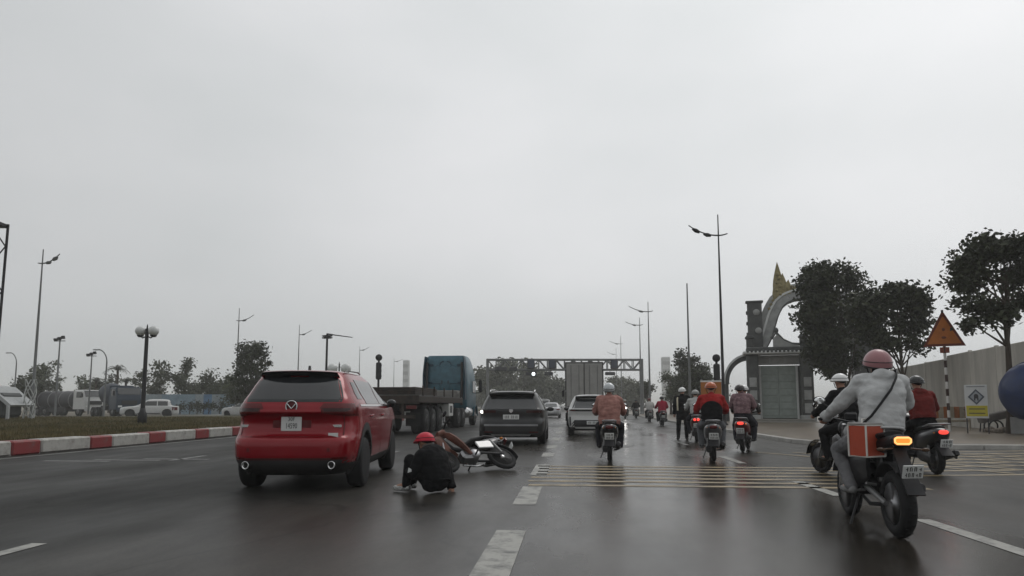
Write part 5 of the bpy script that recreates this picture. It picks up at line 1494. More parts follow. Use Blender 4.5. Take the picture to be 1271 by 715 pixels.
def fallen_and_crouched():
    # motorcycle on its side, front to the left
    c = G(598, 583); c.z = .0
    root = thing('fallen_motorcycle', 'motorbike lying on its side on the wet road with copper front panels', 'motorbike', (c.x + .05, c.y - .50, .17))
    fwd = Vector((-.74, -.67, 0)).normalized()
    root.rotation_mode = 'XYZ'
    M = Matrix.Rotation(math.atan2(-fwd.x, fwd.y), 4, 'Z') @ Matrix.Rotation(R(52), 4, 'Y')
    root.rotation_euler = M.to_euler()
    cop = mat('copper_panel', (.15, .068, .05), .5, coat=.1, var=.4)
    bike_wheel(root, -.62, .285, .085, wire=True); bike_wheel(root, .62, .285, .08, wire=True)
    b = MB(); b.loft([sec(-.90, .04, .70, .78), sec(-.70, .10, .60, .80), sec(-.40, .12, .48, .76), sec(-.15, .10, .42, .66)]); b.build('tail_panel', gloss_black, root)
    b = MB(); b.loft([sec(-.72, .08, .77, .83), sec(-.45, .12, .75, .82), sec(-.12, .11, .68, .76), sec(.02, .06, .62, .70)]); b.build('seat', mat('seat_vinyl', (.02, .02, .021), .55), root)
    for s in (-1, 1):
        rows = [[(s * (w0 + dw * q), y0 + .10 * q - .10 * q * q, z) for q in (0, .35, .7, 1)] for z, w0, dw, y0 in ((.30, .09, .05, .10), (.40, .10, .09, .16), (.52, .10, .13, .24), (.64, .10, .15, .32), (.76, .09, .14, .38), (.86, .07, .09, .40))]
        MB().grid(rows if s > 0 else [r[::-1] for r in rows], thick=(0, -.03, 0)).build('leg_shield', cop, root)
    b = MB(); b.loft([sec(.36, .03, .50, .66), sec(.46, .09, .48, .92), sec(.54, .07, .56, .90), sec(.58, .03, .66, .84)]); b.build('front_cowl', cop, root)
    b = MB(); b.tube([(0, .42, .86), (0, .30, .58), (0, .05, .52), (0, -.4, .58)], [.04, .05, .05, .04], 8); b.build('frame_tube', blackpl, root)
    b = MB(); b.loft([sec(.28, .06, .92, .98), sec(.36, .14, .90, 1.02), sec(.48, .10, .88, .98)]); b.build('handlebar_cover', cop, root)
    for s in (-1, 1):
        g = MB(); g.tube([(s * .12, .36, .98), (s * .24, .35, 1.0), (s * .37, .29, 1.01)], .017, 8); g.build('grip', rubber, root)
        f = MB(); f.tube([(s * .065, .62, .285), (s * .065, .48, .70)], .018, 8); f.build('fork_leg', alloy, root)
        k = MB(); k.tube([(s * .10, -.05, .36), (s * .10, -.62, .285)], .022, 8); k.build('swingarm', dark_metal, root)
        i = MB(); i.ell((s * .11, -.80, .70), (.03, .04, .024)); i.build('indicator', amberlens, root)
        sk = MB(); sk.tube([(s * .12, -.58, .31), (s * .12, -.50, .66)], .024, 8); sk.build('shock_absorber', steel, root)
        fp = MB(); fp.tube([(s * .09, .02, .28), (s * .25, .02, .27)], .016, 8); fp.build('footrest', rubber, root)
    mirror(root, -1, (-.20, .34, 1.0), (-.33, .32, 1.18))
    b = MB(); b.box((0, .08, .36), (.20, .34, .20), ch=.04); b.lathe([(.06, -.14), (.10, -.12), (.10, .12), (.06, .14)], (0, -.02, .34), (1, 0, 0), 18); b.build('engine', alloy, root)
    b = MB(); b.tube([(.10, .20, .26), (.13, -.1, .24), (.15, -.30, .28)], .018, 8); b.tube([(.15, -.28, .275), (.16, -.36, .30), (.165, -.82, .38)], [.03, .05, .05], 12); b.build('exhaust', chrome, root)
    b = MB(); b.box((-.135, -.30, .52), (.03, .34, .18), ch=.012); b.build('side_cover', mat('silver_cover', (.55, .55, .55), .35, .3), root)
    b = MB(); b.box((0, -.945, .73), (.14, .03, .07)); b.build('tail_lamp', redlens, root)
    plate(root, [4, 5], (0, -.98, .55), .19, .14, up=(0, -.3, .95))
    b = MB(); b.grid([[(x, .62 + .32 * math.cos(a), .285 + .32 * math.sin(a)) for x in (-.06, 0, .06)] for a in np.linspace(R(20), R(165), 10)], thick=(0, 0, .012)); b.build('front_fender', cop, root)
    b = MB(); b.grid([[(x, -.62 + .33 * math.cos(a), .285 + .33 * math.sin(a)) for x in (-.06, 0, .06)] for a in np.linspace(R(40), R(190), 10)], thick=(0, 0, .012)); b.build('rear_fender', blackpl, root)
    # crouching person with red cap helmet
    def lowest(o, W):
        m = 9
        for ch in o.children:
            Wc = W @ Matrix.Translation(ch.location)
            m = min([m] + [(Wc @ v.co).z for v in ch.data.vertices]); m = min(m, lowest(ch, Wc))
        return m
    root.location.z -= lowest(root, Matrix.Translation(root.location) @ M) + .004
    p = G(533, 612)
    J = dict(pelvis=(0, -.02, .15), chest=(0, .03, .41), neck=(0, .12, .565), head=(.0, .19, .665), face=(.12, .95, -.22), tilt=R(4),
             shL=(-.19, .09, .50), shR=(.18, .06, .49), elL=(-.26, .17, .27), haL=(-.17, .33, .30), elR=(.26, .0, .27), haR=(.25, -.08, .075),
             hipL=(-.10, .0, .14), hipR=(.10, .0, .14), knL=(-.17, .31, .44), knR=(.13, .35, .46), anL=(-.16, .38, .10), toeL=(-.20, .55, .05), anR=(.10, .50, .09), toeR=(.12, .67, .05),
             gripL='relaxed', gripR='flat')
    person('person in black crouching on the road in a red cap helmet', (p.x + .07, p.y + .04, 0), R(62), J,
           dict(jacket=BLK, bulk=1.18, voxel=.009, trousers=BLK, shoes=mat('white_black_shoe', (.35, .35, .34), .6, var=.9, vscale=14), helmet=('half', mat('red_helmet', (.50, .022, .045), .42, var=.10)), rim=mat('red_rim', (.30, .012, .03), .4, var=0), eyes=True, seed=9, hem=-.01, collar=fabric('grey_scarf', (.16, .14, .13))))
    for o in list(COL.objects):
        if o.get('label', '').startswith('person in black crouching'):
            bdg = MB(); bdg.prism([(-.022, -.03), (.03, -.012), (.026, .018), (-.012, .036)], frameX((-.345, .16, .315), (.35, -1, .0), (0, .1, 1)), .012)
            bdg.build('sleeve_patch', plate_w, o)
fallen_and_crouched()

def ride(label_p, label_b, px, py, rz, paint, st, pose=None, dy=.62, **k):
    c = G(px, py)
    # rear wheel contact at the pixel
    o = Vector((-math.sin(rz), math.cos(rz), 0)) * dy
    loc = (c.x + o.x, c.y + o.y, 0)
    bk = scooter(label_b, loc, rz, paint, **k)
    return person(label_p, loc, rz, pose or ride_pose(), st), bk, loc
rust_coat = fabric('brick_pink_jacket', (.29, .135, .115), .18, 6, .7, col2=(.38, .20, .17))
jeans = fabric('dark_trousers', (.022, .022, .028))
greyp = fabric('grey_denim', (.13, .135, .145), .25)
J1 = ride_pose(.80, .40, 1.0, .335, -.30, (.235, .12, .31), .06, (.25, .22, .72))
J1p = ride_pose(.74, .40, .97, .30, -.32, (.235, .12, .31), .08, (.25, .22, .72))
ride('rider in a brick pink raincoat and silver grey helmet behind the white car', 'dark scooter with grey trim under the rider in the brick pink coat', 757, 573, R(-3.5), gloss_black,
     dict(jacket=rust_coat, bulk=1.26, trousers=jeans, shoes=SHOE_D, helmet=('open', mat('silver_helmet', (.42, .44, .45), .22, .2, coat=.6, var=.25, vscale=9)), wr=.018, wf=7, hem=-.07, seed=2, peak=blackpl), J1p, tail='dark', plate_n=(3, 5), trim=steel)
# red rider
def redsplit(c): return 1 if (((c.x / .235) ** 2 + ((c.z - 1.04) / .235) ** 2 < 1 or (c.z < 1.04 and abs(c.x) < .235)) and c.y < -.12) else 0
J2 = ride_pose(.77, .40, 1.0, .31, -.30, (.22, .10, .31), .06, (.245, .22, .72))
ride('rider with red shoulders, black back panel and orange helmet, grey trousers', 'grey scooter with square plate under the red shouldered rider', 886, 573, R(-9), mat('grey_scooter_paint', (.07, .07, .074), .35, coat=.5),
     dict(jacket=[fabric('red_jacket', (.30, .022, .022), .15), BLK], split=redsplit, bulk=1.2, trousers=greyp, shoes=SHOE_G, helmet=('half', mat('orange_helmet', (.42, .10, .03), .3, coat=.4)), wr=.015, seed=3, hem=-.02), J2, tail='dark')
# pillion pair
mauve = fabric('mauve_checked_jacket', (.20, .12, .135), .35, 14, col2=(.30, .20, .21))
J3 = ride_pose(.80, .40, 1.0, .335, -.05, (.19, .30, .31), .05, (.22, .36, .70))
_, _, l3 = ride('driver in grey with a white helmet in front of the mauve pillion passenger', 'red scooter with lit tail lamp carrying two people', 922, 561, R(-20), mat('maroon_scooter_paint', (.12, .014, .014), .3, coat=.6),
     dict(jacket=fabric('grey_brown_jacket', (.10, .095, .09)), trousers=jeans, shoes=SHOE_D, helmet=('half', WH), seed=5), J3, tail='lit', tail_style=0, indicators=1)
J4 = ride_pose(.84, .02, 1.0, .16, -.45, (.21, -.16, .32), .02, (.24, .02, .66))
for k, s in (('L', -1), ('R', 1)): J4['el' + k] = (s * .29, -.33, 1.16); J4['gripL'] = J4['gripR'] = 'relaxed'
J4['head'] = (-.05, -.40, 1.575)
person('pillion passenger in a mauve checked jacket and dark helmet on the red scooter', l3, R(-20), J4, dict(jacket=mauve, bulk=1.1, trousers=jeans, shoes=SHOE_D, helmet=('half', mat('dark_helmet', (.035, .028, .026), .3, coat=.4)), seed=6, wr=.014))
# white jacket rider ahead of the red one
ride('rider in a pale jacket partly hidden in front of the red shouldered rider', 'dark red scooter with lit twin tail lamp ahead of the red shouldered rider', 865, 549, R(-9), mat('dark_red_scooter_paint', (.09, .012, .012), .3, coat=.6),
     dict(jacket=fabric('pale_jacket', (.42, .42, .41), .1), trousers=jeans, shoes=SHOE_D, helmet=('half', mat('grey_helmet', (.30, .30, .29), .3)), seed=7), J2, tail='lit', tail_style=1)
# black rider turning left, big black bag behind
bl = (4.57, 12.05, 0)
scooter('black scooter heading left under the rider in the white helmet', bl, R(20), gloss_black, tail='dark', plate_n=(3, 5))
J5 = ride_pose(.80, .40, 1.0, .335, -.22, (.20, .20, .31), .20, (.22, .28, .72)); J5['face'] = (.1, 1, -.1)
person('rider all in black with a white helmet just beyond the grey jacket rider', bl, R(20), J5, dict(jacket=BLK, bulk=1.12, trousers=BLK, shoes=SHOE_D, helmet=('half', WH), seed=8, rim=WH))
bg = thing('delivery_bag', 'black cloth bag carried behind the rider with the white helmet', 'bag', tuple(Vector(bl) + Matrix.Rotation(R(20), 3, 'Z') @ V(0, -.62, .865)), R(20))
q = MB(); q.box((0, 0, .22), (.44, .40, .42), ch=.09); link('bag_body', remesh(q, .016, 5, 'bag_body', .02, 5, 3), BLK, bg)
q = MB(); q.tube([(-.1, 0, .43), (-.08, 0, .50), (.08, 0, .50), (.1, 0, .43)], .012, 6); q.build('handle', blackpl, bg)
# red-brown jacket rider at the right
J6 = ride_pose(.80, .40, 1.0, .335, -.28, (.20, .12, .31), .12, (.22, .24, .72))
ride('rider in a dark red jacket and black helmet in front of the warning sign', 'dark scooter with red tail lamp and white plate under the dark red jacket rider', 1163, 589, R(-1), mat('charcoal_scooter_paint', (.03, .03, .032), .3, coat=.6),
     dict(jacket=fabric('dark_red_jacket', (.125, .018, .016), .3), bulk=1.12, trousers=BLK, shoes=SHOE_D, helmet=('half', mat('black_helmet', (.018, .018, .018), .25, coat=.5)), seed=11, hood=True), J6, tail='lit')
# far riders along the right edge
wj = fabric('white_coat', (.50, .49, .47), .1); rr_ = fabric('crimson_raincoat', (.30, .02, .045), .12)
far = [('far rider in a crimson raincoat, rightmost of the three distant riders', 'distant scooter under the crimson raincoat rider', 823, 529, rr_, ('half', blackpl), gloss_black),
       ('far rider in a white coat beside the crimson raincoat rider', 'distant scooter under the rider in the white coat', 807, 524, wj, ('half', mat('dark_red_helmet', (.12, .03, .03), .3)), mat('grey_scooter_paint', (.07, .07, .074), .35)),
       ('small far rider all in dark clothes beyond the white coat rider', 'smallest distant scooter under the dark far rider', 790, 519.5, BLK, ('half', blackpl), gloss_black)]
for lp, lb, px, py, jk, hl, pt in far:
    ride(lp, lb, px, py, R(-2), pt, dict(jacket=jk, bulk=1.25, voxel=.02, trousers=jeans, shoes=SHOE_D, helmet=hl, hem=-.10 if jk is rr_ else .0, seed=px), J2, tail='dark', mirrors=False)
p = G(776, 520)
mb_ = scooter('oncoming motor scooter with its headlight shining in the distance', (p.x, p.y, 0), R(178), gloss_black, tail='dark', mirrors=False)
for c in mb_.children:
    if c.name.startswith('headlight'):
        c.data.materials.clear(); c.data.materials.append(mat('headlight_beam', (.9, .9, .9), .3, emit=(1, .97, .92), estr=14, var=0)); c.scale = (1.6, 1, 1.6); c.location.z = -.57 
person('oncoming far rider in grey on the scooter with the shining headlight', (p.x, p.y, 0), R(178), J2, dict(jacket=fabric('grey_brown_jacket', (.10, .095, .09)), voxel=.02, trousers=jeans, shoes=SHOE_D, helmet=('half', mat('grey_helmet', (.30, .30, .29), .3)), seed=12))
# standing man in black with white cap
p = G(848, 546)
J7 = dict(pelvis=(0, 0, .98), chest=(0, .0, 1.28), neck=(0, .01, 1.50), head=(.01, .03, 1.655), face=(.35, .9, 0), shL=(-.19, 0, 1.43), shR=(.19, 0, 1.43), elL=(-.26, -.03, 1.15), elR=(.27, .02, 1.15), haL=(-.27, .06, .92), haR=(.23, .22, .98),
          hipL=(-.10, 0, .93), hipR=(.10, 0, .93), knL=(-.14, .10, .50), knR=(.12, .02, .50), anL=(-.16, .02, .09), anR=(.12, -.06, .09), toeL=(-.19, .19, .03), toeR=(.15, .11, .03), gripL='relaxed', gripR='relaxed')
po = person('man standing on the road in a long black coat and white cap helmet', (p.x, p.y, 0), R(-8), J7, dict(jacket=BLK, bulk=1.12, trousers=BLK, shoes=SHOE_D, helmet=('half', WH), rim=WH, hem=-.30, seed=13))
q = MB()
q.tube([(-.13, -.02, 1.50), (-.165, -.145, 1.40), (-.165, -.165, 1.2), (-.16, -.165, 1.0)], .026, 8, flat=.35); q.build('reflective_stripe', mat('cream_stripe', (.55, .50, .38), .5), po)
# ------------------------------------------------------------------ trees
def leaf_mat(name, c, c2):
    m = mat(name, c, .55, var=.4, vscale=1.3, col2=c2, spec=.3)
    return m
LEAF_D = leaf_mat('dark_leaves', (.020, .024, .013), (.050, .060, .026))
LEAF_M = leaf_mat('mid_leaves', (.040, .055, .024), (.085, .100, .045))
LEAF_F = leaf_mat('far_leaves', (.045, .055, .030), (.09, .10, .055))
LEAF_B = leaf_mat('haze_pale_leaves', (.085, .092, .06), (.14, .15, .10))  # leaf colour lightened: extra distance haze painted in
BARK = mat('bark', (.055, .042, .032), .9, var=.35, vscale=6, bump=.5, bscale=30, stretch=(1, 1, .3))
def crown_mesh(rnd, blobs, n, size, hang=.3):
    """leaf-sized faces in clumps through the volume of the blobs [(centre, radii, weight)]"""
    vs, fs = [], []
    tot = sum(b[2] for b in blobs)
    for c, r, w in blobs:
        c = Vector(c)
        m = int(n * w / tot)
        ncl = max(3, m // 40)
        for k in range(ncl):
            u = Vector((rnd.gauss(0, 1), rnd.gauss(0, 1), rnd.gauss(0, 1))).normalized() * (rnd.random() ** .45)
            cc = c + Vector((u.x * r[0], u.y * r[1], u.z * r[2]))
            s = size * rnd.uniform(1.2, 2.6)
            for j in range(m // ncl):
                p = cc + Vector((max(-1, min(1, rnd.gauss(0, .55))), max(-1, min(1, rnd.gauss(0, .55))), max(-.8, min(.8, rnd.gauss(0, .45))))) * s
                d = Vector((rnd.gauss(0, 1), rnd.gauss(0, 1), rnd.gauss(0, .7) - hang)).normalized()
                e = d.cross(Vector((rnd.gauss(0, 1), rnd.gauss(0, 1), rnd.gauss(0, 1)))).normalized()
                l = size * rnd.uniform(.6, 1.25)
                o = len(vs)
                vs += [p - d * l * .5, p + e * l * .30, p + d * l * .5 - Vector((0, 0, l * .08)), p - e * l * .30]
                fs.append((o, o + 1, o + 2, o + 3))
    me = bpy.data.meshes.new('crown')
    me.from_pydata(vs, [], fs)
    return me
def tree(label, loc, trunk_h, blobs, n, size, m=LEAF_D, r=.13, seed=1, group=None, name='tree', lean=(0, 0)):
    rnd = random.Random(seed)
    root = thing(name, label, 'tree', loc, 0, group)
    top = max(b[0][2] for b in blobs)
    b = MB()
    pts = [Vector((lean[0] * t + rnd.uniform(-.05, .05) * (t > 0), lean[1] * t + rnd.uniform(-.05, .05) * (t > 0), top * .92 * t)) for t in np.linspace(0, 1, 9)]
    b.tube(pts, [r * 1.35] + [r * (1 - .75 * t) for t in np.linspace(.1, 1, 8)], 8)
    for c, rr, w in blobs:
        for k in range(2):
            t = min(.93, max(trunk_h / (top * .92) * rnd.uniform(.95, 1.5), .2))
            i = t * 8
            p0 = pts[int(i)]
            e = Vector(c) + Vector((rnd.uniform(-.6, .6) * rr[0], rnd.uniform(-.6, .6) * rr[1], rnd.uniform(-.4, .6) * rr[2]))
            mid = (p0 + e) / 2 + Vector((rnd.uniform(-.2, .2), rnd.uniform(-.2, .2), .15))
            b.tube([p0, mid, e], [r * .38, r * .20, r * .05], 6)
    b.build('trunk', BARK, root)
    link('crown', crown_mesh(rnd, blobs, n, size), m, root)
    return root
def rand_blobs(rnd, w, z0, z1, k, d=None):
    d = d or w
    out = []
    for i in range(k):
        t = (i + .5) / k
        s = math.sin(math.pi * (.18 + .72 * t)) ** .6
        a = rnd.uniform(0, 6.28)
        out.append(((math.cos(a) * w * .45 * s, math.sin(a) * d * .45 * s, z0 + (z1 - z0) * (.12 + .76 * t)), (w * .42 * s * rnd.uniform(.7, 1.1), d * .42 * s * rnd.uniform(.7, 1.1), (z1 - z0) / k * rnd.uniform(.9, 1.4)), s * rnd.uniform(.7, 1.2)))
    return out
def px2(px, d): return at(px, d, 0.09)
def hz(py, d): return CAMH + (503 - py) * d / 850
# tall overgrown tree by the gate: dense dark column with a looser right side
d = 40
p = px2(1047, d)
tree('tall overgrown dark tree, dense as a column, right beside the gate pavilion', p, 1.2,
     [((-1.2, 0, 8.3), (1.0, 1.0, 1.3), 1.9), ((-1.3, 0, 6.4), (1.15, 1.1, 1.6), 2.6), ((-.9, 0, 4.6), (1.15, 1.1, 1.5), 2.4), ((-.5, .2, 3.6), (.9, .9, .8), 1.0), ((.6, .1, 7.6), (1.2, 1.0, 1.2), .5), ((1.1, .3, 6.0), (1.1, 1.0, 1.3), .35), ((.5, .4, 4.4), (1.1, .9, 1.0), .3), ((0, 0, 8.7), (1.2, 1, .7), .6)],
     20000, .25, seed=3, r=.16)
d = 36
p = px2(1119, d)
tree('street tree with a thin trunk between the overgrown tree and the warning sign', p, 3.0,
     [((-1.35, 0, 6.4), (.9, .8, .7), 1.0), ((0, 0, 6.8), (1.0, .8, .6), 1.1), ((.95, 0, 6.5), (.7, .7, .7), 1.0), ((1.05, .2, 5.3), (.6, .7, .6), .45), ((-1.5, .2, 5.2), (.7, .7, .8), .9), ((-.2, .2, 5.5), (.9, .7, .5), .25), ((-.85, .1, 4.3), (.8, .7, .45), .4), ((.9, 0, 4.3), (.6, .7, .35), .22)],
     8600, .26, seed=8, r=.12)
d = 26.5
p = px2(1249, d)
right_tree = tree('right hand street tree with an open leafy crown, in front of the long grey wall', p, 4.7,
     [((-1.26, 0, 7.75), (.8, .8, .6), .9), ((-0.37, 0, 8.41), (.9, .8, .6), 1.1), ((0.65, 0, 8.50), (.9, .8, .6), 1.0), ((1.40, .2, 7.75), (.7, .7, .7), .7), ((-0.65, .2, 7.09), (.8, .7, .5), .5), ((0.65, .2, 6.99), (.9, .7, .5), .45), ((-1.77, 0, 6.99), (.5, .5, .4), .3), ((-1.21, 0, 5.95), (.75, .6, .45), .45), ((-0.28, .1, 5.39), (.9, .7, .45), .6), ((0.93, .1, 5.76), (.8, .7, .5), .45), ((-1.35, 0, 5.06), (.5, .5, .28), .2), ((1.40, 0, 6.61), (.6, .6, .5), .3)],
     7800, .25, seed=21, r=.17, lean=(.25, 0))
right_tree.scale = (26.5 / 31,) * 3
# trees further along on the right
for lab, px, d, w, py0, n, sd, m in (
        ('broad dark tree behind the standing man, at the end of the plain pole', 852, 75, 6.2, 434, 6000, 31, LEAF_D),
        ('lower bushy tree to the left of the broad dark tree', 832, 82, 5.0, 462, 4000, 32, LEAF_M),
        ('dark tree between the broad tree and the gate', 872, 66, 4.4, 452, 4000, 33, LEAF_D),
        ('small slender street tree near the gantry post', 803, 92, 2.6, 474, 1600, 34, LEAF_D)):
    rnd = random.Random(sd); top = hz(py0, d)
    tree(lab, px2(px, d), 1.5, rand_blobs(rnd, w / 2 * 1.15, 1.2 if w > 3 else 2.2, top, 7), n, .30, m, .16, sd)
for lab, px, d, w, py0, sd in (
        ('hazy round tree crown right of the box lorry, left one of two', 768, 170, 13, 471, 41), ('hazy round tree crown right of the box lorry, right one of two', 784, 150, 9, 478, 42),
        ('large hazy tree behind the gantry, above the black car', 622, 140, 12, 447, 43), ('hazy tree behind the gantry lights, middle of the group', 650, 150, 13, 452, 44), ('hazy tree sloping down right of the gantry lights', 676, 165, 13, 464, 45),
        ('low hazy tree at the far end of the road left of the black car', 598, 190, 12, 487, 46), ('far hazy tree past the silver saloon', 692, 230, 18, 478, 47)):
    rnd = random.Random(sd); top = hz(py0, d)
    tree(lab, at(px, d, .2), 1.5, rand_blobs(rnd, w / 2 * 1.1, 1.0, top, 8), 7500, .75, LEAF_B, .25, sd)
# trees beyond the yard on the left
# layered conifer-like tree beside the lamp post behind the red car
d = 62; p = at(312, d, .24); rnd = random.Random(5)
H_ = hz(427, d)
bl = []
for k in range(7):
    t = k / 6
    for s in (-1, 1): bl.append(((s * (1.05 - .15 * t), rnd.uniform(-.4, .4), 1.6 + (H_ - 2.2) * t), (.85 - .1 * t, .9, .30), 1))
    bl.append(((0, 0, 1.6 + (H_ - 2.2) * t), (.9, .9, .5), 1.5))
tree('dense layered dark tree beside the lamp post above the red car roof', p, 1.0, bl, 8000, .24, LEAF_D, .14, 5)
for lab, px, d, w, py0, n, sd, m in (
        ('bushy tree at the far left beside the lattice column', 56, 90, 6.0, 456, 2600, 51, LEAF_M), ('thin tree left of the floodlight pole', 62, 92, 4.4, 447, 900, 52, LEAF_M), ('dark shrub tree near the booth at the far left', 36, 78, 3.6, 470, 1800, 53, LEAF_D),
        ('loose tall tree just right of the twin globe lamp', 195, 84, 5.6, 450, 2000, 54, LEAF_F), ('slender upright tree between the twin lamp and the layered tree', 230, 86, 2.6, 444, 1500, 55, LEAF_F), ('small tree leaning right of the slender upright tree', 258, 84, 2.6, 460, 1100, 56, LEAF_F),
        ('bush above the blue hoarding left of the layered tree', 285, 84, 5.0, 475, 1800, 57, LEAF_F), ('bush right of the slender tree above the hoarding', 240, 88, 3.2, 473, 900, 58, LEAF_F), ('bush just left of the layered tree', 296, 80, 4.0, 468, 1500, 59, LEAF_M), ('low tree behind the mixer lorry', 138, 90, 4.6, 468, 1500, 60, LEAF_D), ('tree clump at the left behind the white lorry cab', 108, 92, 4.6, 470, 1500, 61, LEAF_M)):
    rnd = random.Random(sd); top = hz(py0, d)
    tree(lab, at(px, d, .2), 1.2, rand_blobs(rnd, w / 2 * 1.1, .9, top, 6), int(n * 1.15), .36, m, .12, sd)
# palms
def palm(label, px, d, py0, sd, nf=15, L_=1.9):
    rnd = random.Random(sd); top = hz(py0, d)
    root = thing('palm_tree', label, 'palm', at(px, d, .2), 0, 'young palms behind the lorries')
    b = MB(); hgt = top - L_ * .75
    b.tube([(0, 0, 0), (.05, 0, hgt * .5), (.02, .03, hgt)], [.20, .15, .13], 8); b.build('trunk', BARK, root)
    vs, fs = [], []
    for k in range(nf):
        a = 2 * math.pi * k / nf + rnd.uniform(-.2, .2); el = rnd.uniform(.35, 1.25)
        dr = Vector((math.cos(a), math.sin(a), 0)); prev = Vector((.02, .03, hgt)); up = math.sin(el); fw = math.cos(el)
        for i in range(8):
            nx = prev + (dr * fw + Vector((0, 0, up))) * L_ / 8
            up -= .20
            sd_ = Vector((-dr.y, dr.x, 0))
            for s in (-1, 1):
                for q in (0, .5):
                    o = len(vs); base = prev.lerp(nx, q)
                    vs += [base, base + (nx - prev) * .35, base + sd_ * s * .42 * (1 - i / 11) + (nx - prev) * .5 - Vector((0, 0, .14))]
                    fs.append((o, o + 1, o + 2))
            prev = nx
    me = bpy.data.meshes.new('frond_crown'); me.from_pydata(vs, [], fs); link('crown', me, LEAF_D, root)
palm('bundled palm directly above the mixer lorry cab', 146, 84, 447, 71); palm('palm leaning out right of the mixer lorry', 157, 86, 462, 72); palm('short palm between the two parked lorries', 120, 88, 464, 73, 12, 1.5); palm('dark drooping palm above the white lorry cab', 106, 90, 472, 74, 12, 1.4)

# ------------------------------------------------------------------ lamp posts
post_m = mat('galvanised_post', (.16, .165, .165), .5, .5, var=.12)
dark_post = mat('dark_post', (.03, .03, .032), .5, .3)
def lamp(label, px, d, py_top, py_arm, arms, base=.09, r=.11, m=None, group='double-armed street lamps'):
    """arms: list of (side, reach m, rise m, heads)"""
    m = m or post_m
    p = at(px, d, base)
    top = hz(py_top, d) - base; az = hz(py_arm, d) - base
    root = thing('street_lamp', label, 'street lamp', p, 0, group)
    b = MB(); b.tube([(0, 0, 0), (0, 0, .35), (0, 0, top * .5), (0, 0, top)], [r * 1.5, r, r * .75, r * .32], 10); b.build('post', m, root)
    b = MB(); b.lathe([(r * 2.2, 0), (r * 2.2, .06), (r * 1.3, .14), (r * 1.2, .3)], (0, 0, 0), (0, 0, 1), 12); b.build('base', m, root)
    for sg, re, rise, nh in arms:
        pts = [Vector((sg * re * t, 0, az + rise * t ** 2.0)) for t in np.linspace(0, 1, 9)]
        b = MB(); b.tube(pts, [r * .48 - r * .02 * k for k in range(9)], 8); arm = b.build('arm', m, root)
        for k in range(nh):
            i = (2 + 3 * k)
            a, c = pts[i], pts[i + 2]
            h = MB(); n = Vector((0, 0, -.05))
            h.tube([a + n, a.lerp(c, .5) + n * 1.1, c + n], [.07, .12, .06], 8, flat=1.6); h.build('lamp_head', m, arm)
    return root
lamp('tall right street lamp with one long and one stub arm, nearest the gate', 897, 38, 262, 289, [(-1, 1.65, .62, 2), (1, .50, .10, 0)], m=dark_post, r=.095)
lamp('right street lamp with curved arms, between gantry post and plain pole', 806, 71, 374, 386.5, [(-1, 2.0, .6, 1), (1, .5, .1, 0)])
lamp('right street lamp behind the gantry post, its arm pointing left', 795, 86, 394, 403.5, [(-1, 1.8, .45, 1), (1, .4, .1, 0)])
lamp('far street lamp over the middle of the gantry', 771, 130, 417, 427, [(-1, 2.2, .6, 1), (1, .4, .1, 0)])
lamp('farthest right street lamp, faint beyond the gantry', 765, 170, 432, 440, [(-1, 2.2, .6, 1)])
lamp('tall left street lamp beside the lattice column, its arm raised to the right', 43, 47, 307, 325, [(1, 1.25, .65, 2), (-1, .32, .03, 0)], .24)
lamp('left street lamp rising beside the layered dark tree', 294, 76, 382, 398, [(1, 1.7, .65, 1), (-1, .3, .05, 0)], .24)
lamp('left street lamp between the layered tree and the twin flat lamp', 370, 92, 403, 415.5, [(1, 1.7, .6, 1)], .24)
lamp('far left street lamp just right of the twin flat lamp', 446, 126, 430, 435, [(1, 1.8, .6, 1)], .24)
lamp('farthest left street lamp, faint beside the traffic signal', 489, 170, 444, 449, [(1, 2.2, .6, 1)], .24)
p = at(855.5, 54, .09)
t = thing('pole', 'plain thin pole rising behind the broad dark tree', 'pole', p)
b = MB(); b.tube([(0, 0, 0), (0, 0, 5), (0, 0, hz(352, 54))], [.11, .08, .05], 10); b.build('post', post_m, t); MB().lathe([(.2, 0), (.2, .08), (.12, .2)], (0, 0, 0), (0, 0, 1), 12).build('base', post_m, t)
for px, d, py, lab in ((72, 66, 422, 'floodlight pole with a cluster of lights, left of the lorries'), (113, 74, 441, 'shorter floodlight pole behind the parked lorries')):
    t = thing('floodlight_pole', lab, 'floodlight', at(px, d, .2)); h = hz(py, d) - .2
    b = MB(); b.tube([(0, 0, 0), (0, 0, h)], [.10, .06], 8); b.build('post', post_m, t)
    b = MB(); b.box((0, 0, h - .1), (1.1, .08, .08)); b.build('crossbar', post_m, t)
    for k in (-1, 0, 1):
        MB().box((k * .38, -.1, h + .12 * (k + 1)), (.32, .16, .30), rot=Matrix.Rotation(R(25), 3, 'X')).build('floodlight', dark_post, t)
for px, d, py, lab, s in ((126, 60, 433, 'swan neck lamp post behind the mixer lorry', 1), (20, 75, 437, 'swan neck lamp post at the far left', 1)):
    t = thing('street_lamp', lab, 'street lamp', at(px + 6 if px > 100 else px, d, .2)); h = hz(py, d) - .2; s = -1
    b = MB(); pts = [(0, 0, 0), (0, 0, h * .8)] + [(s * .9 * (1 - math.cos(a)), 0, h * .8 + h * .19 * math.sin(a)) for a in np.linspace(.2, 1.5, 7)]
    b.tube(pts, [.09, .06] + [.05] * 7, 8); b.build('post', post_m, t)
    h2 = MB(); h2.box((s * 1.05, 0, h * .985), (.55, .2, .10), ch=.04); h2.build('lamp_head', post_m, t)
globe_m = mat('frosted_globe', (.55, .56, .55), .25, var=.1, spec=.6)
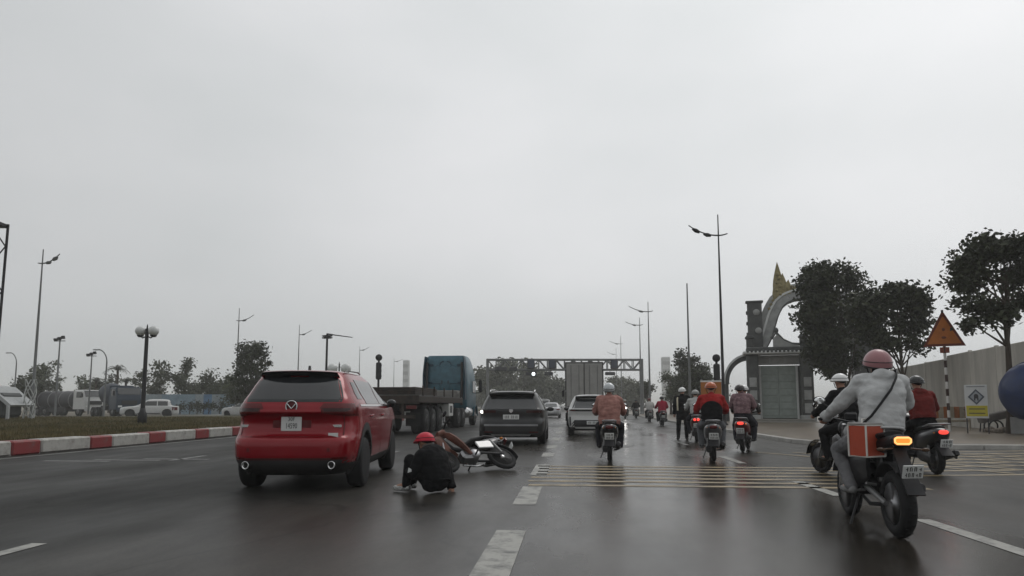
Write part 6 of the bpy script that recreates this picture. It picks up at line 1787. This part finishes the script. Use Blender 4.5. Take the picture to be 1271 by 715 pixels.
def twin(label, px, d, py_top):
    t = thing('globe_lamp', label, 'street lamp', at(px, d, .24), 0, 'twin globe lamps on the median')
    h = hz(py_top, d) - .24; g = .36 * d / 35
    b = MB(); b.tube([(0, 0, 0), (0, 0, h - .25)], [.115, .085], 12); b.lathe([(.22, 0), (.22, .5), (.15, .62), (.12, .8)], (0, 0, 0), (0, 0, 1), 12); b.tube([(0, 0, h - .4), (0, 0, h - .02)], [.07, .02], 8); b.build('post', dark_post, t)
    for s in (-1, 1):
        a = MB(); a.tube([(0, 0, h - .62), (s * g * .6, 0, h - .72), (s * g * .98, 0, h - g * 1.75)], .035, 8); a.lathe([(.08, 0), (.16, .06), (.17, .10)], (s * g * .98, 0, h - g * 1.90), (0, 0, 1), 12); arm = a.build('arm', dark_post, t)
        q = MB(); q.ell((s * g * .98, 0, h - g), g * .72, None, 18, 12); q.build('globe', globe_m, arm)
twin('black twin globe lamp standing on the grass median', 180, 35, 402)
twin('distant twin globe lamp just above the red car roof', 421, 80, 449)
t = thing('street_lamp', 'dark lamp post with two flat heads on one arm above the red car', 'street lamp', at(405, 50, .24)); h = hz(414, 50) - .24
b = MB(); b.tube([(0, 0, 0), (0, 0, h)], [.10, .075], 10); b.build('post', dark_post, t)
b = MB(); b.tube([(0, 0, h - .02), (.6, 0, h - .12), (1.9, 0, h - .30)], [.05, .04, .03], 8); b.build('arm', dark_post, t)
for x, z in ((.62, -.16), (1.55, -.30)):
    q = MB(); q.loft([sec(-.12, .20, h + z - .07, h + z + .05, 14), sec(0, .42, h + z - .09, h + z + .06, 14), sec(.12, .20, h + z - .07, h + z + .05, 14)]); q.build('lamp_head', dark_post, t)

# ------------------------------------------------------------------ signals and gantry
def signal(label, px, d, py_top, py_bot, base=.09, rz=0):
    t = thing('traffic_signal', label, 'traffic light', at(px, d, base), rz)
    h = hz(py_top, d) - base; s = d / 850.0
    b = MB(); b.tube([(0, 0, 0), (0, 0, h)], [.08, .06], 8); b.build('post', dark_post, t)
    b = MB(); b.lathe([(.001, -.1), (.19, -.1), (.21, .0), (.19, .1), (.001, .1)], (0, 0, h - .2), (0, 1, 0), 16); b.build('countdown_head', dark_post, t)
    hh = 1.05
    hd = MB(); hd.box((0, 0, h - .50 - hh / 2), (.32, .24, hh), ch=.06); o = hd.build('signal_head', dark_post, t)
    for k in range(3):
        v = MB(); v.lathe([(.11, 0), (.12, .16), (.105, .16), (.095, 0)], (0, .13, h - .67 - .33 * k), (0, 1, 0), 14); v.build('visor', dark_post, o)
signal('dark traffic signal with a round countdown head, left of the flatbed', 470, 42, 440, 478, .24)
signal('dark traffic signal with a round countdown head in front of the tall right lamp', 889.5, 36, 440, 478)
def gantry():
    d = 88
    L0 = at(605, d, 0); R0 = at(797, d, 0)
    ax = (R0 - L0); ln = ax.length; rz = math.atan2(ax.y, ax.x)
    t = thing('gantry', 'grey lattice gantry with signal boxes spanning the whole road', 'gantry', L0, rz)
    zt, zb = hz(446.5, d), hz(459, d)
    gm = mat('gantry_steel', (.17, .175, .175), .5, .4)
    dep = 1.0
    for x, nm in ((0, 'post'), (ln, 'post')):
        for yy in (0, dep):
            b = MB(); b.tube([(x, yy, 0), (x, yy, zt)], .17, 10); po = b.build('post', gm, t)
        for k in range(5):
            b = MB(); b.tube([(x, 0, 1 + k * 1.1), (x, dep, 1.8 + k * 1.1)], .05, 6); b.build('brace', gm, t)
    for zz in (zb, zt):
        for yy in (0, dep):
            b = MB(); b.box((ln / 2, yy, zz), (ln + .3, .22, .22), ch=.03); b.build('chord', gm, t)
    n = 18
    for k in range(n):
        x0, x1 = ln * k / n, ln * (k + 1) / n
        for yy in (.0, dep):
            b = MB(); a, c = (zb, zt) if k % 2 else (zt, zb)
            b.tube([(x0, yy, a), (x1, yy, c)], .07, 6); b.build('diagonal', gm, t)
            b = MB(); b.tube([(x1, yy, zb), (x1, yy, zt)], .06, 6); b.build('strut', gm, t)
    bx = mat('signal_box', (.045, .045, .05), .5)
    def X(px): return (px - 605) / (797 - 605) * ln
    for px in (659, 685, 762):
        b = MB(); b.box((X(px), -.25, hz(452, d)), (.95, .35, 1.25), ch=.08); o = b.build('sign_box', bx, t)
        MB().box((X(px), -.44, hz(452, d)), (.75, .03, 1.0)).build('sign_face', mat('dark_blue_face', (.05, .06, .085), .4), o)
    for px, w in ((622, 1.5), (637, 1.0)):
        b = MB(); b.box((X(px), -.2, hz(458, d)), (w, .25, .5), ch=.05); b.build('sign_box', bx, t)
    for px, w, lit in ((655, .55, False), (681, 1.1, False), (757, 1.3, False)):
        b = MB(); b.box((X(px), -.15, hz(464, d)), (w, .30, .42), ch=.08); o = b.build('signal_head', bx, t)
        s_ = MB(); s_.tube([(X(px), 0, hz(464, d)), (X(px), 0, zb)], .04, 6); s_.build('hanger', gm, o)
    b = MB(); b.box((X(662), -.15, hz(464.5, d)), (.9, .30, .7), ch=.1); o = b.build('signal_head', bx, t, label='signal head with a bright white light')
    MB().lathe([(.001, .05), (.20, .03), (.22, 0)], (X(662), -.31, hz(464.5, d)), (0, -1, 0), 16).build('signal_light', mat('signal_white', (.9, .95, .95), .3, emit=(.9, 1, 1), estr=2.2, var=0), o)
gantry()
# lattice tower at the left edge
def lattice_pylon():
    t = thing('lattice_gantry_post', 'dark lattice gantry post rising at the left edge of the picture', 'pylon', at(-21, 27, .24), R(8))
    h = hz(272, 27) - .24
    for x in (-.38, .26):
        for y in (-.3, .3):
            b = MB(); b.tube([(x, y, 0), (x + .06, y, h)], .05, 8); b.build('upright', dark_post, t)
    for k in range(9):
        z0, z1 = h * k / 9, h * (k + 1) / 9
        for y in (-.3, .3):
            b = MB(); b.tube([(-.38, y, z0), (.28, y, z1)] if k % 2 else [(.28, y, z0), (-.38, y, z1)], .028, 6); b.build('brace', dark_post, t)
        b = MB(); b.tube([(-.38, -.3, z1), (.30, -.3, z1)], .03, 6); b.build('rung', dark_post, t)
    b = MB(); b.box((-2.2, 0, h - .08), (5, .7, .16)); b.build('beam', dark_post, t)
    for k in range(2): MB().box((-.5, -.36, h - 1.0 - 1.5 * k), (.6, .1, .9)).build('sign_box', dark_post, t)
lattice_pylon()
def booth():
    t = thing('booth', 'small white framed booth with a sloping roof at the far left', 'booth', at(-8, 44, .24), R(6))
    wf = mat('booth_frame', (.34, .35, .35), .5, var=.12)
    MB().box((-1.0, 1.0, .95), (3.4, 2.0, 1.6)).build('wall', mat('booth_dark', (.05, .055, .055), .4), t)
    X_ = frameX((0, -.1, 0), (1, 0, 0), (0, 0, 1))
    b = MB(); b.prism([(-2.8, 2.45), (-2.8, 2.25), (-.2, 1.95), (1.15, .85), (1.35, .95), (-.1, 2.15)], X_, -2.4); b.build('roof', wf, t)
    for y in (-.15, 2.1):
        b = MB(); b.box((1.22, y, .45), (.16, .16, .92)); b.build('corner_post', wf, t)
    MB().box((-1.0, -.06, 1.05), (1.8, .06, .7)).build('window', glass, t)
booth()
def lattice_column():
    t = thing('lattice_column', 'white latticed column wrapped round the foot of the left street lamp', 'column', at(40, 45.5, .24))
    for k in range(8):
        for j in range(3):
            q = MB(); a = j * 2 * math.pi / 3
            for s in (-1, 1):
                q.tube([(.32 * math.cos(a + s * (k * .5) + u * s * .5), .32 * math.sin(a + s * (k * .5) + u * s * .5), .33 * (k + u)) for u in (0, .5, 1)], .035, 5)
            q.build('lattice_bar', mat('lattice_white', (.36, .37, .36), .5), t)
lattice_column()
# ------------------------------------------------------------------ hoarding of pale blue sheets beyond the yard
def hoarding():
    A, B = at(150, 80, .1), at(306, 81, .1)
    ax = B - A; ln = ax.length
    t = thing('hoarding', 'long pale blue sheet hoarding closing the yard on the left', 'fence', A, math.atan2(ax.y, ax.x))
    rnd = random.Random(4)
    cols = [mat('sheet_%s' % n, c, .6, var=.2, vscale=1.2) for n, c in (('pale_blue', (.22, .29, .34)), ('grey_blue', (.27, .31, .33)), ('blue', (.13, .22, .34)))]
    n = 15
    for k in range(n):
        b = MB(); x0 = ln * k / n; w = ln / n
        rows = [[(x0 + w * j / 12 * .985, .02 * (j % 2), z) for j in range(13)] for z in (0, 2.35)]
        b.grid(rows, smooth=False, thick=(0, .02, 0)); b.build('sheet', cols[rnd.choice((0, 0, 1, 1, 2))], t)
        if k % 2 == 0: MB().box((x0, .12, 1.2), (.08, .08, 2.4)).build('post', steel, t)
hoarding()
rnd = random.Random(12)
for k, px in enumerate((226, 238, 247, 255, 262, 275)):
    d = 73 + k
    tree('low dark shrub in front of the blue hoarding, %s of the row' % ('leftmost', 'second from the left', 'third from the left', 'third from the right', 'second from the right', 'rightmost')[k], at(px, d, .24), .2, [((0, 0, .7), (.6, .5, .45), 1), ((.3, 0, 1.0), (.4, .4, .3), .6)], 260, .2, LEAF_D, .05, 80 + k, 'low shrubs along the blue hoarding', 'shrub')
# hazy far building slabs
def tower(label, px, d, w, py, m, k=6):
    t = thing('building', label, 'building', at(px, d, 0), 0)
    h = hz(py, d)
    MB().box((0, w / 2, h / 2), (w, w, h), ch=.3).build('wall', m, t)
    for i in range(k):
        MB().box((0, -.06, h * (i + .7) / (k + .5)), (w * .86, .2, h / k * .4)).build('window_band', hazyw, t)
hazyb = mat('haze_pale_concrete', (.52, .53, .53), .8)  # wall colour paled so the far haze is partly painted on
hazyw = mat('haze_pale_window', (.36, .37, .37), .6)  # window bands paled the same way, haze put into the colour
tower('faint tower block far away left of the blue cab', 503.5, 300, 2.6, 447, hazyb)
tower('faint tower block above the trees left of the broad dark tree', 827, 300, 3.6, 443, hazyb)
tower('faint white low block behind the slender tree on the left', 258, 260, 12, 480, hazyb, 3)
# ------------------------------------------------------------------ right side: gate, wall, signs
def gate():
    d = 45
    p = at(966, d, .09)
    rz = R(-12)
    t = thing('entrance_gate', 'ornate entrance gate with golden spire, arch and closed green-grey doors', 'gate', p, rz)
    K = d / 850.0       # metres per photo pixel here
    def xm(px): return (px - 966) * K
    def zm(py): return (503 - py) * K + CAMH - .09
    grey = mat('gate_grey_stone', (.34, .345, .34), .7, var=.25, vscale=2)
    dk = mat('gate_dark_stone', (.085, .088, .086), .7, var=.3, vscale=2)
    wh = mat('gate_white_trim', (.62, .63, .62), .6, var=.1)
    gold = mat('gate_gold', (.26, .22, .11), .6, .1, var=.3, vscale=5)
    doorm = mat('gate_door_green', (.33, .375, .35), .6, var=.15)
    pale = mat('gate_pale_panel', (.34, .34, .33), .7, var=.12)
    # pavilion
    for px in (936, 999):
        b = MB(); b.box((xm(px), .35, zm(476)), (.75, .75, zm(438) * 1.0 ), ch=.05)
        b.v = [(x, y, min(max(z, 0), zm(439))) for x, y, z in b.v]; c = b.build('column', dk, t)
        MB().box((xm(px), .35, .22), (.92, .92, .44), ch=.04).build('column_base', grey, c)
    MB().box((xm(967), 1.0, zm(446)), (3.0, .5, .62), ch=.03).build('lintel', grey, t)
    MB().box((xm(966), .45, zm(437.5)), (4.35, 1.7, .20), ch=.05).build('roof_slab', wh, t)
    MB().box((xm(966), .45, zm(433)), (3.9, 1.4, .24), ch=.05).build('cornice', dk, t)
    MB().box((xm(967), 1.12, zm(453) / 2), (3.1, .10, zm(453))).build('door_backing', dk, t)
    for k in range(16):
        q = MB(); q.tube([(xm(966) - 2.0 + 4.0 * (k + .5) / 16, -.42, zm(436.3)), (xm(966) - 2.0 + 4.0 * (k + .5) / 16, .2, zm(434.6))], .085, 8); q.build('roof_tile', dk, t)
    for k in range(3): MB().box((xm(967) - .95 + .95 * k, .735, zm(446)), (.78, .05, .36), ch=.02).build('lintel_panel', pale, t)
    for px in (936, 999):
        for zz in (.9, 1.75, 2.6): MB().box((xm(px), -.035, zz), (.46, .05, .62), ch=.02).build('column_panel', grey, t)
    # doors: two leaves of horizontal panels
    y0 = .95
    for s in (-1, 1):
        x0, x1 = (xm(946), xm(966.95)) if s < 0 else (xm(967.05), xm(988))
        lf = MB(); lf.box(((x0 + x1) / 2, y0, (zm(453)) / 2 + .12), (x1 - x0 - .01, .06, zm(453) - .25), ch=.01); leaf = lf.build('door_leaf', doorm, t)
        nb = 7
        for k in range(nb):
            zz = .35 + (zm(453) - .55) * (k + .5) / nb
            MB().box(((x0 + x1) / 2, y0 - .05, zz), (x1 - x0 - .16, .04, (zm(453) - .5) / nb * .78), ch=.012).build('door_panel', doorm, leaf)
        MB().box((x0 - .04 if s < 0 else x1 + .04, y0 - .06, zm(453) / 2), (.13, .22, zm(453)), ch=.02).build('door_jamb', wh, t)
    MB().box((xm(967), .55, .10), (4.0, 1.8, .20), ch=.04).build('step', mat('gate_step', (.22, .21, .19), .7), t)
    MB().box((xm(972), -.2, -.03), (5.2, 2.2, .16), ch=.04).build('plinth', mat('gate_step', (.22, .21, .19), .7), t)
    # small posts on the roof, pale ridge panel
    for px in (934, 997):
        b = MB(); b.box((xm(px), .4, zm(424)), (.46, .46, 1.0), ch=.05); o = b.build('roof_post', dk, t)
        MB().box((xm(px), .4, zm(418)), (.60, .60, .14), ch=.03).build('post_cap', dk, o)
    X = frameX((0, .55, 0), (1, 0, 0), (0, 0, 1))
    b = MB(); b.prism([(xm(962), zm(434)), (xm(962), zm(419)), (xm(967), zm(414)), (xm(975), zm(422)), (xm(985), zm(427)), (xm(992), zm(428)), (xm(992), zm(434))], X, -.25); b.build('ridge_panel', pale, t)
    b = MB(); b.tube([(xm(960), .68, zm(419)), (xm(966), .68, zm(411.5)), (xm(974), .68, zm(421)), (xm(984), .68, zm(426)), (xm(995), .68, zm(427))], [.10, .12, .10, .09, .09], 8); b.build('ridge_tiles', dk, t)
    b = MB(); b.ell((xm(966), .68, zm(409)), (.16, .12, .22)); b.build('ridge_finial', dk, t)
    # tall slab with round openings left of the arch
    slab = MB(); slab.box((xm(942), 1.6, zm(402)), (.95, .5, zm(369) - zm(435)), ch=.05); s_ = slab.build('arch_pier', dk, t)
    MB().box((xm(942), 1.6, zm(369)), (1.15, .66, .14), ch=.03).build('pier_cap', dk, s_)
    for px, py, r in ((944, 383, .20), (946, 407, .20)):
        q = MB(); q.lathe([(.001, .02), (r, .02), (r + .02, -.02)], (xm(px), 1.32, zm(py)), (0, -1, 0), 18); q.build('medallion', pale, s_)
    for py in (383, 397, 411, 425):
        q = MB(); q.box((xm(932.5), 1.6, zm(py)), (.12, .4, .22), ch=.03); q.build('bracket', dk, s_)
    # sweeping arch, its far half runs on behind the trees
    def arc(u):      # u 0..1 left foot to the crown
        pts = [(938, 434), (946, 428), (953, 416), (958, 400), (963, 384), (970, 371), (979, 363), (990, 359), (1002, 358)]
        k = u * (len(pts) - 1); i = min(int(k), len(pts) - 2); f = k - i
        return Vector((xm(pts[i][0] * (1 - f) + pts[i + 1][0] * f), 1.7, zm(pts[i][1] * (1 - f) + pts[i + 1][1] * f)))
    us = np.linspace(0, 1, 20)
    left = [arc(u) for u in us]
    cx = xm(1006)
    full = left + [Vector((2 * cx - q.x, q.y, q.z)) for q in left[::-1]]
    def band(a, dep, y, mm, name):
        lo = []
        for i, q in enumerate(full):
            tg = (full[min(i + 1, len(full) - 1)] - full[max(i - 1, 0)]).normalized(); n = Vector((-tg.z, 0, tg.x))
            w0, w1 = a
            lo.append([q + n * w0 + Vector((0, y, 0)), q + n * w1 + Vector((0, y, 0)), q + n * w1 + Vector((0, y + dep, 0)), q + n * w0 + Vector((0, y + dep, 0))])
        MB().loft(lo, smooth=False).build(name, mm, t)
    band((-.42, .10), .9, -.1, grey, 'arch'); band((.103, .24), 1.0, -.16, wh, 'arch_moulding'); band((.243, .62), .8, -.05, grey, 'arch_upper'); band((-.50, -.423), 1.0, -.16, dk, 'arch_soffit')
    for k in range(9):     # carved blocks on the upper band
        q = arc(.48 + .05 * k); MB().box((q.x - .1, 1.60, q.z + .42), (.16, .12, .18), rot=Matrix.Rotation(R(-40), 3, 'Y')).build('carving', gold, t)
    # second pier and pavilion behind the trees
    MB().box((2 * cx - xm(942), 1.6, zm(402)), (.95, .5, zm(369) - zm(435)), ch=.05).build('arch_pier', dk, t)
    MB().box((2 * cx - xm(942), 1.6, zm(470)), (1.6, 1.4, zm(434)), ch=.05).build('column', dk, t)
    # golden flame spire
    sx = xm(975)
    b = MB()
    def flame(x, z0, h, w, lean, yy=1.7):
        lp = []
        for u in np.linspace(0, 1, 9):
            r = w * (math.sin(math.pi * min(1, .18 + .82 * u)) ** .8 * (1 - .55 * u) + .015)
            lp.append([(x + lean * u * u + r * math.cos(a), yy + .16 * math.sin(a) * (1 - .8 * u), z0 + h * u) for a in np.linspace(0, 2 * math.pi, 11)[:-1]])
        b.loft(lp)
    flame(sx - .14, zm(364), (364 - 317) * K, .42, -.02); flame(sx + .14, zm(362), (362 - 332) * K, .40, .02); flame(sx + .46, zm(360), (360 - 341) * K, .34, .06); flame(sx + .78, zm(358), (358 - 349) * K, .24, .2); flame(sx - .36, zm(366), 24 * K, .22, .05)
    for k in range(6): b.ell((sx - .14 + (-1) ** k * .13 * (1 - k / 8), 1.58, zm(360) + .28 * k), (.10, .08, .13))
    b.build('spire', gold, t)
    # quarter-circle side arch at the left
    lo, lo2 = [], []
    for a in np.linspace(R(90), R(183), 16):
        c = Vector((xm(932), .9, zm(474)))
        for r0, r1, L__, y in ((1.50, 1.80, lo, 0), (1.805, 1.94, lo2, -.08)):
            dd = Vector((math.cos(a) * .86, 0, math.sin(a)))
            L__.append([c + dd * r0 + Vector((0, y, 0)), c + dd * r1 + Vector((0, y, 0)), c + dd * r1 + Vector((0, .5, 0)), c + dd * r0 + Vector((0, .5, 0))])
    MB().loft(lo, smooth=False).build('side_arch', dk, t); MB().loft(lo2, smooth=False).build('side_arch_moulding', wh, t)
    MB().box((xm(903.5), 1.15, zm(474) / 2), (.34, .5, zm(474)), ch=.03).build('side_column', dk, t)
gate()
# orange hoarding panel beside the gate
def orange_panel():
    t = thing('orange_hoarding', 'plain orange hoarding behind the red shouldered rider, beside the gate arch', 'hoarding', at(885, 33, .09), R(-10))
    om = mat('orange_board', (.36, .135, .035), .6, var=.15, vscale=1.5)
    for k in range(2):
        MB().box((-.36 + .48 * k, 0, 1.22), (.47, .05, 1.95), ch=.01).build('board', om, t)
    for x in (-.56, .34): MB().tube([(x, .08, 0), (x, .08, 2.35)], .045, 8).build('post', steel, t)
    MB().box((-.12, .06, 2.24), (.98, .06, .07)).build('top_rail', plate_w, t)
orange_panel()
def grey_wall():
    m1 = mat('pale_grey_wall', (.44, .42, .38), .75, var=.22, vscale=1.6, bump=.1, bscale=12, stretch=(1, 1, .18))
    A = at(1330, 24, .09); B = at(1178, 36, .09); C_ = at(1040, 64, .09)
    def run(a, c, z0, z1, root, n):
        for k in range(n):
            p0, p1 = a.lerp(c, k / n), a.lerp(c, (k + 1) / n)
            h0 = z0 + (z1 - z0) * (k + .5) / n
            dirv = (p1 - p0); ang = math.atan2(dirv.y, dirv.x)
            b = MB(); b.box((0, 0, h0 / 2), (dirv.length - .03, .14, h0), ch=.02)
            o = b.build('wall_panel', m1, root, loc=(p0 + p1) / 2 - root.location, rotz=ang)
            MB().box((0, 0, 0), (.10, .17, h0 + .04), ch=.02).build('wall_post', m1, root, loc=p0 - root.location + Vector((0, 0, (h0 + .06) / 2)), rotz=ang)
    t = thing('wall', 'long pale grey panel wall running along the right side pavement', 'wall', B)
    run(A, B, 3.6, 3.7, t, 4); run(B, C_, 3.55, 3.4, t, 8)
grey_wall()
# warning sign
def warning_sign():
    t = thing('warning_sign', 'orange triangular warning sign on a red and white banded pole', 'road sign', at(1174, 28.5, .09), R(-22))
    zt, zb = hz(388, 28.5) - .09, hz(430, 28.5) - .09
    om = mat('orange_sign', (.46, .14, .022), .55, var=.15)
    w = .76
    X = frameX((0, -.05, 0), (1, 0, 0), (0, 0, 1))
    b = MB(); b.prism([(-w, zb), (w, zb), (.05, zt), (-.05, zt)], X, -.04); o = b.build('sign_board', mat('dark_red_border', (.14, .03, .015), .5), t)
    b = MB(); zc = zb + .10; b.prism([(-w + .15, zc), (w - .15, zc), (.02, zt - .17), (-.02, zt - .17)], frameX((0, -.055, 0), (1, 0, 0), (0, 0, 1)), .008); b.build('sign_face', om, o)
    s = MB(); s.ell((0, -.065, zb + (zt - zb) * .50), (.06, .012, .07)); s.ell((-.0, -.065, zb + (zt - zb) * .26), (.09, .012, .055)); s.build('symbol', mat('dark_symbol', (.16, .05, .02), .5), o)
    MB().box((0, -.03, zb - .16), (.34, .04, .24)).build('lower_plate', mat('dark_red_plate', (.20, .05, .03), .5), t)
    n = 12; h = zb
    cols = [mat('pole_white', (.55, .54, .52), .5), mat('pole_dark', (.045, .025, .022), .5)]
    for k in range(n):
        q = MB(); q.tube([(0, 0, h * k / n), (0, 0, h * (k + 1) / n - .003)], .055, 10); q.build('pole_band', cols[k % 2], t)
    c = MB(); c.tube([(0, 0, zb), (0, 0, zt + .12)], .045, 8); c.build('pole_top', dark_post, t)
warning_sign()
def board_sign():
    t = thing('notice_board', 'white notice board with a dark diamond and a yellow lower band on two legs', 'sign', at(1209, 26.5, .09), R(-24))
    d = 26.5; z0, z1 = hz(519, d) - .09, hz(478, d) - .09
    z0 = max(z0, .52)
    h = z1 - z0; w = .74
    MB().box((0, 0, (z0 + z1) / 2), (w, .05, h), ch=.01).build('board', mat('board_white', (.50, .51, .51), .5, var=.06), t)
    yl = MB(); yl.box((0, -.029, z0 + h * .22), (w * .92, .010, h * .32), ch=.002); y_ = yl.build('yellow_band', mat('board_yellow', (.42, .36, .04), .5, var=.1), t)
    for k in range(2): MB().box((0, -.036, z0 + h * (.15 + .13 * k)), (w * .70, .006, h * .035), ch=.001).build('text_line', mat('board_ink', (.12, .11, .05), .5), y_)
    X = frameX((0, -.027, z0 + h * .64), (1, 0, 0), (0, 0, 1))
    b = MB(); b.prism([(-.27, 0), (0, -.30), (.27, 0), (0, .30)], X, .010); o = b.build('diamond', mat('board_slate', (.07, .08, .10), .5), t)
    b = MB(); b.prism([(-.20, 0), (0, -.225), (.20, 0), (0, .225)], frameX((0, -.038, z0 + h * .64), (1, 0, 0), (0, 0, 1)), .004); b.build('diamond_inner', mat('board_grey', (.26, .28, .30), .5), o)
    b = MB(); b.ell((0, -.044, z0 + h * .66), (.075, .008, .09)); b.box((-.05, -.044, z0 + h * .58), (.04, .008, .12)); b.box((.05, -.044, z0 + h * .58), (.04, .008, .12)); b.build('symbol', mat('board_ink_dark', (.03, .03, .035), .5), o)
    MB().box((0, -.029, z1 - .06), (w * .8, .006, .05), ch=.001).build('heading_line', mat('board_grey2', (.25, .26, .27), .5), t)
    for s in (-1, 1):
        b = MB(); b.tube([(s * (w / 2 - .03), .035, 0), (s * (w / 2 - .03), .035, z1)], .022, 8); b.build('leg', dark_metal, t)
board_sign()
def barrier():
    A, B = at(1128, 30, .09), at(1200, 30.5, .09)
    ax = B - A
    t = thing('barrier', 'low striped barrier rail in orange and pale boards behind the warning sign', 'barrier', A, math.atan2(ax.y, ax.x))
    ln = ax.length; n = 11
    cols = [mat('barrier_orange', (.30, .105, .035), .6, var=.15), mat('barrier_pale', (.32, .28, .22), .6, var=.15)]
    for k in range(n):
        MB().box((ln * (k + .5) / n, 0, .78), (ln / n - .012, .05, .50), ch=.01).build('board', cols[k % 2], t)
    for k in range(4): MB().box((ln * k / 3, .05, .52), (.07, .07, 1.04)).build('post', cols[1], t)
    MB().box((ln / 2, 0.0, .40), (ln, .06, .10)).build('rail', cols[1], t)
barrier()
def blue_tank():
    t = thing('water_tank', 'large round blue plastic tank at the right edge in front of the wall', 'tank', at(1288, 25.5, .09), R(20))
    bm = mat('blue_plastic', (.014, .028, .088), .5, var=.2, coat=.2)
    zc = hz(490, 25.5)
    pr = [(.001, -1.22), (.42, -1.17), (.82, -.98), (1.06, -.62), (1.15, -.25), (1.15, .25), (1.06, .62), (.82, .98), (.42, 1.17), (.001, 1.22)]
    MB().lathe(pr, (0, 0, zc), (1, 0, .0), 36).build('tank_body', bm, t)
    for x in (-.32, .0, .32):
        MB().lathe([(1.13, -.04), (1.17, -.02), (1.17, .02), (1.13, .04)], (x, 0, zc), (1, 0, 0), 36).build('rib', bm, t)
    MB().lathe([(.26, 0), (.26, .08), (.22, .10), (.001, .11)], (0, 0, zc + 1.12), (0, 0, 1), 20).build('lid', bm, t)
    for x in (-.6, .6): MB().box((x, 0, (zc - 1.0) / 2 + .05), (.12, 1.4, max(.1, zc - .95))).build('stand', steel, t)
blue_tank()
# rubble and a cart by the tree foot
rnd = random.Random(6)
stone_m = mat('rubble_stone', (.20, .17, .14), .9, var=.35, vscale=5, bump=.4, bscale=20)
for k, px in enumerate((1223, 1229, 1234, 1239, 1247, 1252, 1257)):
    p = at(px, 27 + rnd.uniform(0, 1.2), .09)
    q = MB(); r = rnd.uniform(.10, .19); q.ell((0, 0, r * .6), (r * 1.2, r, r * .75), None, 9, 6)
    q.v = [tuple(Vector(v) * (1 + .22 * mnoise.noise(Vector(v) * 7 + Vector((k, 0, 0))))) for v in q.v]
    o = q.build('stone', stone_m, None, loc=p, label=('%s broken stone, %s in the rubble row by the tree' % (('rough','small')[r < .14], ('leftmost','second from the left','third from the left','middle one','third from the right','second from the right','rightmost')[k])), cat='stone', group='rubble stones under the right hand tree')
    for f in o.data.polygons: f.use_smooth = False
def cart():
    t = thing('hand_cart', 'small rusty hand cart standing between the notice board and the tree', 'cart', at(1228, 28.2, .09), R(-15))
    MB().box((0, 0, .62), (1.0, .6, .30), rot=Matrix.Rotation(R(-14), 3, 'Y'), ch=.03).build('tray', mat('cart_grey', (.12, .11, .10), .7, var=.3), t)
    for s in (-1, 1):
        w = MB(); w.tube([(.25 * 0 + .24 * math.cos(a), s * .34, .24 + .24 * math.sin(a)) for a in np.linspace(0, 2 * math.pi, 18)[:-1]], .03, 6, closed=True); w.build('wheel', rubber, t)
        l = MB(); l.tube([(-.35, s * .25, .55), (-.42, s * .25, 0)], .025, 6); l.build('leg', dark_metal, t)
        l = MB(); l.tube([(-.45, s * .25, .68), (-.95, s * .25, .92)], .02, 6); l.build('handle', dark_metal, t)
cart()
# ------------------------------------------------------------------ air: one closed box of thin haze
b = MB(); b.box((0, 1000, 11.6), (3100, 3000, 25.7), ch=.01)
hz_m = bpy.data.materials.new('haze'); hz_m.use_nodes = True
nt = hz_m.node_tree; nt.nodes.clear()
o_ = nt.nodes.new('ShaderNodeOutputMaterial'); v_ = nt.nodes.new('ShaderNodeVolumePrincipled')
v_.inputs['Color'].default_value = (1, 1, .975, 1); v_.inputs['Density'].default_value = .0011
v_.inputs['Anisotropy'].default_value = 0.0
nt.links.new(v_.outputs[0], o_.inputs['Volume'])
b.build('haze', hz_m, kind='stuff', label='thin grey haze in the damp air', cat='haze')
